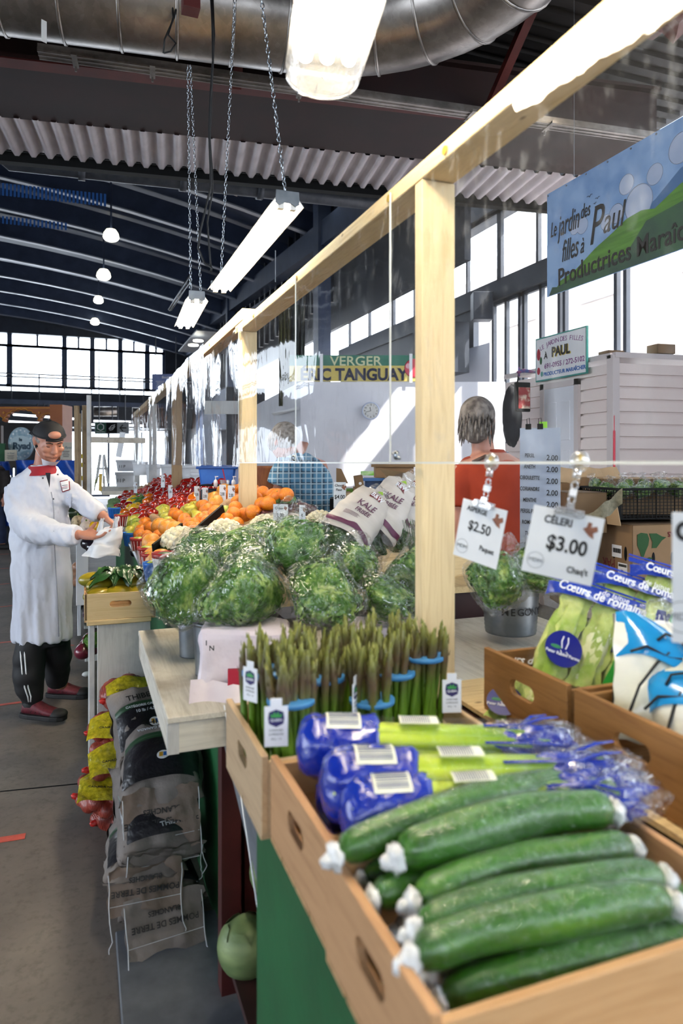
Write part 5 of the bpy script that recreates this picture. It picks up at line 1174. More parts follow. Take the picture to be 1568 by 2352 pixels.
# red and green lettuces behind post
M_redlet = mat('red_lettuce', '#3a1220', '#5a2233', rough=.4, scale=14, bump=.6, bscale=20, coat=.4)
for u, v, d, s_, lab in ((640, 1165, 3.45, .075, 'bag of dark red lettuce in front of the plaid shirt'), (690, 1172, 3.4, .07, 'bag of purple lettuce near the plaid shirt hem'), (612, 1190, 3.3, .055, 'dark red lettuce beside the second post')):
    rt = root('red_lettuce', lab, 'lettuce', PD(u, v, d), 0, 'dark red lettuces behind the post'); me = leafy(s_, s_, s_ * .55, 160, .02, int(u)); put('leaves', me, M_redlet, rt); put('clear_bag', bagmesh(s_, s_, s_ * .55, int(v), 0), M_bag, rt, True)
thing('green_lettuce', leafy(.06, .05, .025, 120, .018, 5), M_leaf, 'bright green lettuce leaves above the dark red lettuce', 'lettuce', PD(650, 1148, 3.45))
# pint baskets on the slope edge
def basket(u, v, d, c, lab, r_=.045, h=.085):
    m_ = {'red': mat('basket_red', '#8c1f1d', '#a32a26', rough=.4), 'blue': mat('basket_blue', '#1558a8', '#1b66ba', rough=.35), 'white': M_paper}[c]
    rt = root('produce_basket', lab, 'basket', PD(u, v, d) - Vector((0, 0, h / 2)), 0, 'small produce baskets along the rail')
    put('wall', MB().lathe([(r_ * .7, 0), (r_ * .74, 0), (r_ * 1.0, h * .86)], 20, cap=False), m_ if c != 'white' else M_paper, rt, True)
    put('rim', MB().lathe([(r_ * .98, h * .8), (r_ * 1.06, h * .82), (r_ * 1.08, h), (r_ * 1.0, h), (r_ * .98, h * .86)], 20, cap=False), m_ if c != 'white' else MC['basket_red'], rt, True)
    mb = MB()
    for q in range(14): a = q * .449; mb.tube([(math.cos(a) * r_ * .76, math.sin(a) * r_ * .76, .004), (math.cos(a) * r_ * 1.0, math.sin(a) * r_ * 1.0, h * .8)], .0018, 4)
    put('slats', mb, M_paper if c != 'blue' else m_, rt)
    put('produce', MB().ell((0, 0, h * .86), (r_ * .8, r_ * .8, .018), 14, 8), FM_['apple_g'] if c != 'white' else M_leaf_d, rt, True)
if True:
    basket(318, 1252, 3.95, 'red', 'red basket under the front left oranges'); basket(300, 1238, 4.3, 'blue', 'blue basket at the left end under the pear'); basket(337, 1275, 3.5, 'red', 'red basket beside the blue one by the rail'); basket(347, 1290, 3.3, 'red', 'second small red basket by the rail'); basket(353, 1312, 3.1, 'blue', 'blue basket nearest the chrome rail'); basket(380, 1300, 3.0, 'white', 'white slatted basket with a red rim under the near cauliflower', .055, .12)
    basket(278, 1195, 4.9, 'red', 'small red basket below the orange pepper'); basket(262, 1178, 5.4, 'blue', 'blue basket of peas near the man hands')

# ================================================================ crate of mangoes and chard
M_mango = bands('mango_skin', [(0, '#3f4a16'), (.5, '#7d7a1c'), (1, '#a8901f')], 2, -.04, .04, rough=.35, coat=.3, nz=.02, nscale=15)
mm = MB().ell((0, 0, 0), (.068, .043, .036), 22, 14, None, lambda d: 1 + .1 * d.x * d.z).mesh('mango', True)
for i, (x, y, z, r_, lab) in enumerate([(.06, .07, .10, .2, 'mango at the front left of the small crate'), (.15, .06, .105, -.1, 'mango in the centre front of the small crate'), (.25, .07, .10, .3, 'dark green mango at the front right of its crate'), (.07, .14, .135, .5, 'upper mango at the left pile of the crate'), (.04, .22, .15, -.2, 'golden mango at the back left under the white bag'), (.14, .18, .13, .1, 'mango beneath the chard leaves'), (.25, .17, .13, .6, 'shadowed mango behind the front right one'), (.21, .28, .12, 0, 'mango at the back of the small crate')]):
    thing('mango', mm, M_mango, lab, 'mango', (.01 + x, 3.31 + y, .812 + z), r_, 'green and gold mangoes in the small crate', True)
M_chard = mat('chard_leaf', '#16331a', '#2e5a2a', rough=.35, scale=9, bump=.5, bscale=18, coat=.3)
rt = root('chard_bunch', 'bunch of dark green chard lying on the mangoes', 'chard', (.17, 3.44, .99), group=None)
for q in range(11):
    a0 = q * .62 - 1.2; L = .10 + .035 * (q % 3); M = Matrix.Rotation(a0, 4, 'Z')
    mb = MB(); mb.grid(lambda a, b_: Vector((b_ * L, (a - .5) * .075 * math.sin(PI * min(1, b_ * .85 + .12)), .03 * math.sin(b_ * 3.0) - .035 * b_ * b_ + .008 * math.sin(a * 14 + b_ * 12 + q) - .02 * abs(a - .5) + .006 * (q % 4))), 8, 10, M); put('leaf', mb, M_chard, rt, True)
put('stalk', MB().tube([(-.02, 0, 0), (-.06, .02, .02), (-.10, .02, .03)], [.012, .012, .01], 8), mat('leek_green2', '#6d8f45'), rt, True)

# ================================================================ onion sacks and potato sacks on the floor
M_mesh = None
k = NT('red_onion_net'); v = k.co((1, 1, 1)); b = k.bsdf(Roughness=.45, Coat_Weight=.2)
w1 = k.n('ShaderNodeTexVoronoi'); w1.inputs['Scale'].default_value = 16; k.l(v, w1.inputs['Vector'])
f = k.noise(v, 14, 3); k.l(k.ramp(f, [(.3, srgb('#6b1f16')), (.55, srgb('#96382a')), (.75, srgb('#a8553a'))]), b.inputs['Base Color'])
wv = k.n('ShaderNodeTexWave'); wv.inputs['Scale'].default_value = 60; k.l(v, wv.inputs['Vector']); k.l(k.bump(wv.outputs['Fac'], .5, .002), b.inputs['Normal']); M_mesh = k.fin(b.outputs[0])
M_yel = mat('yellow_foil_label', '#8f8a1a', '#c4b428', rough=.22, coat=.6, scale=60, bump=.9, bscale=26, dist=.012)
M_onion = mat('yellow_onion_skin', '#8c4a2a', '#a8623a', rough=.4, scale=10, coat=.2)
def onion_sack(P, rx, ry, rz, rot, lab, seed, label_=True):
    rt = root('onion_sack', lab, 'sack of onions', P, 0, 'red net sacks of onions on the floor'); rt.rotation_euler = rot
    mb = MB(); rs = random.Random(seed); mb.ell((0, 0, 0), (rx * .8, ry * .8, rz * .75), 16, 10)
    for q in range(46):
        u = rs.uniform(-1, 1); a = rs.uniform(0, 6.28); s_ = math.sqrt(1 - u * u); mb.ell((s_ * math.cos(a) * rx * .8, s_ * math.sin(a) * ry * .8, u * rz * .62), (.034, .034, .03), 10, 8)
    me = fuse(mb, .007, 1); put('net_bag', me, M_mesh, rt, True)
    rings_ = []
    if label_:
        g = MB(); g.grid(lambda a, b_: Vector((math.sin((a - .5) * 2.2) * rx * 1.06, -ry * (.95 - .9 * b_) + .006 * math.sin(a * 8), (math.cos((a - .5) * 2.2) * rz * (.55 + .85 * b_ - .18 * b_ * b_)) * 1.12 + .004 * math.sin(a * 15 + b_ * 9))), 20, 10)
        l_ = put('label', g, M_yel, rt, True, label='yellow foil label')
        put('label_picture', MB().grid(lambda a, b_: Vector((.05 * (a - .5), (b_ - .5) * .05, rz * 1.075 - .1 * abs(a - .5) * rz)), 6, 6), mat('label_blue_grey', '#8fa3b5', '#3a4048', scale=60, lo=.45, hi=.55), l_, True)
        letter(l_, 'CANADA NO.1', .016, -rx * .30, -ry * .66, M_ink, rz * 1.0, rot=R(4)); letter(l_, 'OIGNONS', .018, rx * .3, ry * .18, M_ink, rz * 1.03, rot=R(-8)); letter(l_, '10 LIVRES', .012, rx * .34, -ry * .3, M_ink, rz * .95, rot=R(-8))
    mb = MB(); crumple(mb, (-rx * .93, -.03, -.01), (.02, .013, .012), seed); put('tied_end', mb, mat('red_net_end', '#b01818', '#c92a22', rough=.4, scale=30), rt, True)
onion_sack(Vector((.20, 3.17, .505)), .125, .12, .07, (R(14), R(8), R(10)), 'topmost onion sack leaning on the tall white board', 1)
onion_sack(Vector((.17, 3.08, .40)), .15, .12, .06, (R(18), R(6), R(-6)), 'onion sack second from the top with a thin yellow band', 2)
onion_sack(Vector((.155, 2.97, .315)), .15, .12, .07, (R(22), R(4), R(8)), 'onion sack nearest the camera with a large yellow label', 3)
onion_sack(Vector((.10, 2.98, .18)), .13, .13, .075, (R(10), R(14), R(0)), 'lower onion sack on the floor below the large yellow label', 4)
onion_sack(Vector((.17, 3.05, .075)), .15, .13, .075, (0, 0, R(20)), 'bottom onion sack against the green panel', 5, False)
M_kraft = mat('grey_kraft_paper', '#665f5b', '#7f7772', rough=.65, scale=5, bump=.9, bscale=11, dist=.014)
M_kraft2 = mat('brown_kraft_paper', '#6b5d52', '#84746a', rough=.65, scale=5, bump=.9, bscale=11, dist=.014)
M_sackblk = mat('black_printed_paper', '#141419', '#1d1d25', rough=.35, scale=6, bump=.8, bscale=9, dist=.02, coat=.3)
M_sackgrn = mat('green_printed_paper', '#1f3d27', '#27492f', rough=.4)
M_str = mat('white_sack_string', '#c9ccd2', rough=.7)
def potato_sack(P, w, l, t, rot, lab, seed, flap=.12, texts=(), flap_ang=R(70), dark=True):
    """lies flat; local -Y end faces the camera and carries the folded flap"""
    rt = root('potato_sack', lab, 'sack of potatoes', P, 0, 'paper sacks of potatoes on the floor'); rt.rotation_euler = rot
    me = MB(); pillow(me, w, l, t * 1.5, I4, 22, seed, .010); me = me.mesh('s', True)
    for vv in me.vertices: vv.co += wob(vv.co + Vector((seed, 0, 0)), 14, .010)
    put('body', me, M_kraft, rt, True)
    z = lambda a, b_: t * .75 * (max(0, 1 - (2 * abs(a - .5)) ** 3) * max(0.0, 1 - (2 * abs(b_ - .5)) ** 3)) ** .6 + .006
    def pat(a0, a1, b0, b1, m, nm, dz=.003): return put(nm, MB().grid(lambda a, b_: Vector(((a0 + (a1 - a0) * a - .5) * w, (b0 + (b1 - b0) * b_ - .5) * l, z(a0 + (a1 - a0) * a, b0 + (b1 - b0) * b_) + dz)) + wob((a * w + seed, b_ * l, 0), 10, .003), 14, 8), m, rt, True)
    if dark:
        pat(.04, .96, .10, .52, M_sackblk, 'black_print'); pat(.04, .96, .52, .60, M_sackgrn, 'green_stripe')
    # folded flap hanging over the near end
    fl = put('folded_flap', MB().grid(lambda a, b_: Vector(((a - .5) * w * (.92 - .06 * b_), -l / 2 + .012 - flap * b_ * math.cos(flap_ang), t * .3 * (1 - b_) + .01 - flap * b_ * math.sin(flap_ang) + .006 * math.sin(a * 9 + b_ * 4))) + wob((a + seed, b_, 0), 3, .016) + wob((a * 2 + seed, b_, 5), 6, .006), 24, 16), M_kraft if seed % 2 else M_kraft2, rt, True, label='folded paper flap')
    fx = Vector((1, 0, 0)); fy = Vector((0, math.cos(flap_ang), math.sin(flap_ang))); FM0 = frame((0, -l / 2 + .012 - flap * .5 * math.cos(flap_ang), t * .15 + .01 - flap * .5 * math.sin(flap_ang)), fx, fy)
    for tx, s_, x, y, r_, where, m in texts:
        if where == 'flap': letter(fl, tx, s_, x, y, m, .012, rot=r_, bold=.0004, M=FM0)
        else: letter(rt, tx, s_, x, y, m, z(.5 + x / w, .5 + y / l) + .011, rot=r_, bold=.0004)
    for sx_ in (-1, 1):
        pth = [Vector((sx_ * w * .44, -l / 2, t * .3)), Vector((sx_ * w * .43, -l / 2 - flap * math.cos(flap_ang) - .01, -flap * math.sin(flap_ang))), Vector((sx_ * w * .43 + .012, -l / 2 - flap * math.cos(flap_ang) - .018, -flap * math.sin(flap_ang) - .05)), Vector((sx_ * w * .42 - .004, -l / 2 - flap * math.cos(flap_ang) - .018, -flap * math.sin(flap_ang) - .085))]
        pp = []
        for i in range(3): pp += [pth[i].lerp(pth[i + 1], j / 6) + wob((i + j / 6 + seed, sx_, 0), 2.2, .006) for j in range(6)]
        put('stitching_string', MB().tube(pp, .0016, 5), M_str, rt, True)
    st_ = [Vector((-w * .42, -l / 2 - flap * .78 * math.cos(flap_ang), -flap * .78 * math.sin(flap_ang) + .018)), Vector((w * .42, -l / 2 - flap * .72 * math.cos(flap_ang), -flap * .72 * math.sin(flap_ang) + .018))]
    put('seam', MB().tube(st_, .001, 4), M_str, fl)
    if dark:
        bd = put('round_badge', MB().cyl((.01, -l * .22, z(.54, .28) + .006), (.01, -l * .22, z(.54, .28) + .008), .020, 24), M_white, rt, label='round white badge with blue and gold'); put('badge_gold', MB().box((.004, -l * .22, z(.54, .28) + .009), (.012, .02, .001)), mat('badge_gold', '#c9982c'), bd); put('badge_blue', MB().box((.017, -l * .22, z(.54, .28) + .009), (.010, .018, .001)), M_blueink, bd)
    return rt
K = M_ink; Wh = mat('print_white', '#c9ced6')
PT = lambda s_=.03: (('POMMES DE TERRE', s_, 0, -.005, R(180), 'flap', K), ('BLANCHES', s_ * .85, 0, .028, R(180), 'flap', K))
potato_sack(Vector((.225, 2.42, .11)), .27, .40, .12, (R(-4), 0, R(4)), 'bottom potato sack with a torn brown flap on the grey board', 1, .12, PT(.024) , R(55))
potato_sack(Vector((.20, 2.44, .215)), .25, .40, .10, (R(-2), 0, R(-4)), 'second potato sack from the floor with POMMES DE TERRE upside down', 2, .10, PT(.024), R(72))
potato_sack(Vector((.235, 2.44, .34)), .27, .38, .13, (R(26), R(3), R(5)), 'black printed potato sack marked 4,54 kg in the middle of the near stack', 3, .03, (('CATÉGORIE CANADA Nº 1', .016, -.02, -.02, R(8), 'top', Wh), ('10 lb / 4,54 kg', .020, .0, -.045, R(8), 'top', Wh), ('THIBERT', .024, .03, -.13, R(6), 'top', Wh)), R(60))
potato_sack(Vector((.265, 2.50, .47)), .27, .38, .12, (R(16), R(-4), R(-8)), 'top sack of the near stack with its long pale flap hanging down', 4, .16, PT(.028) + (('THIBERT', .034, 0, .10, R(6), 'top', K), ('CATÉGORIE CANADA', .016, 0, .06, R(186), 'top', Wh)), R(58))
potato_sack(Vector((.23, 2.74, .52)), .25, .34, .12, (R(28), R(0), R(6)), 'upper back potato sack with the THIBERT oval and a white string', 5, .03, (('THIBERT', .034, -.01, .05, R(6), 'top', K), ('CATÉGORIE CANADA Nº 1', .014, 0, .005, R(4), 'top', Wh), ('10 lb / 4,54 kg', .018, 0, -.02, R(4), 'top', Wh)), R(60))
for i, (z_, lab) in enumerate(((.09, 'lowest sack in the back stack of potatoes'), (.21, 'middle sack in the back stack of potatoes'), (.33, 'sack in the back stack just under the THIBERT oval'))): potato_sack(Vector((.25, 2.86, z_)), .26, .40, .12, (0, 0, R(-3 + 4 * i)), lab, 6 + i, .03, (), R(60))

# little things on the floor beyond the board
for i, (u, v, d, r_, lab) in enumerate([(205, 1470, 5.3, .055, 'red onion at the top of the little heap'), (198, 1483, 5.2, .055, 'dark red onion in the middle of the heap'), (213, 1462, 5.4, .05, 'red onion behind the heap'), (190, 1497, 5.0, .06, 'largest red onion, nearest the man shoe'), (214, 1490, 5.1, .05, 'red onion beside the white board')]):
    rt = root('red_onion', lab, 'onion', PD(u, v, d), 0, 'red onions in a white box on the floor'); put('bulb', MB().ell((0, 0, 0), (r_, r_, r_ * .9), 18, 12, None, lambda d_: 1 + .25 * max(0, d_.z - .8) * 3), FM_['onion_r'], rt, True); put('root_tuft', MB().cyl((0, 0, r_), (0, 0, r_ + .02), .006, 6), M_paper, rt)
slab('floor_box', PD(195, 1530, 5.3) - Vector((0, 0, .04)), PD(225, 1505, 5.3) + Vector((.05, .25, .02)), M_paper, 'small white box under the red onions', 'box')
thing('green_leaves', leafy(.06, .04, .05, 60, .03, 9), M_leaf, 'green leaves sticking out beside the red onions', 'leaves', PD(214, 1472, 5.0))
thing('garlic_scrap', MB().ell((0, 0, 0), (.035, .02, .018), 12, 8, None, lambda d: 1 + .3 * mnoise.noise(d * 3)), M_paper, 'pale garlic scrap lying on the floor by the white board', 'garlic', PZ(200, 1548, .018), smooth=True)
for i, (u, v, d, c, lab) in enumerate([(203, 1395, 6.0, '#5a1250', 'purple cabbage in film low behind the mango crate'), (196, 1362, 6.4, '#6d1a6a', 'purple wrapped vegetable above the purple cabbage'), (198, 1330, 6.8, '#c98a78', 'pink wrapped vegetable beside the mango crate'), (207, 1410, 5.9, '#3a1030', 'dark purple wrapped cabbage on the white board'), (178, 1302, 7.4, '#b5805c', 'yellow onion bag behind the coat hem'), (174, 1318, 7.2, '#b5805c', 'second yellow onion bag behind the coat'), (173, 1335, 7.0, '#b5805c', 'third yellow onion bag behind the coat'), (202, 1375, 6.2, '#4f8a3a', 'bright green wrapped leaf by the mango crate')]):
    rt = root('wrapped_vegetable', lab, 'vegetable', PD(u, v, d), 0, 'wrapped vegetables on the side shelf'); r_ = .06; put('vegetable', MB().ell((0, 0, 0), (r_, r_, r_ * .9), 16, 10, None, lambda d_: 1 + .08 * mnoise.noise(d_ * 3 + Vector((i, 0, 0)))), mat('veg%d' % i, c, rough=.4, coat=.4), rt, True); put('film', bagmesh(r_, r_, r_, i, 0), M_bag, rt, True)
slab('side_shelf', PD(193, 1445, 6.3) - Vector((0, 0, .0)), PD(222, 1425, 6.0) + Vector((.1, .9, 0)), M_paper, 'white painted shelf edge behind the tall board', 'shelf')
slab('divider_board', Vector((PD(179, 1390, 6.9).x, 6.3, .05)), Vector((PD(179, 1390, 6.9).x + .03, 7.4, 1.0)), M_whitewall, 'white board standing beside the yellow onions', 'board')
# garlic and squash by the man's hands
for i, (u, v, d, kd, lab) in enumerate([(179, 1198, 5.6, 0, 'speckled pale squash in a carton behind the hand'), (202, 1197, 5.5, 1, 'white garlic bulb left in the heap'), (212, 1203, 5.5, 1, 'striped garlic bulb in the heap'), (198, 1212, 5.4, 1, 'garlic bulb low behind the sleeve'), (218, 1212, 5.4, 2, 'small yellow squash by the hand'), (208, 1248, 5.2, 3, 'dark aubergine under the hand'), (219, 1256, 5.1, 3, 'second dark aubergine under the hand'), (170, 1178, 6.2, 4, 'dark green courgette by the coat front')]):
    m_ = [mat('speckled_squash', '#c9b592', '#6d5a44', scale=40, lo=.5, hi=.7), mat('garlic_bulb', '#cfc0b4', '#8c6a78', scale=14, lo=.5, hi=.7), FM_['pepper_y'], mat('aubergine', '#17101c', rough=.15, coat=.8), mat('courgette', '#1d2f1a', rough=.3)][kd]
    rt = root(['squash', 'garlic_bulb', 'squash', 'aubergine', 'courgette'][kd], lab, ['squash', 'garlic', 'squash', 'aubergine', 'courgette'][kd], PD(u, v, d), 0, 'vegetables behind the man hands'); r_ = .05; put('body', MB().ell((0, 0, 0), (r_ * (1.4 if kd > 2 else 1), r_, r_), 16, 10, None, lambda d_: 1 + .04 * math.cos(8 * math.atan2(d_.y, d_.x))), m_, rt, True); put('stem', MB().cyl((0, 0, r_ * .9), (0, 0, r_ * 1.3), .007, 6), M_stem, rt)
slab('side_carton', PD(160, 1225, 5.8), PD(225, 1212, 5.6) + Vector((.0, .3, -.1)), M_paper, 'white carton under the squash and garlic', 'carton')
slab('side_stand', PD(175, 1380, 5.9), PD(203, 1240, 5.7) + Vector((.0, .03, 0)), M_whitewall, 'pale upright panel under the aubergines', 'board')
# ================================================================ back counter with boxes (right)
M_cardb = mat('cardboard', '#7d6348', '#8f7253', rough=.85, scale=4, bump=.1, bscale=50)
M_cardl = mat('light_cardboard', '#a88e6e', '#b89d7b', rough=.85, scale=4)
M_cardd = mat('brown_cardboard_dark', '#6d573f', '#7c6449', rough=.85, scale=4)
rt = root('back_table', 'white painted back table carrying the pear box at right', 'table', (3.0, 2.3, 0))
q0 = PZ(1395, 1345, .96)
put('table_top', MB().box2((q0.x - 3.0, q0.y - 2.3 - 1.2, .93), (1.6, q0.y - 2.3 + .9, .96)), mat('worn_white_paint', '#b5b2a6', '#d2cfc3', rough=.6, scale=14), rt)
put('apron', MB().box2((q0.x - 3.0, q0.y - 2.3 - 1.2, .85), (q0.x - 3.0 + .02, q0.y - 2.3 + .9, .93)), M_whitewood, rt)
for x, y in ((q0.x - 2.9, -.5), (q0.x - 2.9, .6), (1.4, .3)): put('leg', MB().box((x, y, .42), (.06, .06, .86)), M_whitewood_z, rt)
def carton(name, lab, corner, wx_, wy_, h, yaw, m, open_=False, cat='box', grp=None):
    """corner = near-bottom corner; width wx along its right face, wy along its left (receding) face"""
    rt = root(name, lab, cat, corner, yaw, grp)
    mb = MB(); t = .005
    mb.box2((0, 0, 0), (wx_, t, h)); mb.box2((0, wy_ - t, 0), (wx_, wy_, h)); mb.box2((0, 0, 0), (t, wy_, h)); mb.box2((wx_ - t, 0, 0), (wx_, wy_, h)); mb.box2((0, 0, 0), (wx_, wy_, t))
    if not open_: mb.box2((0, 0, h - t), (wx_, wy_, h))
    put('body', bevel(mb.mesh('b'), .002, 1), m, rt); return rt
def slot(rt, x, z, w, h, m=None, side='front'):
    mb = MB(); mb.holed(w + .004, h + .004, 0, 0, w, h, .001) if False else mb.ell((0, 0, 0), (w / 2, .0015, h / 2), 16, 8)
    o = put('hand_hole', mb, m or M_black, rt, True); o.location = (x, -.001, z) if side == 'front' else (-.001, x, z)
    if side != 'front': o.rotation_euler = (0, 0, R(90))
# green pear box with upside down lettering
cn = PZ(1452, 1333, .962); yw = -YAW + R(14)
bx = carton('pear_box', 'brown cardboard pear box with green pears printed, upside down, on the back table', cn, .46, .34, .262, yw, M_cardb)
FF = lambda x, z: frame((x, -.002, z), (1, 0, 0), (0, 0, 1)); FL_ = lambda y, z: frame((-.002, y, z), (0, -1, 0), (0, 0, 1))
M_gp = mat('green_pear_print', '#1f4a22', rough=.8); M_rp = mat('dark_red_print', '#6e2026', rough=.8)
mb = MB().prism([(-.035, .05), (-.015, .06), (.02, .055), (.03, .03), (.025, 0), (.01, -.03), (.0, -.055), (-.012, -.055), (-.02, -.03), (-.035, .0)], .001); put('pear_print', mb, M_gp, bx).matrix_local = FF(.06, .165)
mb = MB().prism([(-.02, .05), (.02, .05), (.05, .035), (.075, .03), (.05, .015), (.02, -.02), (-.005, -.02), (-.002, .01)], .001); put('pear_print', mb, M_gp, bx).matrix_local = FF(.11, .17)
put('leaf_print', MB().prism([(0, 0), (.03, .012), (.05, .008), (.03, -.008)], .001), M_gp, bx).matrix_local = FF(.06, .095)
letter(bx, 'ARGENTINAS', .035, 0, 0, M_rp, 0, rot=PI, M=FF(.30, .215), bold=.0006); letter(bx, 'PERAS', .038, 0, 0, M_rp, 0, rot=PI, M=FF(.28, .178), bold=.0008)
letter(bx, 'FINE PRODUCE FROM ARGENTINA', .014, 0, 0, M_rp, 0, rot=PI, M=FF(.28, .055)); letter(bx, 'PAR', .07, 0, 0, M_rp, 0, rot=PI, M=FL_(.18, .06), sx=.8)
for x in (.115, .22, .33): slot(bx, x, .10, .018, .06)
for y, z in ((.05, .12), (.14, .12)): slot(bx, y, z, .022, .07, side='side')
for x in (.1, .2, .3): slot(bx, x, .004, .05, .02)
put('shipping_label', MB().box((-.003, .07, .045), (.001, .07, .055)), M_white, bx, label='white shipping label'); put('shipping_label', MB().box((-.003, .115, .125), (.001, .075, .06)), M_white, bx)
mb = MB()
for q in range(12): mb.box((-.0045, .085 + q * .005, .128), (.001, .0022 if q % 3 else .0036, .022)); mb.box((-.0045, .042 + q * .005, .06), (.001, .0022 if q % 2 else .0036, .012))
put('barcode', mb, M_ink, bx); letter(bx, 'DLL', .012, 0, 0, M_ink, .003, M=FL_(.07, .035), bold=.0002)
put('flap', MB().box2((.005, .02, .262), (.008, .28, .37), Matrix.Rotation(R(-12), 4, 'Y')), M_cardl, bx, label='raised flap'); put('print_patch', MB().box((-.003 - .01, .20, .335), (.002, .012, .035)).box((-.003 - .01, .185, .335), (.002, .01, .04)), M_gp, bx)
# black plastic crate with bagged greens
cb = cn + Vector((.0, .05, .285)); rtb = root('plastic_crate', 'black plastic lattice crate full of small bagged vegetables, right edge', 'crate', cb - RT * .03, yw + R(-4))
W2, D2, H2 = .50, .36, .145; mb = MB()
for z in [i * H2 / 9 for i in range(10)]:
    for a, b_ in (((0, 0), (W2, 0)), ((0, 0), (0, D2)), ((W2, 0), (W2, D2)), ((0, D2), (W2, D2))): mb.bar((a[0], a[1], z), (b_[0], b_[1], z), .003, .003 if z < H2 - .01 else .012)
for i in range(26): mb.bar((W2 * i / 25, 0, 0), (W2 * i / 25, 0, H2), .003, .006 if i % 5 == 0 else .002, (0, 1, 0)); mb.bar((W2 * i / 25, D2, 0), (W2 * i / 25, D2, H2), .003, .003, (0, 1, 0))
for i in range(18): mb.bar((0, D2 * i / 17, 0), (0, D2 * i / 17, H2), .003, .006 if i % 5 == 0 else .002, (0, 1, 0)); mb.bar((W2, D2 * i / 17, 0), (W2, D2 * i / 17, H2), .003, .003, (0, 1, 0))
for x, y in ((0, 0), (W2, 0), (0, D2), (W2, D2)): mb.box((x, y, H2 / 2), (.02, .02, H2))
put('lattice', mb, M_black, rtb); put('floor', MB().box((W2 / 2, D2 / 2, .004), (W2, D2, .004)), M_black, rtb)
rs = random.Random(3)
for i in range(14):
    x, y = (.05 + (i % 5) * .10), .05 + (i // 5) * .12; P = rtb.matrix_basis @ Vector((x, y, H2 - .01 + rs.uniform(0, .02)))
    r1 = root('small_bag', 'small tied bag of greens, one of those heaped in the black crate', 'bag of greens', P, rs.uniform(0, 6), 'small tied bags heaped in the black lattice crate'); r1.rotation_euler = (rs.uniform(-.5, .5), rs.uniform(-.5, .5), rs.uniform(0, 6)); r1.scale = (.45, .45, .38)
    put('greens', G[2][0], M_leaf, r1); put('clear_bag', G[2][1], M_bag, r1, True); put('knot', MB().lathe([(.01, .105), (.03, .15), (.05, .19), (.02, .18)], 10), M_bag, r1, True)
# the other cartons on the right
b2 = carton('open_carton', 'large brown carton with its white inner edge, behind the black crate', PD(1385, 1205, 3.6), .55, .35, .24, -YAW, M_cardd, True); put('flap', MB().box2((0, -.0, .238), (.55, .10, .243)), M_cardl, b2)
b3 = carton('open_carton', 'crumpled open cardboard carton standing highest, left of the black crate', PD(1290, 1150, 4.0), .40, .3, .10, -YAW, M_cardb, True)
put('flap', MB().grid(lambda a, b_: Vector((a * .40 - .03, .02 + .12 * b_, .10 + .09 * b_ + .006 * math.sin(a * 15))), 12, 4), M_cardl, b3)
carton('dark_carton', 'brown carton behind the celery card beside the price list', PD(1300, 1225, 3.4), .2, .3, .20, -YAW, M_cardd)
thing('burlap_scrap', MB().grid(lambda a, b_: Vector(((a - .5) * .22, .03 * math.sin(a * 9), (b_ - .5) * .07 + (a - .5) * .14 + .01 * math.sin(a * 14))), 16, 6), mat('burlap', '#6f6a58', '#857f6a', rough=.9, scale=60), 'grey burlap scrap hanging beside the pear box', 'cloth', PD(1375, 1180, 3.1), -YAW, smooth=True)
thing('low_box', MB().box((0, 0, 0), (.5, .12, .05)), M_cardd, 'dark flattened box under the back table edge', 'box', PD(1440, 1365, 2.4), -YAW)
thing('red_pole', MB().cyl((0, 0, -.35), (0, 0, .35), .008, 8).cyl((0, 0, .35), (0, 0, .45), .003, 8), M_red, 'thin red pole with a dark tip standing in front of the siding', 'pole', PD(1410, 1110, 4.6))

# ================================================================ siding hut
HX, HY = 4.66, 5.20; HZt = 2.53
rt = root('siding_hut', 'vendor hut with horizontal vinyl siding and a white door', 'hut', (HX, HY, 0))
mb = MB(); p = .118; prof = []
n_ = int(HZt / p); gd = .022
for i in range(n_):
    z0 = i * p; mb.add([(-.012, 0, z0), (-.004, 0, z0 + p - gd), (-.004, 1.75, z0 + p - gd), (-.012, 1.75, z0), (.03, 0, z0), (.03, 1.75, z0), (.03, 0, z0 + p - gd), (.03, 1.75, z0 + p - gd), (.03, 0, z0 - gd), (.03, 1.75, z0 - gd)], [(0, 3, 2, 1), (0, 4, 5, 3), (1, 2, 7, 6), (4, 8, 9, 5)])
put('side_wall', mb, M_siding, rt)
mb = MB(); fr = Vector((1, -.10, 0)).normalized()
for i in range(n_):
    z0 = i * p; A = Vector((0, 0, 0)); B = fr * 2.6; nn_ = Vector((fr.y, -fr.x, 0)) * .012
    Z_ = lambda q: Vector((0, 0, q)); I_ = -nn_ * 2; mb.add([A + nn_ + Z_(z0), B + nn_ + Z_(z0), B + nn_ * .4 + Z_(z0 + p - gd), A + nn_ * .4 + Z_(z0 + p - gd), A + I_ + Z_(z0), B + I_ + Z_(z0), A + I_ + Z_(z0 + p - gd), B + I_ + Z_(z0 + p - gd), A + I_ + Z_(z0 - gd), B + I_ + Z_(z0 - gd)], [(0, 1, 2, 3), (0, 4, 5, 1), (3, 2, 7, 6), (4, 8, 9, 5)])
put('front_wall', mb, M_siding, rt)
put('corner_trim', MB().box2((-.03, -.03, 0), (.05, .05, HZt)), mat('siding_trim', '#d5cbcb', rough=.4), rt)
put('top_trim', MB().box2((-.03, 0, HZt - .03), (.02, 1.75, HZt + .02)).bar((0, -.01, HZt), (2.6, -.27, HZt), .05, .05), MC['siding_trim'], rt)
put('roof', MB().add([(0, 0, HZt), (2.6, -.26, HZt), (2.6, 1.75, HZt), (0, 1.75, HZt)], [(0, 1, 2, 3)]), MC['siding_trim'], rt)
d0, d1, dz = .50, .99, 2.30
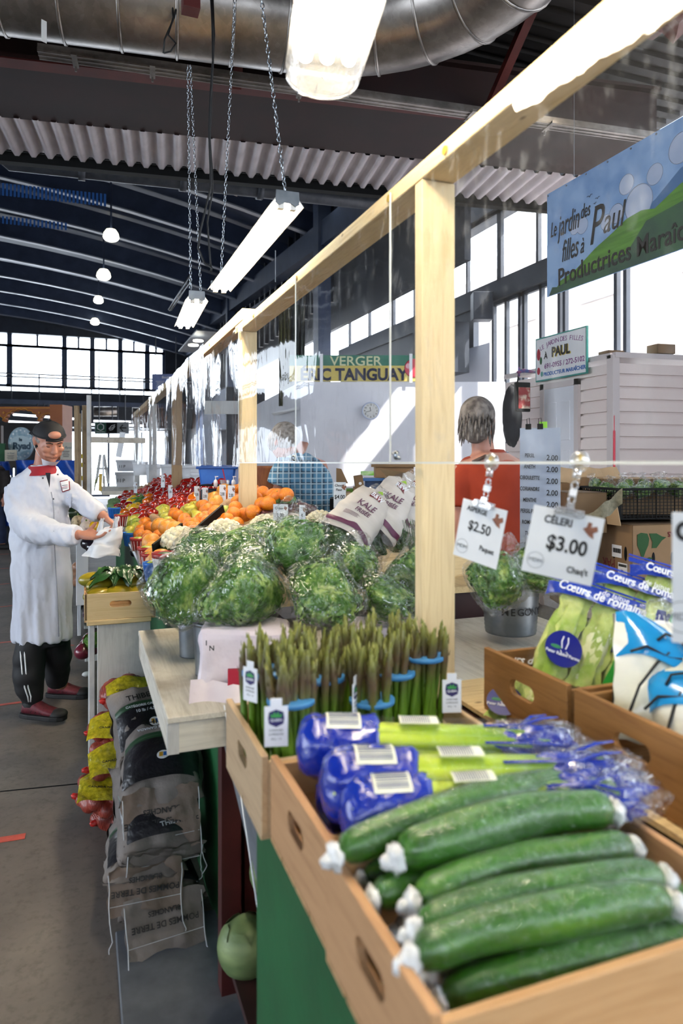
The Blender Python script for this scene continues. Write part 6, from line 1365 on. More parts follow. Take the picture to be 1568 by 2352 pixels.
dr_ = put('door', bevel(MB().box2((-.035, d0, 0), (-.02, d1, dz)).mesh('d'), .003), M_doorw, rt)
for z0, z1 in ((1.75, 2.15), (.95, 1.65), (.2, .85)):
    for y0 in (d0 + .07, d0 + .28): put('panel', bevel(MB().box2((-.04, y0, z0), (-.03, y0 + .15, z1)).mesh('p'), .008, 2), M_doorw, dr_)
put('hinge', MB().box2((-.042, d1 - .01, 1.85), (-.03, d1 + .005, 1.93)), M_zinc, dr_)
put('door_frame', MB().box2((-.045, d0 - .06, 0), (-.01, d0, dz + .06)).box2((-.045, d1, 0), (-.01, d1 + .06, dz + .06)).box2((-.045, d0 - .06, dz), (-.01, d1 + .06, dz + .06)), MC['siding_trim'], rt)
for u, v, lab, w_ in ((1415, 808, 'small flat cardboard piece on the hut roof near its corner', .18), (1530, 806, 'open brown cardboard box on the hut roof', .20)):
    q = PD(u, v, 6.6); q.z = HZt + .03; mb = MB(); h_ = .03 if w_ < .19 else .09; mb.box2((-w_ / 2, 0, 0), (w_ / 2, .01, h_)); mb.box2((-w_ / 2, 0, 0), (-w_ / 2 + .01, .15, h_)); mb.box2((w_ / 2 - .01, 0, 0), (w_ / 2, .15, h_)); mb.box2((-w_ / 2, 0, 0), (w_ / 2, .15, .006)); thing('cardboard_box', mb, M_cardb, lab, 'box', q, -.1)
# small sign on the hut
P4 = [PX(1230, 780, 4.6), PX(1348, 748, 4.6), PX(1350, 855, 4.6), PX(1233, 880, 4.6)]
cen = sum(P4, Vector()) / 4; xd = (P4[1] - P4[0]).normalized(); w_ = ((P4[1] - P4[0]).length + (P4[2] - P4[3]).length) / 2; h_ = ((P4[0] - P4[3]).length + (P4[1] - P4[2]).length) / 2
rt = root('market_sign', 'white sign LE JARDIN DES FILLES À PAUL with phone numbers on the hut corner', 'sign', M=frame(cen, xd, UP))
bd = put('board', MB().box((0, 0, 0), (w_, h_, .02)), M_teal, rt, label='teal edged white board'); put('face', MB().box((0, 0, .011), (w_ - .03, h_ - .03, .004)), M_white, bd)
for i, ch in enumerate('LE JARDIN DES FILLES'):
    t = (i - 9.5) / 9.5; letter(bd, ch, h_ * .15, t * w_ * .40 + w_ * .02, h_ * (.35 - .10 * t * t), mat('sign_purple', '#7a2a7c'), .014, rot=-t * .35) if ch != ' ' else None
letter(bd, 'À', h_ * .18, -w_ * .28, h_ * .05, M_ink, .014, bold=.002); letter(bd, 'PAUL', h_ * .29, w_ * .03, h_ * .09, mat('sign_yellow', '#d9c23a'), .0135, bold=.006, sx=.9); letter(bd, 'PAUL', h_ * .29, w_ * .02, h_ * .10, M_ink, .016, bold=.006, sx=.9)
letter(bd, '691-0955 / 272-5102', h_ * .16, w_ * .08, -h_ * .18, mat('sign_purple', '#7a2a7c'), .014, bold=.001); letter(bd, 'PRODUCTEUR MARAÎCHER', h_ * .115, w_ * .08, -h_ * .36, M_blueink, .014, bold=.002)
for x, y, c, r_, nm in ((-.43, .12, M_red, .045, 'strawberry_print'), (-.43, -.26, M_red, .04, 'tomato_print'), (-.38, -.03, M_green, .03, 'cucumber_print'), (-.36, -.34, M_teal, .03, 'broccoli_print')): put(nm, MB().ell((x * w_, y * h_, .014), (r_ * .7, r_ * 1.4 if nm[0] in 'sc' else r_, .003), 14, 8), c, bd, True)
# big banner
xb = 2.5; b0 = PX(1256, 447, xb); b1 = PX(1568, 275, xb); b1 = b0 + (b1 - b0) * 1.35; bz0 = 3.06; bz1 = 2.47
M_sky = None
k = NT('banner_sky'); tc = k.n('ShaderNodeTexCoord'); f = k.noise(tc.outputs['Object'], 4, 3); b = k.bsdf(Roughness=.55)
k.l(k.ramp(f, [(.35, srgb('#5f86b8')), (.6, srgb('#86a5cc'))]), b.inputs['Base Color']); M_sky = k.fin(b.outputs[0])
bl_ = (b1 - b0).length; xd = Vector((0, -1, 0)); O = Vector((xb, b0.y, (bz0 + bz1) / 2))
rt = root('market_banner', 'large sky blue banner Le jardin des filles à Paul with green fields, upper right', 'banner', M=frame(O, xd, UP)); bh = bz0 - bz1
put('sheet', MB().box2((0, -bh / 2, -.002), (bl_, bh / 2, 0)), M_sky, rt)
M_cloud = mat('banner_cloud', '#93a3c0', '#a3b0c9', rough=.6); M_hill = mat('banner_hill', '#3f6d1e', '#568a2a', rough=.6, scale=3, stretch=(1, 14, 1)); M_hill2 = mat('banner_hill_dark', '#1f3f33', '#2b5236', rough=.6); M_far = mat('banner_far_hill', '#3f6590', rough=.6)
for x, y, r_ in ((.95, .16, .07), (.80, .10, .05), (.55, -.0, .05), (.70, .0, .09), (.30, .02, .045), (.48, -.02, .04), (.62, .12, .05), (1.05, .05, .09), (.24, .03, .04)):
    put('cloud', MB().ell((x, y, .001), (r_, r_ * 1.0, .0008), 20, 8), M_cloud, rt, True)
put('far_hills', MB().prism([(.25, -.2), (.6, -.06), (.8, -.02), (.95, .07), (bl_, .12), (bl_, -.22), (.25, -.22)], .0012), M_far, rt)
put('hills', MB().prism([(.06, -.29), (.12, -.23), (.25, -.20), (.40, -.13), (.52, -.09), (.62, -.05), (.72, -.04), (.80, -.06), (.95, 0), (bl_, .05), (bl_, -.29)], .0018), M_hill, rt, label='striped green fields')
put('tree_line', MB().prism([(.02, -.292), (.05, -.25), (.10, -.26), (.2, -.24), (.45, -.235), (.62, -.22), (.75, -.1), (bl_, -.05), (bl_, -.292)], .0024), M_hill2, rt)
for tx, s_, x, y, sx_, sh in (('Le', .12, .06, .07, .45, .3), ('jardin', .17, .19, .07, .45, .3), ('des', .11, .325, .09, .5, .3), ('filles', .17, .20, -.08, .45, .3), ('à', .12, .30, -.09, .6, .3), ('P', .28, .40, -.02, .65, .3), ('aul', .18, .53, -.02, .7, .3)):
    letter(rt, tx, s_, x, y, M_ink, .004, shear=sh, sx=sx_)
letter(rt, 'Productrices Maraîchères', .135, .66, -.215, M_ink, .005, bold=.0015, sx=.8)
for x, y, s_ in ((.36, .15, .02), (.42, .12, .016), (.40, .10, .012), (.41, .08, .010)): put('bird', MB().tube([(x - s_, y + s_ * .4, .004), (x - s_ * .4, y + s_ * .5, .004), (x, y, .004), (x + s_ * .4, y + s_ * .6, .004), (x + s_, y + s_ * .5, .004)], .0012, 5), M_ink, rt)
for q in range(8): put('eyelet', MB().cyl((.01 + q * .16, bh / 2 - .012, 0), (.01 + q * .16, bh / 2 - .012, .003), .005, 10), M_zinc, rt)
thing('string', MB().tube([(0, 0, 0), (0, 0, 1.5)], .001, 5), M_zinc, 'thin hanging cord above the left part of the blue banner', 'cord', Vector((xb, PX(1318, 400, xb).y, 3.05)))
# shopping bag hanging
q = PD(1199, 912, 6.6); rt = root('shopping_bag', 'black shopping bag printed with red peppers hanging by the hut', 'bag', M=frame(q, RT * .97 + FW * .25, UP))
put('bag', bevel(MB().box((0, 0, 0), (.155, .28, .04)).mesh('b'), .008, 2), M_black, rt)
put('printed_picture', MB().box((.01, -.01, .021), (.12, .20, .002)), mat('pepper_print', '#8f2020', '#c9b7a2', scale=14, lo=.45, hi=.6), rt); put('handle', MB().tube([(-.05, .14, 0), (-.04, .22, 0), (0, .25, 0), (.02, .22, 0), (.0, .14, 0)], .008, 6), M_black, rt, True)
thing('hose_nozzle', MB().tube([(-.1, 0, 0), (-.02, .01, .02), (.1, 0, .01)], [.012, .02, .012], 8).cyl((-.08, 0, -.04), (-.08, 0, .05), .01, 8), mat('hose_pinkblue', '#9c3350', '#33508f', scale=20), 'pink and blue nozzle tied above the hanging bag', 'nozzle', PD(1208, 856, 6.6), smooth=True)
thing('dark_backpack', MB().ell((0, 0, 0), (.1, .1, .32), 18, 14, None, lambda d: 1 + .15 * mnoise.noise(d * 3)), mat('dark_cloth', '#17181d', '#23252b', rough=.9, scale=6), 'dark coat hanging between the white wall and hut', 'coat', PD(1176, 955, 7.2), smooth=True)
thing('wall_heater', bevel(MB().box((0, 0, 0), (.3, .25, .42)).mesh('h'), .01), M_steel_d, 'dark heater box on the white wall right of the near post', 'heater', PD(1106, 705, 10.6), -YAW)

# ================================================================ white cold room with the clock and orchard banner
C = PD(924, 1063, 10.0); x0 = PD(690, 1063, 10.0); x1 = PD(1160, 1063, 10.0)
rt = root('cold_room', 'white cold room with the round wall clock on its front', 'cold room', (x0 + x1) / 2 - UP * EYE, -YAW)
hw = (x1 - x0).length / 2; ht = 1.52 + (1063 - 877) / FPX * 10
put('front_wall', MB().box2((-hw, 0, 0), (hw, .08, ht)), M_whitewall, rt); put('side_wall', MB().add([(-hw, 0, 0), (-hw - 1.1, 3.2, 0), (-hw - 1.1, 3.2, ht - .1), (-hw, 0, ht)], [(0, 1, 2, 3)]), M_whitewall, rt)
put('skirting', MB().box2((-hw, -.02, 0), (hw, 0, .45)).box2((-hw, -.015, 1.18), (hw, 0, 1.2)), M_whitewall, rt)
for z in (1.85, 2.28): put('ledge', MB().add([(-hw - .02, -.1, z), (-hw - .5, 1.2, z), (-hw - .55, 1.2, z + .04), (-hw - .02, -.12, z + .04)], [(0, 1, 2, 3)]), M_white, rt)
ck = root('wall_clock', 'round white wall clock on the white cold room', 'clock', M=frame(PD(851, 944, 9.96), RT, UP))
cr = 20.5 / FPX * 9.96
put('case', MB().lathe([(cr * .9, 0), (cr, .01), (cr, .03), (cr * .9, .035), (cr * .88, .028), (.001, .026)], 40), mat('clock_case', '#c3cee6', rough=.3, metal=.2), ck, True)
put('dial', MB().cyl((0, 0, .025), (0, 0, .029), cr * .86, 40), M_paper, ck)
for q in range(12): a = q * PI / 6; letter(ck, str(q or 12), cr * .26, math.sin(a) * cr * .68, math.cos(a) * cr * .68, M_ink, .0305, bold=.0005)
for a, L, w_ in ((R(-13), .42, .008), (R(-104), .62, .006)): put('hand', MB().bar((0, 0, .034), (math.sin(a) * cr * L, math.cos(a) * cr * L, .034), w_, .002), M_ink, ck)
bn = root('orchard_banner', 'banner VERGER ÉRIC TANGUAY, green above yellow, over the cold room', 'banner', M=frame(PD(822, 846, 9.98), RT, UP)); kk = 9.98 / FPX
bw, bh2 = 315 * kk, 60 * kk
put('sheet', MB().box((0, 0, 0), (bw, bh2, .01)), mat('banner_yellow', '#c9b45a', '#d6c36a', rough=.6, scale=3), bn); put('green_part', MB().box((0, bh2 * .3, .006), (bw, bh2 * .40, .004)), mat('banner_green', '#2c6b57', '#3a8069', rough=.6, scale=3), bn)
letter(bn, 'VERGER', .19, -5 * kk, bh2 * .26, mat('banner_pale', '#cfd3a8'), .010, bold=.002, sx=1.1); letter(bn, 'ÉRIC TANGUAY', .235, -10 * kk, -bh2 * .26, mat('banner_navy', '#151a38'), .010, bold=.009, sx=.92)
for x, y, r_, c in ((128, 0, 22, M_red), (145, 8, 16, M_white), (150, -16, 14, M_red), (118, 4, 10, M_white)): put('apple_print', MB().ell((x * kk, y * kk, .01), (r_ * kk, r_ * kk, .004), 16, 8), mat('apple_print', '#c9344a', rough=.6) if c is M_red else mat('apple_pink', '#e3aab5'), bn, True)
for x in (-84, 121): put('white_strap', MB().box((x * kk, 0, .015), (7 * kk, bh2 * 1.1, .004)), M_white, bn)
# curtains left of the cold room
for i, (u0, u1, lab) in enumerate(((640, 668, 'yellow green striped curtain hanging in the dark bay'), (668, 700, 'dark curtain beside the yellow green one'))):
    A = PD(u0, 1063, 11); B = PD(u1, 1063, 11); mb = MB(); mb.grid(lambda a, b_: A.lerp(B, a) + FW * .05 * math.sin(a * 22) + UP * (.9 + 1.6 * b_), 24, 4); thing('hall_curtain', mb, mat('olive_curtain', '#5e5f1e', '#24241a', rough=.8, scale=3, stretch=(6, 6, .3)) if i == 0 else mat('dark_green_curtain', '#1c2b22', '#10151a', scale=3), lab, 'curtain', smooth=True)
# hanging jeans/coats shapes and dark shelving behind the film
slab('dark_partition', PD(520, 1063, 14.6) - UP * 1.4, PD(600, 1063, 14.8) + UP * 1.6 + Vector((.1, .1, 0)), mat('dark_shopfront', '#23242a', '#3a3c44', rough=.6, scale=2), 'dark partition far behind the wavy curtain', 'partition')
thing('back_sign', MB().box((0, 0, 0), (.6, .02, .18)), M_paper, 'white notice hanging in the dark bay behind the curtain', 'sign', PD(520, 936, 9.5), -YAW)
# cartons near the cold room
def bx_(u0, v0, u1, v1, d, m, lab, dep=.25, grp='cartons stacked before the cold room', name='carton', z=0):
    A, B = PD(u0, v1, d), PD(u1, v0, d); w_ = (B - A).dot(RT); h_ = B.z - A.z
    o = thing(name, bevel(MB().box2((0, 0, 0), (w_, dep, h_)).mesh('c'), .003, 1), m, lab, 'box', A, -YAW, grp); return o, w_, h_
o, w_, h_ = bx_(862, 1066, 950, 1098, 4.8, M_cardb, 'brown tray carton on top of the stack before the cold room'); put('lid_edge', MB().box2((-.03, -.02, h_ - .02), (w_ + .01, .0, h_)), M_cardd, o)
o, w_, h_ = bx_(888, 1095, 922, 1135, 4.5, M_cardl, 'tan carton with a slanting flap and red stripe'); put('flap', MB().add([(0, 0, h_), (-.05, -.06, h_ + .05), (.12, -.08, h_ + .03), (w_, 0, h_)], [(0, 1, 2, 3)]), M_cardl, o); put('red_panel', MB().box2((w_ * .4, -.003, h_ * .3), (w_ * .75, 0, h_ * .8)), M_rp, o)
o, w_, h_ = bx_(918, 1098, 985, 1108, 4.4, M_cardd, 'flat open brown tray above the plum carton')
o, w_, h_ = bx_(950, 1102, 984, 1132, 4.4, mat('plum_carton', '#6e1438', '#7d1c44', rough=.6), 'plum coloured carton left of the near post'); letter(o, 'CRU', .04, w_ / 2, h_ * .5, M_white, 0, M=frame((0, -.003, 0), (1, 0, 0), (0, 0, 1)))
o, w_, h_ = bx_(838, 1098, 886, 1128, 4.7, mat('navy_blue_crate', '#123a6e', '#1a4f8f', rough=.35), 'deep blue plastic tub among the cartons'); put('rim', MB().box2((-.02, -.03, h_ - .02), (w_ + .02, 0, h_)), mat('blue_rim', '#3b6fb5', rough=.3), o)
o, w_, h_ = bx_(818, 1094, 838, 1130, 4.5, M_cardd, 'tilted dark cardboard lid with a round hole'); put('hole', MB().cyl((w_ * .6, -.006, h_ * .5), (w_ * .6, -.002, h_ * .5), .010, 12), M_white, o); o.rotation_euler.y = R(-9)
o, w_, h_ = bx_(812, 1120, 820, 1142, 4.55, M_cardl, 'small tan carton at the left of the deep blue tub')
o, w_, h_ = bx_(817, 1129, 848, 1146, 3.9, M_white, 'white carton with a black slot'); put('slot', MB().box2((w_ * .42, -.003, .003), (w_ * .55, 0, h_ - .003)), M_black, o)
o, w_, h_ = bx_(817, 1146, 848, 1166, 3.85, M_white, 'white carton with a black circle drawing, below the slotted one'); put('circle_print', MB().tube([(w_ * .5 + .012 * math.cos(a * .4), -.004, .012 + .016 * math.sin(a * .4)) for a in range(9)], .0015, 5), M_ink, o)
o, w_, h_ = bx_(848, 1130, 862, 1152, 3.95, M_paper, 'pale grey carton lettered DC'); letter(o, 'D.C', .018, w_ / 2, h_ * .6, M_ink, 0, M=frame((0, -.003, 0), (1, 0, 0), (0, 0, 1)))
o, w_, h_ = bx_(862, 1133, 900, 1148, 3.95, mat('lime_carton', '#6cab33', '#7dbb42', rough=.6), 'lime green carton with two dark openings'); [put('opening', MB().ell((w_ * q_, -.003, h_ * .55), (w_ * .18, .002, h_ * .2), 12, 6), M_cardd, o) for q_ in (.27, .73)]
o, w_, h_ = bx_(830, 1083, 864, 1092, 5.2, mat('lime_white', '#cfe8bf', '#7fd94c', rough=.6, scale=20), 'white and lime printed carton by the wall'); o, w_, h_ = bx_(795, 1124, 812, 1136, 4.8, MC['lime_carton'], 'small green carton behind the four dollar card')
bx_(765, 1132, 806, 1146, 4.4, M_cardl, 'tan carton between the plaid shirt and the four dollar card'); bx_(748, 1110, 768, 1140, 4.6, M_cardd, 'dark carton edge just right of the plaid shirt'); bx_(757, 1146, 818, 1172, 3.9, M_black, 'black plastic crate below the tan carton', name='plastic_crate')
thing('cardboard_flap', MB().prism([(0, 0), (.07, 0), (.03, .085), (.0, .09)], .004, Matrix.Rotation(R(90), 4, 'X')), M_cardd, 'dark upright cardboard flap above the four dollar card', 'flap', PD(772, 1110, 4.1), -YAW)
M_shipb = M_paper
# ================================================================ blue tub, scale, pumps behind the oranges
tb = root('storage_tub', 'large blue plastic tub with lid left of the second post', 'tub', PD(505, 1118, 5.2), -YAW); s_ = 5.2 / FPX
put('body', MB().loft([[(x * w__ * s_, y * .12, z * s_) for x, y in [(-1, -1), (-.9, -1.1), (.9, -1.1), (1, -1), (1, 1), (-1, 1)]] for w__, z in ((36, 0), (42, 42))]), mat('tub_blue', '#1f57ad', '#2b66bd', rough=.3), tb)
put('lid', bevel(MB().box((0, -.0, 44 * s_), (94 * s_, .28, 6 * s_)).box((0, 0, 48 * s_), (78 * s_, .22, 4 * s_)).mesh('l'), .006), mat('tub_lid_blue', '#1b4a94', rough=.3), tb)
sc_ = root('kitchen_scale', 'dark weighing scale in front of the blue tub', 'scale', PD(508, 1135, 4.6), -YAW); put('body', bevel(MB().box((0, 0, 0), (.25, .15, .07)).mesh('s'), .01), M_steel_d, sc_); put('tray', MB().box((0, 0, .06), (.26, .2, .008)), M_black, sc_)
for u, lab in ((495, 'left white soap pump bottle on the scale'), (536, 'right white soap pump bottle beside the second post')):
    rt = root('pump_bottle', lab, 'bottle', PD(u, 1118, 4.5), 0, 'white pump bottles'); put('bottle', MB().lathe([(.012, 0), (.014, .03), (.01, .042), (.005, .046)], 12), M_white, rt, True); put('pump', MB().cyl((0, 0, .045), (0, 0, .065), .003, 8).box((.006, 0, .066), (.022, .006, .006)), M_white, rt)
thing('pen_cup', MB().lathe([(.03, 0), (.034, .04)], 14), M_clip, 'pale cup with a red pen before the blue tub', 'cup', PD(516, 1116, 4.6)); thing('red_pen', MB().cyl((0, 0, 0), (-.02, 0, .09), .004, 6), M_red, 'red pen in the pale cup', 'pen', PD(518, 1108, 4.6))
thing('slatted_basket', MB().lathe([(.09, 0), (.12, .15), (.125, .17), (.11, .17)], 18, None, False), mat('wood_basket', '#7a4428', '#95592f', rough=.7, scale=9, stretch=(5, 5, .5)), 'orange brown slatted bushel basket right of the second post', 'basket', PD(618, 1118, 5.0) - UP * .02, smooth=True)
# ================================================================ white buckets, easel, far clutter
for u, v0, v1, w_, d, lab in ((290, 1056, 1083, 46, 10.5, 'upper white bucket of the left stack'), (287, 1084, 1118, 44, 10.4, 'lower white bucket of the left stack'), (322, 1060, 1092, 34, 10.2, 'white bucket right of the left stack'), (352, 1066, 1110, 34, 9.6, 'white bucket by the fourth post'), (384, 1066, 1100, 30, 9.2, 'white bucket between the posts'), (440, 1066, 1112, 46, 8.8, 'white bucket right of the third post'), (452, 1085, 1122, 30, 8.2, 'small white tub before the blue tub'), (560, 1000, 1060, 30, 9, 'tall white drum behind the wavy curtain')):
    r_ = w_ / 2 / FPX * d; h_ = (v1 - v0) / FPX * d; rt = root('white_bucket', lab, 'bucket', PD(u, v1, d), 0, 'white plastic buckets'); put('body', MB().lathe([(r_ * .86, 0), (r_ * .97, h_ * .8)], 22), M_white, rt, True); put('lid', MB().lathe([(r_ * .98, h_ * .78), (r_ * 1.03, h_ * .8), (r_ * 1.03, h_), (r_ * .9, h_)], 22), M_white, rt, True)
    letter(rt, 'I I P', h_ * .34, 0, 0, M_ink, 0, M=frame(Vector((-FW.x, -FW.y, 0)) * (r_ * 1.0) + Vector((0, 0, h_ * .42)) - RT * r_ * .1, RT, UP)) if u < 295 else None
rt = root('easel', 'white easel with a white board beyond the rough posts', 'easel', PD(240, 1110, 10)); s_ = 10 / FPX
put('board', MB().bar(Vector((0, 0, 0)) - RT * 3 * s_, RT * -3 * s_ + UP * 62 * s_, .02, 44 * s_), M_white, rt)
for a, b_ in ((-14, -4), (14, 4)): put('leg', MB().bar(RT * a * s_ - FW * .1, RT * b_ * s_ + UP * 66 * s_ - FW * .1, .03, .03), M_whitewood_z, rt)
put('crossbar', MB().bar(RT * -12 * s_ + UP * 34 * s_ - FW * .1, RT * 12 * s_ + UP * 34 * s_ - FW * .1, .03, .03), M_whitewood_z, rt)
M_rough = wood('rough_post', '#7a6349', '#96805f', 2, dirt='#4d3b29')
for u, v0, v1, w_, d, m, lab in ((178, 932, 1105, 9, 7.6, M_rough, 'leftmost rough wooden pole behind the man arm'), (196, 931, 1120, 8, 7.7, M_rough, 'second rough wooden pole with a crooked bracket'), (206, 908, 1135, 8, 7.3, M_whitewood_z, 'tall white painted pole'), (186, 950, 1120, 4, 8.0, M_rough, 'thin rough pole between the two rough ones'), (192, 943, 1118, 4, 8.2, M_whitewood_z, 'thin pale pole behind the tall white one')):
    A = PD(u, v1 + 120, d); B = PD(u - 2, v0, d); ww = w_ / FPX * d; thing('wooden_pole', MB().bar(A, B, ww, ww), m, lab, 'pole', group='poles behind the counter end')
thing('cross_rail', MB().bar(PD(206, 1010, 8), PD(330, 1012, 9), .05, .07), M_whitewood, 'horizontal wooden rail joining the tall white pole to the screen', 'rail')
thing('slanted_board', MB().bar(PD(272, 1050, 9.6), PD(282, 993, 9.6), .02, 13 / FPX * 9.6), M_white, 'narrow white slanted board standing above the left buckets', 'board')
thing('upright_board', MB().bar(PD(325, 1060, 9.3), PD(325, 993, 9.3), .02, 12 / FPX * 9.3), M_white, 'white upright board in front of the far curtain', 'board')
thing('folded_sheets', MB().box((0, 0, 0), (.02, .1, .55)), M_paper, 'white and yellow notices pinned between the rough poles', 'notices', PD(190, 1065, 8.4))
for v, lab in ((1048, 'upper yellow tag between the rough poles'), (1068, 'middle yellow tag between the rough poles'), (1098, 'lower yellow tag between the rough poles')): thing('yellow_tag', MB().box((0, 0, 0), (.035, .005, .05)), mat('yellow_tag', '#d9c41f'), lab, 'tag', PD(190, v, 8.1), group='yellow tags between the rough poles')
thing('blue_plastic_sheet', MB().grid(lambda a, b_: PD(196 + 12 * a, 1095 - 95 * b_, 8.5) + FW * .05 * math.sin(a * 9), 8, 4), mat('blue_tarp', '#1648a8', '#2560cc', rough=.35, scale=9, bump=.4), 'blue and clear plastic sheet between the poles', 'plastic sheet', smooth=True)
thing('yellow_ruler', MB().bar(PD(230, 1128, 7.2), PD(231, 1088, 7.2), .01, .03), mat('yellow_ruler', '#c9a94a', '#b08f35', scale=60), 'yellow wooden stake with marks among the far apples', 'stake')
thing('grey_board', MB().bar(PD(239, 1128, 7.4), PD(239, 1093, 7.4), .02, .06), M_whitewood_z, 'pale board beside the yellow stake', 'board')
thing('curved_leaf', MB().tube([PD(216, 1128, 7.3), PD(220, 1105, 7.3), PD(229, 1090, 7.3)], [.012, .02, .004], 8, sq=.3), mat('leek_green3', '#6c7a33'), 'long curved green leaf beside the yellow stake', 'leaf', smooth=True)
# direction sign, boutiques sign
rt = root('direction_sign', 'Desjardins direction sign with a green hexagon and left arrow', 'sign', M=frame(PD(257, 983, 16), RT, UP)); s_ = 16 / FPX
put('board', MB().box((0, 0, 0), (78 * s_, 27 * s_, .04)), mat('sign_grey', '#9aa1a5'), rt); put('green_field', MB().box((-25 * s_, 0, .022), (24 * s_, 24 * s_, .01)), mat('sign_green', '#0f4d37'), rt); put('black_field', MB().box((0, 0, .022), (25 * s_, 24 * s_, .01)), M_black, rt)
hx = [(math.cos(R(30 + 60 * i)) * 8 * s_, math.sin(R(30 + 60 * i)) * 8 * s_) for i in range(7)]; put('hexagon', MB().tube([(x - 25 * s_, y + 2 * s_, .03) for x, y in hx], 1.0 * s_, 5), M_white, rt)
letter(rt, 'Desjardins', 4.6 * s_, -25 * s_, -9 * s_, M_white, .03); put('card_symbol', MB().tube([(-6 * s_, -2 * s_, .03), (0, 5 * s_, .03), (8 * s_, 8 * s_, .03), (2 * s_, 0, .03), (-6 * s_, -2 * s_, .03), (-4 * s_, -5 * s_, .03), (2 * s_, -4 * s_, .03), (8 * s_, 4 * s_, .03)], .8 * s_, 5), M_white, rt)
put('arrow', MB().tube([(34 * s_, 0, .03), (19 * s_, 0, .03)], 1.3 * s_, 6).tube([(26 * s_, 7 * s_, .03), (19 * s_, 0, .03), (26 * s_, -7 * s_, .03)], 1.3 * s_, 6), M_ink, rt)
rt = root('shops_sign', 'pale blue sign headed Boutiques hung near the gallery', 'sign', M=frame(PD(380, 877, 17), RT, UP)); s_ = 17 / FPX
put('board', bevel(MB().box((0, 0, 0), (62 * s_, 36 * s_, .03)).mesh('b'), .03, 3), mat('sign_lavender', '#7482b5', '#7e8cc0'), rt); letter(rt, 'Boutiques', 8 * s_, 8 * s_, 10 * s_, M_white, .02, bold=.002)
for q in range(5): put('text_line', MB().box(((-12 + (q % 2) * 1) * s_, (1 - q * 3.6) * s_, .02), ((20 - 3 * (q % 3)) * s_, 1.1 * s_, .004)), M_white, rt)
for o_, h_, xs_ in ((COL.objects['shops_sign'], 1.1, (-.25, .25)), (COL.objects['direction_sign'], 1.6, (-.3, .3))):
    for x_ in xs_: put('hanger', MB().box((x_, h_ / 2, -.01), (.02, h_, .01)), M_steel_d, o_)
for o_ in [q for q in COL.objects if q.name.startswith(('strip_light', 'silver_pipe'))]:
    c_ = sum((Vector(q) for q in o_.bound_box), Vector()) / 8; put('hanger', MB().cyl(c_, Vector((c_.x, c_.y, 3.4)), .02, 6), M_steel_d, o_)
slab('far_shelf', (.25, 9.55, 1.1), (2.2, 11.6, 1.15), M_whitewood, 'white shelf under the white buckets at the far end', 'shelf')
# carved orange facade of the Moroccan stall
d_ = 14.0; s_ = d_ / FPX; O = PD(0, 1063, d_)
rt = root('carved_facade', 'orange carved arch facade of the stall behind the capped man', 'stall front', M=frame(O, RT, UP)); M_or = mat('orange_wood', '#9c5526', '#a8602c', rough=.6, scale=2); M_or2 = mat('orange_trim', '#c98428', '#d9942f', rough=.6)
def Q(u, v): return ((u) * s_, (HZ - v) * s_)
top = [Q(-120, 935), Q(138, 935)]
arch = []
for uc, hw_, base in ((56, 36, 960), (117, 18, 968), (-20, 26, 968)): pass
scal = [Q(138, 968), Q(134, 962)]
def scallop(uc, hw_, vb, vt, n):
    r_ = []
    for i in range(n * 4 + 1):
        a = PI * i / (n * 4); bump_ = 1 + .10 * abs(math.sin(a * n)); r_.append(Q(uc + math.cos(a) * hw_ * bump_, vb - math.sin(a) * (vb - vt) * bump_))
    return r_
low = scallop(116, 17, 967, 953, 5) + [Q(95, 970)] + scallop(56, 35, 966, 944, 8) + [Q(17, 970)] + scallop(-12, 24, 967, 952, 5) + [Q(-60, 970)]
pts = [Q(138, 935)] + [Q(-120, 935)] + [Q(-120, 970)] + list(reversed(low)) + [Q(138, 970)]
put('arch_board', MB().prism(pts, .12), M_or, rt)
mb = MB()
for lst in (scallop(116, 18, 967, 951, 5), scallop(56, 36, 966, 942, 8), scallop(-12, 25, 967, 950, 5)): mb.tube([(x, y, .13) for x, y in lst], 1.1 * s_, 6)
mb.box((Q(10, 0)[0], Q(0, 938)[1], .13), (258 * s_, 2 * s_, .03)); mb.box((Q(133, 0)[0], Q(0, 952)[1], .13), (3.5 * s_, 32 * s_, .03))
for u, v in ((97, 949), (16, 949)): mb.box((0, 0, 0), (4.5 * s_, 4.5 * s_, .03), TM((Q(u, v)[0], Q(u, v)[1], .13), (0, 0, R(45))))
put('trim', mb, M_or2, rt); put('side_column', MB().box2((Q(138, 0)[0], Q(0, 1110)[1], 0), (Q(166, 0)[0], Q(0, 934)[1], .5)), M_or, rt)
put('left_column', MB().box2((Q(-14, 0)[0], Q(0, 1020)[1], 0), (Q(8, 0)[0], Q(0, 978)[1], .1)), mat('dark_brown_panel', '#3a2115'), rt)
slab('dark_interior', PD(-40, 1075, 17), PD(165, 972, 17) + Vector((0, .2, 0)), mat('dim_interior', '#4a4744', '#26272b', rough=.7, scale=1.3), 'dim interior behind the carved arch', 'partition')
rt = root('round_sign', 'round pale blue patterned sign le Ryad behind the man', 'sign', M=frame(PD(50, 1019, 13.2), RT, UP)); s_ = 13.2 / FPX
M_pat = mat('mosaic_blue', '#a9bfc9', '#7fa3b5', rough=.5, scale=22); put('disc', MB().lathe([(.01, 0), (29 * s_, 0), (29 * s_, .04), (.01, .04)], 40, Matrix.Diagonal((1, 1.3, 1, 1))), M_pat, rt)
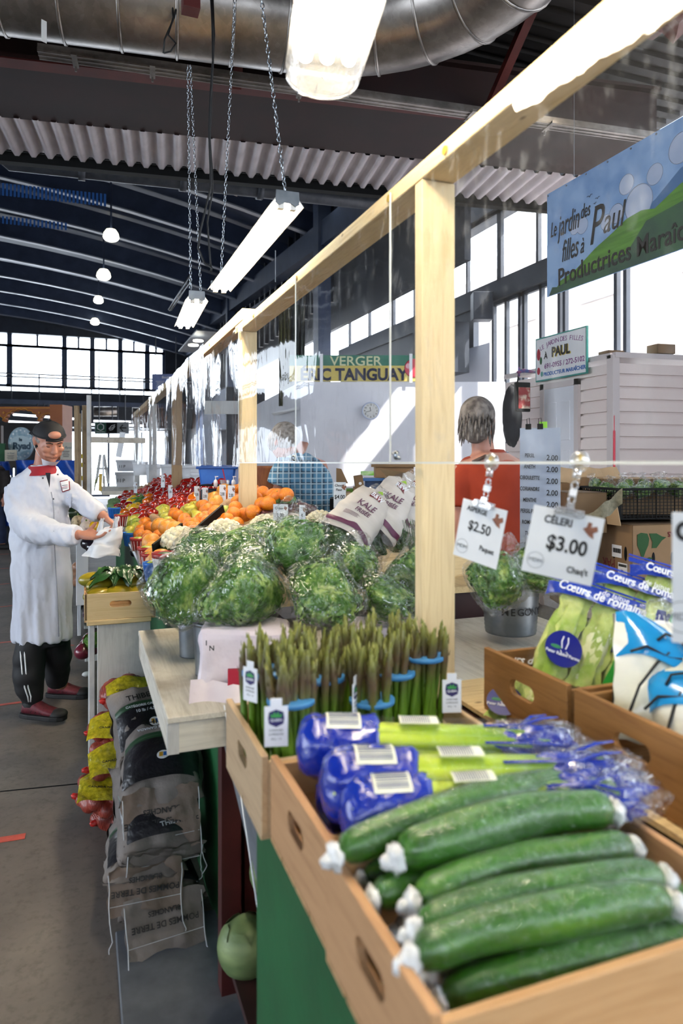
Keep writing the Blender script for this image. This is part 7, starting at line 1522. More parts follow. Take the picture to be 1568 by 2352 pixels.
put('inner_disc', MB().lathe([(.01, .04), (19 * s_, .04), (19 * s_, .045), (.01, .045)], 36, Matrix.Diagonal((1.35, .95, 1, 1))), mat('sign_pale', '#b9cdd2'), rt); letter(rt, 'le', 10 * s_, 0, 9 * s_, mat('sign_deepblue', '#2c4a5c'), .055, bold=.004); letter(rt, 'Ryad', 21 * s_, 3 * s_, -6 * s_, mat('sign_deepblue', '#2c4a5c'), .055, bold=.008)
for q in range(16): a = q * PI / 8; put('ornament', MB().ell((math.cos(a) * 24 * s_, math.sin(a) * 31 * s_, .045), (2.4 * s_, 2.4 * s_, .004), 8, 6), mat('ornament_white', '#dfe8ea'), rt)
for u, v, w_, h_, lab, d in ((25, 1046, 27, 25, 'small cream menu card below the round sign', 12.8), (152, 1036, 26, 40, 'cream menu board right of the man face', 13)):
    s_ = d / FPX; rt = root('menu_card', lab, 'menu card', M=frame(PD(u, v, d), RT, UP), group='cream menu cards'); put('card', MB().box((0, 0, 0), (w_ * s_, h_ * s_, .02)), mat('cream_card', '#cfc6ae'), rt); letter(rt, 'Le Ryad', h_ * .2 * s_, 0, h_ * .2 * s_, mat('sign_deepblue', '#2c4a5c'), .012, shear=.3)
    for q in range(4): put('text_line', MB().box((0, (-.02 - q * .1) * h_ * s_, .012), (w_ * (.6 - .1 * (q % 2)) * s_, .035 * h_ * s_, .003)), M_rubberblk, rt)
slab('green_cabinet', PD(-30, 1062, 12.8), PD(10, 1018, 12.8) + Vector((0, .3, 0)), M_green, 'dark green cabinet at the left edge', 'cabinet')
M_tarp = MC['blue_tarp']
for u0, u1, v0, v1, d, lab in ((-20, 24, 1060, 1092, 12.5, 'blue tarp at the left edge under the menu card'), (35, 175, 1057, 1105, 12.6, 'blue tarp behind the man shoulders'), (0, 30, 1170, 1208, 12.3, 'blue tarp low beside the passer-by')):
    A, B = PD(u0, v1, d), PD(u1, v0, d); thing('blue_tarp', MB().grid(lambda a, b_: PD(u0 + (u1 - u0) * a, v1 + (v0 - v1) * b_, d) + FW * .06 * math.sin(a * 14 + b_ * 3), 30, 6), M_tarp, lab, 'tarp', group='blue tarps under the carved stall', smooth=True)
slab('stall_plinth', PD(-30, 1262, 12.4), PD(60, 1208, 12.4) + Vector((0, .4, 0)), mat('stall_base', '#20242a', rough=.7), 'dark stall base behind the passer-by', 'counter')
slab('stall_counter', PD(35, 1230, 12.7), PD(175, 1105, 12.7) + Vector((0, .4, 0)), mat('stall_counter', '#1d2a44', rough=.7), 'dark counter under the blue tarp behind the coat', 'counter')
# round cone-like thing at left of right wall: roof lamp at top right
rt = root('high_bay_lamp', 'bright square lamp high at the top right corner', 'lamp', M=frame(PD(1545, 55, 5.2), RT, UP))
put('housing', MB().lathe([(.15, 0), (.11, .06), (.05, .09)], 4), M_redsteel, rt); put('bulb', MB().box((0, 0, -.03), (.15, .06, .05)), M_tube, rt)

# ================================================================ fluorescent lamps on chains
def chain(parent, A, B, m=M_chain, n_l=.026):
    A, B = Vector(A), Vector(B); L = (B - A).length; n = int(L / (n_l * .78)); mb = MB(); d = (B - A).normalized()
    for i in range(n):
        c = A.lerp(B, (i + .5) / n); s1 = d.cross(Vector((1, 0, 0))).normalized(); s2 = d.cross(s1)
        w_ = s1 if i % 2 else s2; w_ = (w_ + (s2 if i % 2 else -s1) * .5 * math.sin(i * .7)).normalized()
        mb.tube([c + d * math.cos(a) * n_l * .5 + w_ * math.sin(a) * n_l * .24 for a in [2 * PI * j / 8 for j in range(9)]], .0021, 4, cap=False)
    return put('chain', mb, m, parent, True)
def tube_lamp(A, B, lab, w=.125, chains=(), strip=True):
    A, B = Vector(A), Vector(B); L = (B - A).length; x = (B - A).normalized(); M = frame((A + B) / 2, x, UP.cross(x)); Mi = M.inverted()
    rt = root('fluorescent_lamp', lab, 'lamp', M=M, group='hanging fluorescent lamps')
    prof = [(-.5, 0), (-.30, .26), (-.2, .40), (.2, .40), (.30, .26), (.5, 0), (.47, -.0), (.28, .22), (-.28, .22), (-.47, 0)]
    put('reflector', MB().loft([[(xx, y * w, z * w) for y, z in prof] for xx in (-L / 2, L / 2)]), M_lampbody, rt)
    for y in (-.24, .0, .24) if w > .16 else (-.18, .18): put('tube', MB().cyl((-L / 2 + .03, y * w, .02 * w), (L / 2 - .03, y * w, .02 * w), .014, 12), M_tube, rt, True)
    for e in (-1, 1):
        put('end_plate', bevel(MB().prism([(-.34 * w, .42 * w), (.34 * w, .42 * w), (.36 * w, .05 * w), (.24 * w, -.02 * w), (.1 * w, .06 * w), (-.1 * w, .06 * w), (-.24 * w, -.02 * w), (-.36 * w, .05 * w)], .004, frame((e * (L / 2 + .002), 0, 0), (0, 1, 0), (0, 0, 1))).mesh('e'), .001, 1), M_zinc, rt)
        for y in (-.18, .18): put('socket', MB().box((e * (L / 2 - .012), y * w, .02 * w), (.02, .022, .03)), M_lampbody, rt)
    for a, b_ in chains: chain(rt, Mi @ Vector(a), Mi @ Vector(b_))
    return rt
z_ = 2.44
A = PZ(660, 472, z_); B = PZ(503, 668, z_ - .01)
tube_lamp(A, B, 'long twin tube fluorescent lamp hanging above the citrus', .125, [(A + Vector((0, .03, .06)), PD(597, -30, (A - EYEV).dot(FW) * 1.02)), (B + Vector((0, -.05, .06)), PD(541, -30, (B - EYEV).dot(FW) * .98))])
A = PZ(452, 690, z_); B = PZ(422, 752, z_)
tube_lamp(A, B, 'far short looking fluorescent lamp hanging by the curtain', .13, [(A + Vector((-.03, .03, .05)), PD(431, 150, (A - EYEV).dot(FW) * 1.0)), (A + Vector((.03, .05, .05)), PD(437, 150, (A - EYEV).dot(FW) * 1.02))])
# wraparound fixture in the foreground
z1 = 2.45; A = PZ(742, 172, z1); B = PZ(792, -160, z1); B = A + (PZ(795, -60, z1) - A).normalized() * 1.22
x = (B - A).normalized(); M = frame((A + B) / 2, x, UP.cross(x)); L = (B - A).length
rt = root('fluorescent_lamp', 'nearest lamp with a ribbed clear cover at the top centre', 'lamp', M=M, group='hanging fluorescent lamps')
w = .18
hood = lambda: MB().loft([[(xx, math.cos(R(180 + a)) * w / 2 * s_, .0 + math.sin(R(180 + a)) * w * .30 * s_) for a in range(0, 181, 10)] + [(xx, w / 2 * s_, .02), (xx, -w / 2 * s_, .02)] for xx, s_ in ((-L / 2 - .01, .93), (-L / 2 + .01, 1), (L / 2, 1))])
put('housing', MB().box((.03, 0, .035), (L - .08, w * .62, .04)), M_lampbody, rt)
for y in (-.05, 0, .05): put('tube', MB().cyl((-L / 2 + .07, y, 0), (L / 2 - .05, y, 0), .016, 12), M_tube, rt, True)
put('clear_cover', hood(), film('lamp_cover', crinkle=.4, scale=14, haze=.22, rough=.12, blend=.4, lo=.05, hi=.6, stretch=(1, 4, 1)), rt, True)
put('end_ring', MB().tube([(-L / 2 - .01, math.cos(R(180 + a)) * w / 2 * .97, math.sin(R(180 + a)) * w * .29) for a in range(0, 181, 10)], .003, 6), M_clip, rt, True)
for y in (-.06, -.02, .02, .06): put('rib', MB().tube([(-L / 2 - .008, y, -.045), (-L / 2 + .05, y, -.05)], .0015, 5), M_clip, rt, True)
# cables
def cable(pts, d, r_, lab): thing('power_cable', MB().tube([PD(u, v, d) for u, v in pts], r_, 7), M_rubberblk, lab, 'cable', group='black power cables', smooth=True)
cable([(484, -20), (488, 60), (489, 140), (483, 220), (480, 300), (483, 380), (484, 430), (472, 480), (460, 530), (455, 570), (470, 605), (486, 615), (484, 625)], 3.6, .006, 'black cable falling from the ceiling and looping to the long lamp')
cable([(488, -20), (492, 80), (487, 190), (482, 320), (487, 390), (488, 440), (476, 510), (482, 590), (485, 620)], 3.62, .005, 'second black cable running beside the looping one')
thing('wire_truss', MB().tube([PD(387, 712, 5.5), PD(436, 632, 5.5)], .008, 6).tube([PD(392, 713, 5.6), PD(440, 640, 5.6)], .008, 6).tube([PD(u, v + (8 if i % 2 else 0), 5.55) for i, (u, v) in enumerate([(387 + j * 3, 712 - j * 5) for j in range(16)])], .004, 5), M_zinc, 'small zigzag wire truss beside the far lamp', 'truss', smooth=True)
thing('drop_wire', MB().tube([PD(632, 575, 5), PD(632, 648, 5)], .004, 5), M_zinc, 'short pale wire hanging right of the long lamp', 'wire')
# ================================================================ people
M_skin = None
k = NT('skin'); v = k.co(); f = k.noise(v, 9, 4); b = k.bsdf(Roughness=.5, Subsurface_Weight=.12); b.inputs['Subsurface Radius'].default_value = (.02, .008, .004)
k.l(k.ramp(f, [(.3, srgb('#a86e5a')), (.7, srgb('#c08a74'))]), b.inputs['Base Color']); k.l(k.bump(k.noise(v, 90, 3), .15, .002), b.inputs['Normal']); M_skin = k.fin(b.outputs[0])
M_coat = mat('white_lab_coat', '#cdd0dc', '#d8dbe5', rough=.8, scale=3, bump=.9, bscale=3.6, stretch=(1, 1, .6), dist=.06, detail=2)
M_pants = mat('black_track_pants', '#0c0c10', '#121217', rough=.7, scale=6); M_maroonshoe = mat('maroon_shoe', '#54131f', '#6b1c2a', rough=.6, scale=30, bump=.3)
M_sole = mat('dark_sole', '#141416', rough=.7); M_hairg = mat('grey_hair', '#6d625c', '#9a918c', rough=.8, scale=60); M_cap = mat('black_cap', '#08090f', '#0f1119', rough=.75, scale=10)
def ring(c, rx, ry, n=28, tx=0, sup=1.0, ax=None):
    c = Vector(c); r_ = []
    for j in range(n):
        a = 2 * PI * j / n; r_.append(c + Vector((math.cos(a) * rx, math.sin(a) * ry, tx * math.cos(a))))
    return r_
def tubes(mb, pts, n=16): mb.tube([p for p, _ in pts], [r_ for _, r_ in pts], n)
def smoothpath(pts, k_=4):
    P = [Vector(p) for p, _ in pts]; Rr = [r_ for _, r_ in pts]; out = []
    for i in range(len(P) - 1):
        p0, p1, p2, p3 = P[max(0, i - 1)], P[i], P[i + 1], P[min(len(P) - 1, i + 2)]
        for j in range(k_):
            t = j / k_; q = .5 * ((2 * p1) + (p2 - p0) * t + (2 * p0 - 5 * p1 + 4 * p2 - p3) * t * t + (3 * p1 - p0 - 3 * p2 + p3) * t ** 3); out.append((q, Rr[i] * (1 - t) + Rr[i + 1] * t))
    out.append((P[-1], Rr[-1])); return out
def hand(mb, W_, dirv, palm, fingers, thumb, s=1.0, side=1):
    """W_ wrist, dirv towards knuckles, palm = palm normal; fingers = 4 curls"""
    d = Vector(dirv).normalized(); nrm = Vector(palm); nrm = (nrm - d * nrm.dot(d)).normalized(); sd = d.cross(nrm) * side
    W_ = Vector(W_)
    mb.tube([W_, W_ + d * .03 * s, W_ + d * .07 * s, W_ + d * .088 * s], [.026 * s, .036 * s, .040 * s, .036 * s], 14, sq=.5) if False else None
    o = len(mb.v)
    for i in range(5):
        off = (i - 2) * .0165 * s; mb.tube([W_ - d * .01, W_ + d * .04 * s + sd * off * .8, W_ + d * .088 * s + sd * off], [.019 * s, .0155 * s, .012 * s], 10)
    for i in range(4):
        c = fingers[i]; base = W_ + d * .086 * s + sd * (.026 - i * .0175) * s; L = [.040, .044, .041, .033][i] * s; p = [base]; a = 0
        for j in range(3):
            a += c * (1 if j else .6); L_ = L * (1, .72, .55)[j]; p.append(p[-1] + (d * math.cos(a) + nrm * math.sin(a)) * L_)
        mb.tube(p, [.0102 * s, .0096 * s, .0086 * s, .0066 * s], 10); mb.ell(p[-1], (.0066 * s,) * 3, 8, 6)
    tb_ = W_ + d * .03 * s + sd * .030 * s; td = (d * thumb[0] + sd * thumb[1] + nrm * thumb[2]).normalized(); td2 = (td + nrm * .3 + d * .3).normalized()
    mb.tube([W_ + d * .01, tb_, tb_ + td * .034 * s, tb_ + td * .034 * s + td2 * .03 * s], [.018 * s, .015 * s, .0115 * s, .0085 * s], 10); mb.ell(tb_ + td * .034 * s + td2 * .03 * s, (.0085 * s,) * 3, 8, 6)
def head(mb, C, yaw, pitch, roll=0, s=1.0):
    """face looks along local -Y; C = centre of the skull"""
    M = Matrix.Translation(Vector(C)) @ Matrix.Rotation(yaw, 4, 'Z') @ Matrix.Rotation(pitch, 4, 'X') @ Matrix.Rotation(roll, 4, 'Y') @ Matrix.Diagonal((s, s, s, 1))
    e = lambda c, r_, **kw: mb.ell(c, r_, 18, 12, M, **kw)
    e((0, .015, .025), (.076, .094, .088)); e((0, -.02, -.02), (.064, .075, .085)); e((0, -.045, -.075), (.042, .042, .035)); e((0, -.074, -.092), (.022, .017, .017)); e((0, -.01, -.06), (.058, .06, .05))
    e((0, -.083, .022), (.052, .016, .012)); e((0, -.097, -.012), (.011, .016, .026)); e((0, -.108, -.030), (.015, .015, .011)); e((-.012, -.098, -.033), (.008, .010, .007)); e((.012, -.098, -.033), (.008, .010, .007))
    for sx_ in (-1, 1): e((sx_ * .040, -.070, -.022), (.024, .022, .02)); e((sx_ * .076, .012, -.008), (.008, .017, .029)); e((sx_ * .082, .018, .004), (.006, .014, .016)); e((sx_ * .028, -.080, .008), (.016, .012, .008)); e((sx_ * .034, -.07, -.055), (.018, .018, .018))
    e((0, -.090, -.056), (.024, .012, .006)); e((0, -.088, -.066), (.021, .012, .0065)); e((0, -.081, -.061), (.032, .015, .012))
    return M
def face_parts(body, M, beard=False):
    for sx_ in (-1, 1):
        put('eye', MB().ell((sx_ * .029, -.0815, .000), (.0125, .008, .0055), 12, 8, M), mat('eye_dark', '#2b211f', rough=.2), body, True)
        put('eyelid', MB().ell((sx_ * .029, -.0825, .005), (.0145, .009, .0045), 12, 8, M), M_skin, body, True)
        put('eyebrow', MB().tube([M @ Vector((sx_ * .012, -.098, .020)), M @ Vector((sx_ * .03, -.096, .026)), M @ Vector((sx_ * .046, -.084, .021))], [.003, .004, .0025], 7), mat('brow_dark', '#3a2a24', rough=.9), body, True)
    put('mouth', MB().tube([M @ Vector((-.027, -.083, -.059)), M @ Vector((0, -.101, -.0615)), M @ Vector((.027, -.083, -.059))], [.0015, .0032, .0015], 7), mat('lips', '#7d4038', rough=.5), body, True)
# ---- man in the white coat: local frame = (screen right, forward, up), feet at z 0
S = 4.13 / FPX
def LL(d0, u0):
    def g(u, v, f=0): d = d0 + f; return Vector(((u - 784) / FPX * d - (u0 - 784) / FPX * d0, f, EYE + (HZ - v) / FPX * d))
    return g
L2 = LL(4.13, 100)
mo = EYEV + (FW + RT * ((100 - 784) / FPX)) * 4.13; mo.z = 0
man = root('person', 'man in long white coat and backwards black cap filling a bag over the mango crate', 'person', mo, -YAW)
mb = MB()
HC = L2(113, 1012, -.03)
HM = head(mb, HC, R(42), R(24), R(-4), 1.03)
tubes(mb, smoothpath([(L2(100, 1088, .03), .07), (L2(103, 1060, .015), .058), (L2(106, 1030, .0), .056)]))
# torso and legs under the clothes
mb.loft([ring(L2(96, v, .02), rx, ry) for v, rx, ry in ((1460, .10, .08), (1400, .11, .08), (1300, .11, .08), (1200, .11, .08), (1130, .12, .08), (1095, .10, .06), (1082, .07, .06))])
tubes(mb, smoothpath([(L2(80, 1400, .02), .085), (L2(70, 1490, 0), .075), (L2(72, 1590, -.02), .05), (L2(76, 1628, -.02), .04)]))
tubes(mb, smoothpath([(L2(112, 1400, .05), .085), (L2(125, 1480, .12), .075), (L2(135, 1550, .25), .05), (L2(140, 1575, .3), .04)]))
Wa = L2(184, 1228, -.30); Wb = L2(243, 1190, -.08)
tubes(mb, smoothpath([(L2(58, 1115, .0), .045), (L2(66, 1190, -.06), .045), (L2(110, 1228, -.2), .04), (L2(160, 1230, -.28), .034), (Wa, .027)]))
tubes(mb, smoothpath([(L2(130, 1108, .02), .04), (L2(172, 1140, -.01), .05), (L2(208, 1168, -.05), .042), (Wb, .027)]))
hand(mb, Wa, (1, -.05, -.03), (.1, -.35, .9), [.35, .3, .3, .35], (.75, .5, .9), 1.05, -1)
hand(mb, Wb, (.75, -.25, -.55), (-.55, -.2, -.7), [.45, .55, .6, .6], (.7, .6, .2), 1.0, 1)
body = put('body', fuse(mb, .0055, 4), M_skin, man, True)
face_parts(body, HM)
# hair at the sides and the cap
put('hair', MB().ell((0, .022, .012), (.0805, .090, .050), 24, 14, HM), M_hairg, man, True)
mb = MB(); vs = []
def capf(a, b_):
    th = a * 2 * PI; ph = b_ * PI / 2; return HM @ Vector((math.cos(th) * .086 * math.cos(ph), .012 + math.sin(th) * .106 * math.cos(ph), .036 + .078 * math.sin(ph) - .012 * math.sin(th) * (1 - b_) * 1))
mb.grid(capf, 36, 10); mb.tube([capf(j / 36, 0) for j in range(37)], .005, 8, cap=False)
cp_ = put('cap', mb, M_cap, man, True, label='black cap worn backwards'); put('button', MB().ell((0, .012, .122), (.008, .008, .005), 10, 6, HM), M_cap, cp_, True)
put('cap_strap', MB().tube([HM @ Vector((math.sin(a) * .087, .006 - math.cos(a) * .103, .038)) for a in [R(-32 + 8 * i) for i in range(9)]], .006, 8), M_cap, cp_, True)
put('cap_gap', MB().ell((0, -.078, .066), (.036, .026, .022), 16, 10, HM), M_skin, cp_, True)
put('cap_brim', MB().grid(lambda a, b_: HM @ Vector(((a - .5) * .14, .09 + .055 * b_, .03 - .01 * b_ - .03 * (2 * (a - .5)) ** 2)), 12, 5), M_cap, cp_, True)
# coat: one fused surface with folds
mb = MB()
tor = [(1468, 98, .165, .14, .03), (1440, 98, .166, .14, .03), (1380, 97, .170, .135, .03), (1300, 95, .174, .13, .03), (1220, 92, .172, .125, .03), (1160, 90, .168, .125, .02), (1120, 91, .182, .12, .02), (1098, 93, .165, .105, .02), (1082, 97, .105, .08, .01), (1070, 101, .075, .07, .01)]
mb.loft([ring(L2(u, v, f_), rx, ry, 40) for v, u, rx, ry, f_ in tor])
tubes(mb, smoothpath([(L2(42, 1116, .02), .075), (L2(46, 1160, -.03), .084), (L2(60, 1200, -.10), .088), (L2(105, 1222, -.20), .078), (L2(150, 1228, -.27), .060), (L2(180, 1229, -.30), .057)]), 24)
tubes(mb, smoothpath([(L2(136, 1108, .02), .07), (L2(165, 1136, .0), .066), (L2(200, 1160, -.04), .058), (L2(232, 1184, -.075), .052)]), 24)
me = fuse(mb, .007, 5)
for vv in me.vertices:
    p = vv.co.copy(); n_ = vv.normal
    z = p.z; sleeve = abs(p.x - (-.03)) > .2 or p.y < -.15
    a = math.atan2(p.y - .03, p.x + .02)
    low_ = max(0, min(1, (1.05 - z) / .6))
    fold = .010 * low_ * math.sin(a * 9 + 1.5 * math.sin(z * 4)) + .006 * math.sin(a * 17 + z * 9) * low_
    q = Vector((p.x * 1.0, p.y * 1.0, p.z * 1.0)); dg = mnoise.noise(Vector((p.x * 7 + p.z * 9, p.y * 7, p.z * 3 - p.x * 8)))
    dk = mnoise.noise(Vector((p.x * 13 + p.z * 16, p.y * 9, p.z * 6 - p.x * 12)))
    fold += (.014 if z > 1.0 else .010) * (abs(dg) ** .8) * (-1 if dg < 0 else 1) + (.020 if z > 1.0 else .006) * (.3 - abs(dk))
    if z > 1.02: fold += .006 * mnoise.noise(Vector((p.x * 22, p.y * 18, p.z * 22)))
    vv.co = p + n_ * fold * (.25 if (z > 1.0 and p.y > -.19 and abs(p.x) < .17) and False else 1)
me = meval(me, [('REMESH', dict(mode='VOXEL', voxel_size=.006)), ('SMOOTH', dict(factor=.5, iterations=6))])
coat = put('coat', me, M_coat, man, True, label='long white coat with folds')
# coat details
fy = -.135
put('collar', MB().grid(lambda a, b_: L2(100, 1078, .0) + Vector((math.cos(R(150 + 200 * a)) * (.078 + .018 * b_) - .004, math.sin(R(150 + 200 * a)) * (.072 + .02 * b_), .035 - .055 * b_ - .018 * math.sin(PI * a))), 24, 5), mat('red_collar', '#8c1020', '#9c1626', rough=.7), man, True, label='dark red collar')
put('shirt', MB().grid(lambda a, b_: L2(104 + (12 * a) * (1 - b_) + 10 * b_, 1086 + 34 * b_, -.11 - .02 * b_), 4, 6), mat('navy_shirt', '#11131f', rough=.8), man, True, label='dark undershirt at the neckline')
def onfront(u, v): 
    E_ = Vector((-(100 - 784) / FPX * 4.13, -4.13, EYE)); ok, loc, nr, ix = coat.ray_cast(E_, (L2(u, v) - E_).normalized())
    return loc if ok else L2(u, v, fy)
mb = MB(); mb.tube([onfront(u, v) + Vector((0, -.002, 0)) for u, v in ((118, 1130), (122, 1150), (124, 1180), (124, 1220), (126, 1260), (128, 1300), (131, 1350), (133, 1400), (135, 1462))], .003, 6); put('front_placket', mb, mat('seam_shadow', '#a3a7b5', rough=.8), coat, True)
for u, v in ((99, 1098), (133, 1090), (123, 1146)): p_ = onfront(u, v); put('snap', MB().ell(p_ + Vector((0, -.003, 0)), (.005, .003, .005), 10, 6), M_steel_d, coat, True)
def cloth_patch(name, pts4, m, par, dz=.004, nx=6, ny=6, lab=None):
    (u0, v0), (u1, v1), (u2, v2), (u3, v3) = pts4
    return put(name, MB().grid(lambda a, b_: onfront((u0 * (1 - a) + u1 * a) * (1 - b_) + (u3 * (1 - a) + u2 * a) * b_, (v0 * (1 - a) + v1 * a) * (1 - b_) + (v3 * (1 - a) + v2 * a) * b_) + Vector((0, -dz, 0)), nx, ny), m, par, True, lab)
cloth_patch('pocket', [(71, 1262), (118, 1258), (122, 1322), (72, 1330)], M_coat, coat, .007)
cloth_patch('breast_pocket', [(150, 1134), (166, 1133), (163, 1166), (152, 1166)], M_coat, coat, .006)
bg_ = cloth_patch('badge_border', [(138, 1105), (161, 1100), (162, 1125), (144, 1131)], mat('badge_red', '#7d1826'), coat, .006, 3, 3, 'red bordered badge'); bf = cloth_patch('badge_face', [(140, 1107), (159, 1102.5), (160, 1123.5), (145.5, 1128.5)], M_white, coat, .009, 3, 3)
for i, (v, m_) in enumerate(((1115, M_ink), (1119, M_red), (1122, M_ink))): cloth_patch('badge_text', [(144, v), (157, v - 2), (157, v - 1), (144, v + 1)], m_, coat, .0115, 2, 1)
# mask under the chin
MM = HM
put('face_mask', MB().grid(lambda a, b_: MM @ Vector((math.sin(R(-62 + 124 * a)) * (.066 - .02 * b_), -.02 - math.cos(R(-62 + 124 * a)) * (.094 - .050 * b_), -.074 - .052 * b_ - .01 * math.cos(R(-62 + 124 * a)))), 16, 8), mat('mask_white', '#dfe1e6', rough=.8), man, True, label='white mask pulled under the chin')
put('mask_strap', MB().tube([MM @ Vector((-.058, -.035, -.08)), MM @ Vector((-.074, -.01, -.05)), MM @ Vector((-.080, .02, -.015))], .0018, 6), M_white, man, True)
# pants
mb = MB()
mb.loft([ring(L2(98, v, .04), rx, .095, 30) for v, rx in ((1400, .10), (1440, .115), (1480, .13))])
tubes(mb, smoothpath([(L2(78, 1450, .0), .085), (L2(67, 1510, -.02), .092), (L2(66, 1560, -.03), .088), (L2(74, 1605, -.02), .062), (L2(78, 1617, -.02), .055)]), 24)
tubes(mb, smoothpath([(L2(120, 1450, .06), .085), (L2(130, 1500, .14), .088), (L2(130, 1545, .22), .075), (L2(132, 1568, .26), .062)]), 24)
me = fuse(mb, .008, 4)
for vv in me.vertices: vv.co += vv.normal * (.010 * mnoise.noise(Vector((vv.co.x * 9, vv.co.y * 9, vv.co.z * 14))))
pn = put('pants', me, M_pants, man, True, label='black track pants')
def onp(u, v):
    E_ = Vector((-(100 - 784) / FPX * 4.13, -4.13, EYE)); ok, loc, nr, ix = pn.ray_cast(E_, (L2(u, v) - E_).normalized()); return loc if ok else L2(u, v, -.1)
for du in (0, 9): put('stripe', MB().tube([onp(u + du * f_, v) for u, v, f_ in ((46, 1472, 1), (48, 1510, 1), (51, 1545, 1), (57, 1580, .9), (64, 1600, .8), (66, 1612, .5))], .0045, 6), M_white, pn, True, label='white side stripe')
# shoes
def shoe(P, yaw, lab):
    M = Matrix.Translation(P) @ Matrix.Rotation(yaw, 4, 'Z')
    mb = MB(); rings = []
    for x_, w__, h__, z0 in ((-.10, .026, .03, .02), (-.085, .040, .075, .02), (-.04, .044, .085, .02), (.0, .044, .078, .02), (.05, .046, .055, .02), (.10, .048, .042, .02), (.145, .042, .034, .02), (.17, .026, .022, .02)):
        rings.append([M @ Vector((x_, math.cos(a) * w__, z0 + h__ * .5 + math.sin(a) * h__ * .55)) for a in [2 * PI * j / 18 for j in range(18)]])
    sh = put('shoe', fuse(MB().loft(rings), .006, 3), M_maroonshoe, man, True, lab)
    mb = MB(); pr = [(x_, s_ * w__) for s_ in (1,) for x_, w__ in ((-.115, .02), (-.10, .04), (-.04, .05), (.05, .052), (.11, .054), (.155, .044), (.182, .02))] + [(x_, -w__) for x_, w__ in ((.182, .02), (.155, .044), (.11, .054), (.05, .052), (-.04, .05), (-.10, .04), (-.115, .02))]
    put('sole', bevel(MB().prism(pr, .028, M).mesh('s'), .006, 2), M_sole, sh); put('toe_cap', MB().ell((.135, 0, .035), (.055, .050, .028), 18, 10, M), M_sole, sh, True)
    put('heel_cuff', MB().lathe([(.048, .07), (.05, .095), (.044, .10)], 18, M @ Matrix.Translation((-.045, 0, 0)), False), M_sole, sh, True)
    for q in range(4): put('quilt_seam', MB().tube([M @ Vector((-.02 + q * .03, -.047, .04)), M @ Vector((.0 + q * .028, -.03, .085 - q * .008)), M @ Vector((.0 + q * .028, .0, .098 - q * .012))], .0015, 5), M_sole, sh, True)
shoe(L2(88, 1648, -.04), R(-14), 'near maroon shoe with black sole'); shoe(L2(146, 1600, .38), R(-6), 'rear maroon shoe')
# white plastic bag in his hands
pb = root('carrier_bag', 'thin white plastic carrier bag held open by the man over the mangoes', 'bag', EYEV + (FW + RT * ((245 - 784) / FPX)) * 3.83 + UP * ((HZ - 1240) / FPX * 3.83), -YAW)
mb = MB(); mb.grid(lambda a, b_: Vector((math.cos(a * 2 * PI) * (.05 + .05 * (1 - b_)) + .03 * b_ - .03 * (1 - b_), math.sin(a * 2 * PI) * (.035 + .02 * (1 - b_)), -.085 + .15 * b_)) + wob((a * 3, b_ * 2, 1), 2.4, .02), 40, 14); put('body', mb, M_bagwhite, pb, True)
for x0, x1, z1_ in ((-.045, -.02, .12), (.04, .06, .13)): put('handle', MB().grid(lambda a, b_: Vector((x0 + (x1 - x0) * b_ + .04 * (a - .5) * (1 - .5 * b_), .01 * math.sin(a * 6), .04 + (z1_ - .04) * b_)) + wob((a + x0, b_, 2), 4, .008), 6, 8), M_bagwhite, pb, True)

# ---- bending person in the plaid shirt
_L3 = LL(4.3, 690)
def L3(u, v, f=0): return _L3(u, v, f) - Vector((0, 0, EYE))
po = EYEV + (FW + RT * ((690 - 784) / FPX)) * 4.3
pl2 = root('person', 'person in blue plaid shirt bending over behind the lettuces', 'person', po, -YAW)
mb = MB()
hm = head(mb, L3(655, 1018, -.02), R(60), R(48), 0, .95)
tubes(mb, smoothpath([(L3(700, 1040, 0), .07), (L3(675, 1030, 0), .055)]))
tubes(mb, smoothpath([(L3(650, 1090, -.08), .045), (L3(636, 1135, -.1), .04), (L3(600, 1150, -.1), .033), (L3(575, 1160, -.1), .026)]))
hand(mb, L3(580, 1158, -.1), (-1, 0, -.25), (0, -.2, -1), [.3] * 4, (.8, .5, .3), 1, 1)
mb.loft([ring(L3(u, v, .05), rx, .10) for u, v, rx in ((735, 1300, .10), (720, 1180, .13), (715, 1110, .13), (705, 1060, .12), (690, 1045, .06))])
for sx_ in (-1, 1): tubes(mb, smoothpath([(L3(735 + sx_ * 16, 1290, .05), .08), (L3(735 + sx_ * 20, 1450, .05), .06), (L3(735 + sx_ * 20, 1610, .06), .045)]))
bd2 = put('body', fuse(mb, .008, 3), M_skin, pl2, True)
put('hair', MB().ell((0, .028, .028), (.088, .106, .098), 20, 14, hm).ell((0, .045, -.03), (.082, .082, .08), 16, 10, hm), mat('silver_hair', '#77706b', '#a8a29d', rough=.8, scale=50), pl2, True)
mb = MB(); mb.loft([ring(L3(u, v, f_), rx, ry, 30) for u, v, rx, ry, f_ in ((742, 1235, .115, .12, .05), (730, 1190, .150, .13, .04), (718, 1150, .165, .135, .03), (705, 1110, .175, .135, .02), (696, 1080, .165, .125, .01), (690, 1055, .125, .10, .0), (683, 1038, .07, .07, 0))])
tubes(mb, smoothpath([(L3(665, 1068, -.06), .085), (L3(650, 1095, -.09), .083), (L3(640, 1118, -.1), .082)]), 20)
me = fuse(mb, .009, 4)
for vv in me.vertices: vv.co += vv.normal * (.014 * mnoise.noise(Vector((vv.co.x * 11 + vv.co.z * 7, vv.co.y * 8, vv.co.z * 9))))
put('shirt', me, stripes('blue_plaid', '#4f83a3', '#0a1226', '#b9d0dc', 15, 15, (0, 2), wid=.27), pl2, True, label='blue and black plaid shirt')
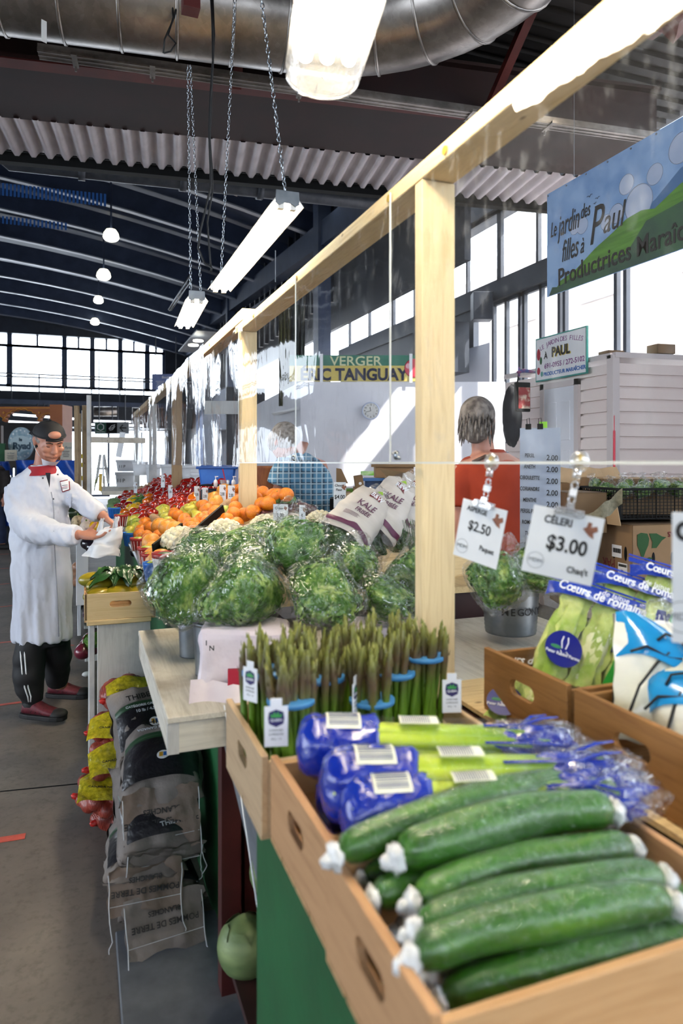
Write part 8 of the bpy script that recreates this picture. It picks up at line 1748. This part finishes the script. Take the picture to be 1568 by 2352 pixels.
put('pants', fuse(MB().loft([ring(L3(745, v, .06), rx, .13) for v, rx in ((1215, .13), (1300, .15), (1400, .14), (1600, .13))]), .012, 3), mat('navy_pants', '#141a2c', '#1c2438', rough=.8), pl2, True)
# ---- person in the rust shirt seen from behind
_L4 = LL(3.5, 1125)
def L4(u, v, f=0): return _L4(u, v, f) - Vector((0, 0, EYE))
po = EYEV + (FW + RT * ((1125 - 784) / FPX)) * 3.5
rp = root('person', 'person in rust orange shirt seen from behind, right of the near post', 'person', po, -YAW)
mb = MB(); hm = head(mb, L4(1100, 968, -.02), R(150), R(5), 0, .98)
tubes(mb, smoothpath([(L4(1110, 1050, .0), .06), (L4(1106, 1000, 0), .052)]))
mb.loft([ring(L4(1128, v, .0), rx, .10) for v, rx in ((1400, .14), (1250, .14), (1120, .16), (1060, .16), (1040, .08))])
for sx_ in (-1, 1): tubes(mb, smoothpath([(L4(1128 + sx_ * 70, 1070, 0), .055), (L4(1128 + sx_ * 82, 1180, -.02), .045), (L4(1128 + sx_ * 70, 1290, -.1), .03)])); hand(mb, L4(1128 + sx_ * 70, 1290, -.1), (0, -.3, -1), (0, -1, 0), [.3] * 4, (.8, .5, .3), 1, sx_)
for sx_ in (-1, 1): tubes(mb, smoothpath([(L4(1128 + sx_ * 35, 1380, 0), .08), (L4(1128 + sx_ * 35, 1560, 0), .06), (L4(1128 + sx_ * 35, 1750, .02), .045)]))
put('body', fuse(mb, .008, 3), M_skin, rp, True)
mb = MB(); mb.ell((0, .03, .03), (.088, .105, .095), 24, 16, hm); mb.ell((0, .05, -.05), (.07, .06, .07), 20, 12, hm)
for q in range(90):
    a = q * 2.4; z0 = .10 - (q / 90) * .17; r_ = .085 * math.sqrt(max(.2, 1 - (z0 / .13) ** 2)); p0 = Vector((math.cos(a) * r_, .035 + math.sin(a) * r_ * 1.1, z0)); mb.tube([hm @ p0, hm @ (p0 * 1.04 + Vector((0, .004, -.03))), hm @ (p0 * 1.06 + Vector((0, .006, -.06)))], [.006, .006, .001], 5)
put('hair', mb, mat('grey_brown_hair', '#3a322e', '#7d7570', rough=.7, scale=30), rp, True, label='tousled grey hair')
mb = MB(); mb.loft([ring(L4(1130, v, .0), rx, ry, 34) for v, rx, ry in ((1330, .155, .13), (1250, .160, .13), (1150, .172, .13), (1100, .178, .125), (1070, .172, .115), (1052, .14, .095), (1040, .08, .07), (1030, .062, .06))])
for sx_ in (-1, 1): tubes(mb, smoothpath([(L4(1130 + sx_ * 58, 1078, 0), .075), (L4(1130 + sx_ * 72, 1120, -.02), .072), (L4(1130 + sx_ * 76, 1165, -.03), .07)]), 20)
me = fuse(mb, .009, 4)
for vv in me.vertices: vv.co += vv.normal * (.012 * mnoise.noise(Vector((vv.co.x * 10 + vv.co.z * 5, vv.co.y * 8, vv.co.z * 8))))
put('shirt', me, mat('rust_shirt', '#8c2a0c', '#9c3210', rough=.85, scale=4), rp, True, label='rust orange shirt')
put('apron_strap', MB().tube([L4(1085, 1062, -.09), L4(1115, 1048, -.095), L4(1140, 1055, -.1)], .010, 8), mat('dark_strap', '#3d2418'), rp, True)
put('pants', fuse(MB().loft([ring(L4(1130, v, 0), rx, .12) for v, rx in ((1310, .15), (1400, .16), (1600, .14), (1740, .12))]), .012, 3), M_pants, rp, True)
# ---- passer-by at the left edge
S5 = 12.3 / FPX
po = PZ(-13, 1261, 0); pp_ = root('person', 'passer-by in dark jacket and jeans cut by the left frame edge', 'person', po, -YAW)
mb = MB(); hm = head(mb, (-.02, 0, 1.62), R(90), 0, 0, 1)
tubes(mb, smoothpath([((-.02, .02, 1.45), .07), ((-.02, .01, 1.56), .055)])); mb.loft([ring((0, 0, z), rx, .11) for z, rx in ((.85, .15), (1.1, .14), (1.35, .19), (1.46, .12))])
for sx_, ox in ((-1, -.1), (1, .06)): tubes(mb, smoothpath([((sx_ * .08, 0, .9), .085), ((sx_ * .09 + ox * .3, 0, .5), .06), ((sx_ * .09 + ox, 0, .06), .04)])); tubes(mb, smoothpath([((sx_ * .19, 0, 1.38), .055), ((sx_ * .22, 0, 1.12), .045), ((sx_ * .2, -.05, .92), .03)])); hand(mb, (sx_ * .2, -.05, .92), (0, -.1, -1), (0, -1, 0), [.3] * 4, (.8, .5, .3), 1, sx_)
put('body', fuse(mb, .012, 3), M_skin, pp_, True)
put('hair', MB().ell((0, .02, .03), (.085, .1, .085), 16, 10, hm), mat('brow_dark', '#3a2a24', rough=.9), pp_, True)
mb = MB(); mb.loft([ring((0, 0, z), rx, .15) for z, rx in ((.78, .18), (1.0, .18), (1.3, .21), (1.42, .17), (1.48, .08))])
for sx_ in (-1, 1): tubes(mb, smoothpath([((sx_ * .18, 0, 1.38), .08), ((sx_ * .22, 0, 1.15), .07), ((sx_ * .2, -.04, .97), .06)]))
put('jacket', fuse(mb, .014, 3), mat('dark_jacket', '#221d1c', '#2f2826', rough=.8), pp_, True)
mb = MB()
for sx_, ox in ((-1, -.1), (1, .06)): tubes(mb, smoothpath([((sx_ * .08, 0, .88), .11), ((sx_ * .09 + ox * .3, 0, .5), .085), ((sx_ * .09 + ox, 0, .10), .07)]))
put('jeans', fuse(mb, .014, 3), mat('blue_jeans', '#0f1c38', '#182848', rough=.8), pp_, True)
for sx_, ox in ((-1, -.1), (1, .06)): put('shoe', bevel(MB().box((sx_ * .09 + ox + .03, -.02, .045), (.26, .10, .09)).mesh('s'), .03, 3), M_sole, pp_)
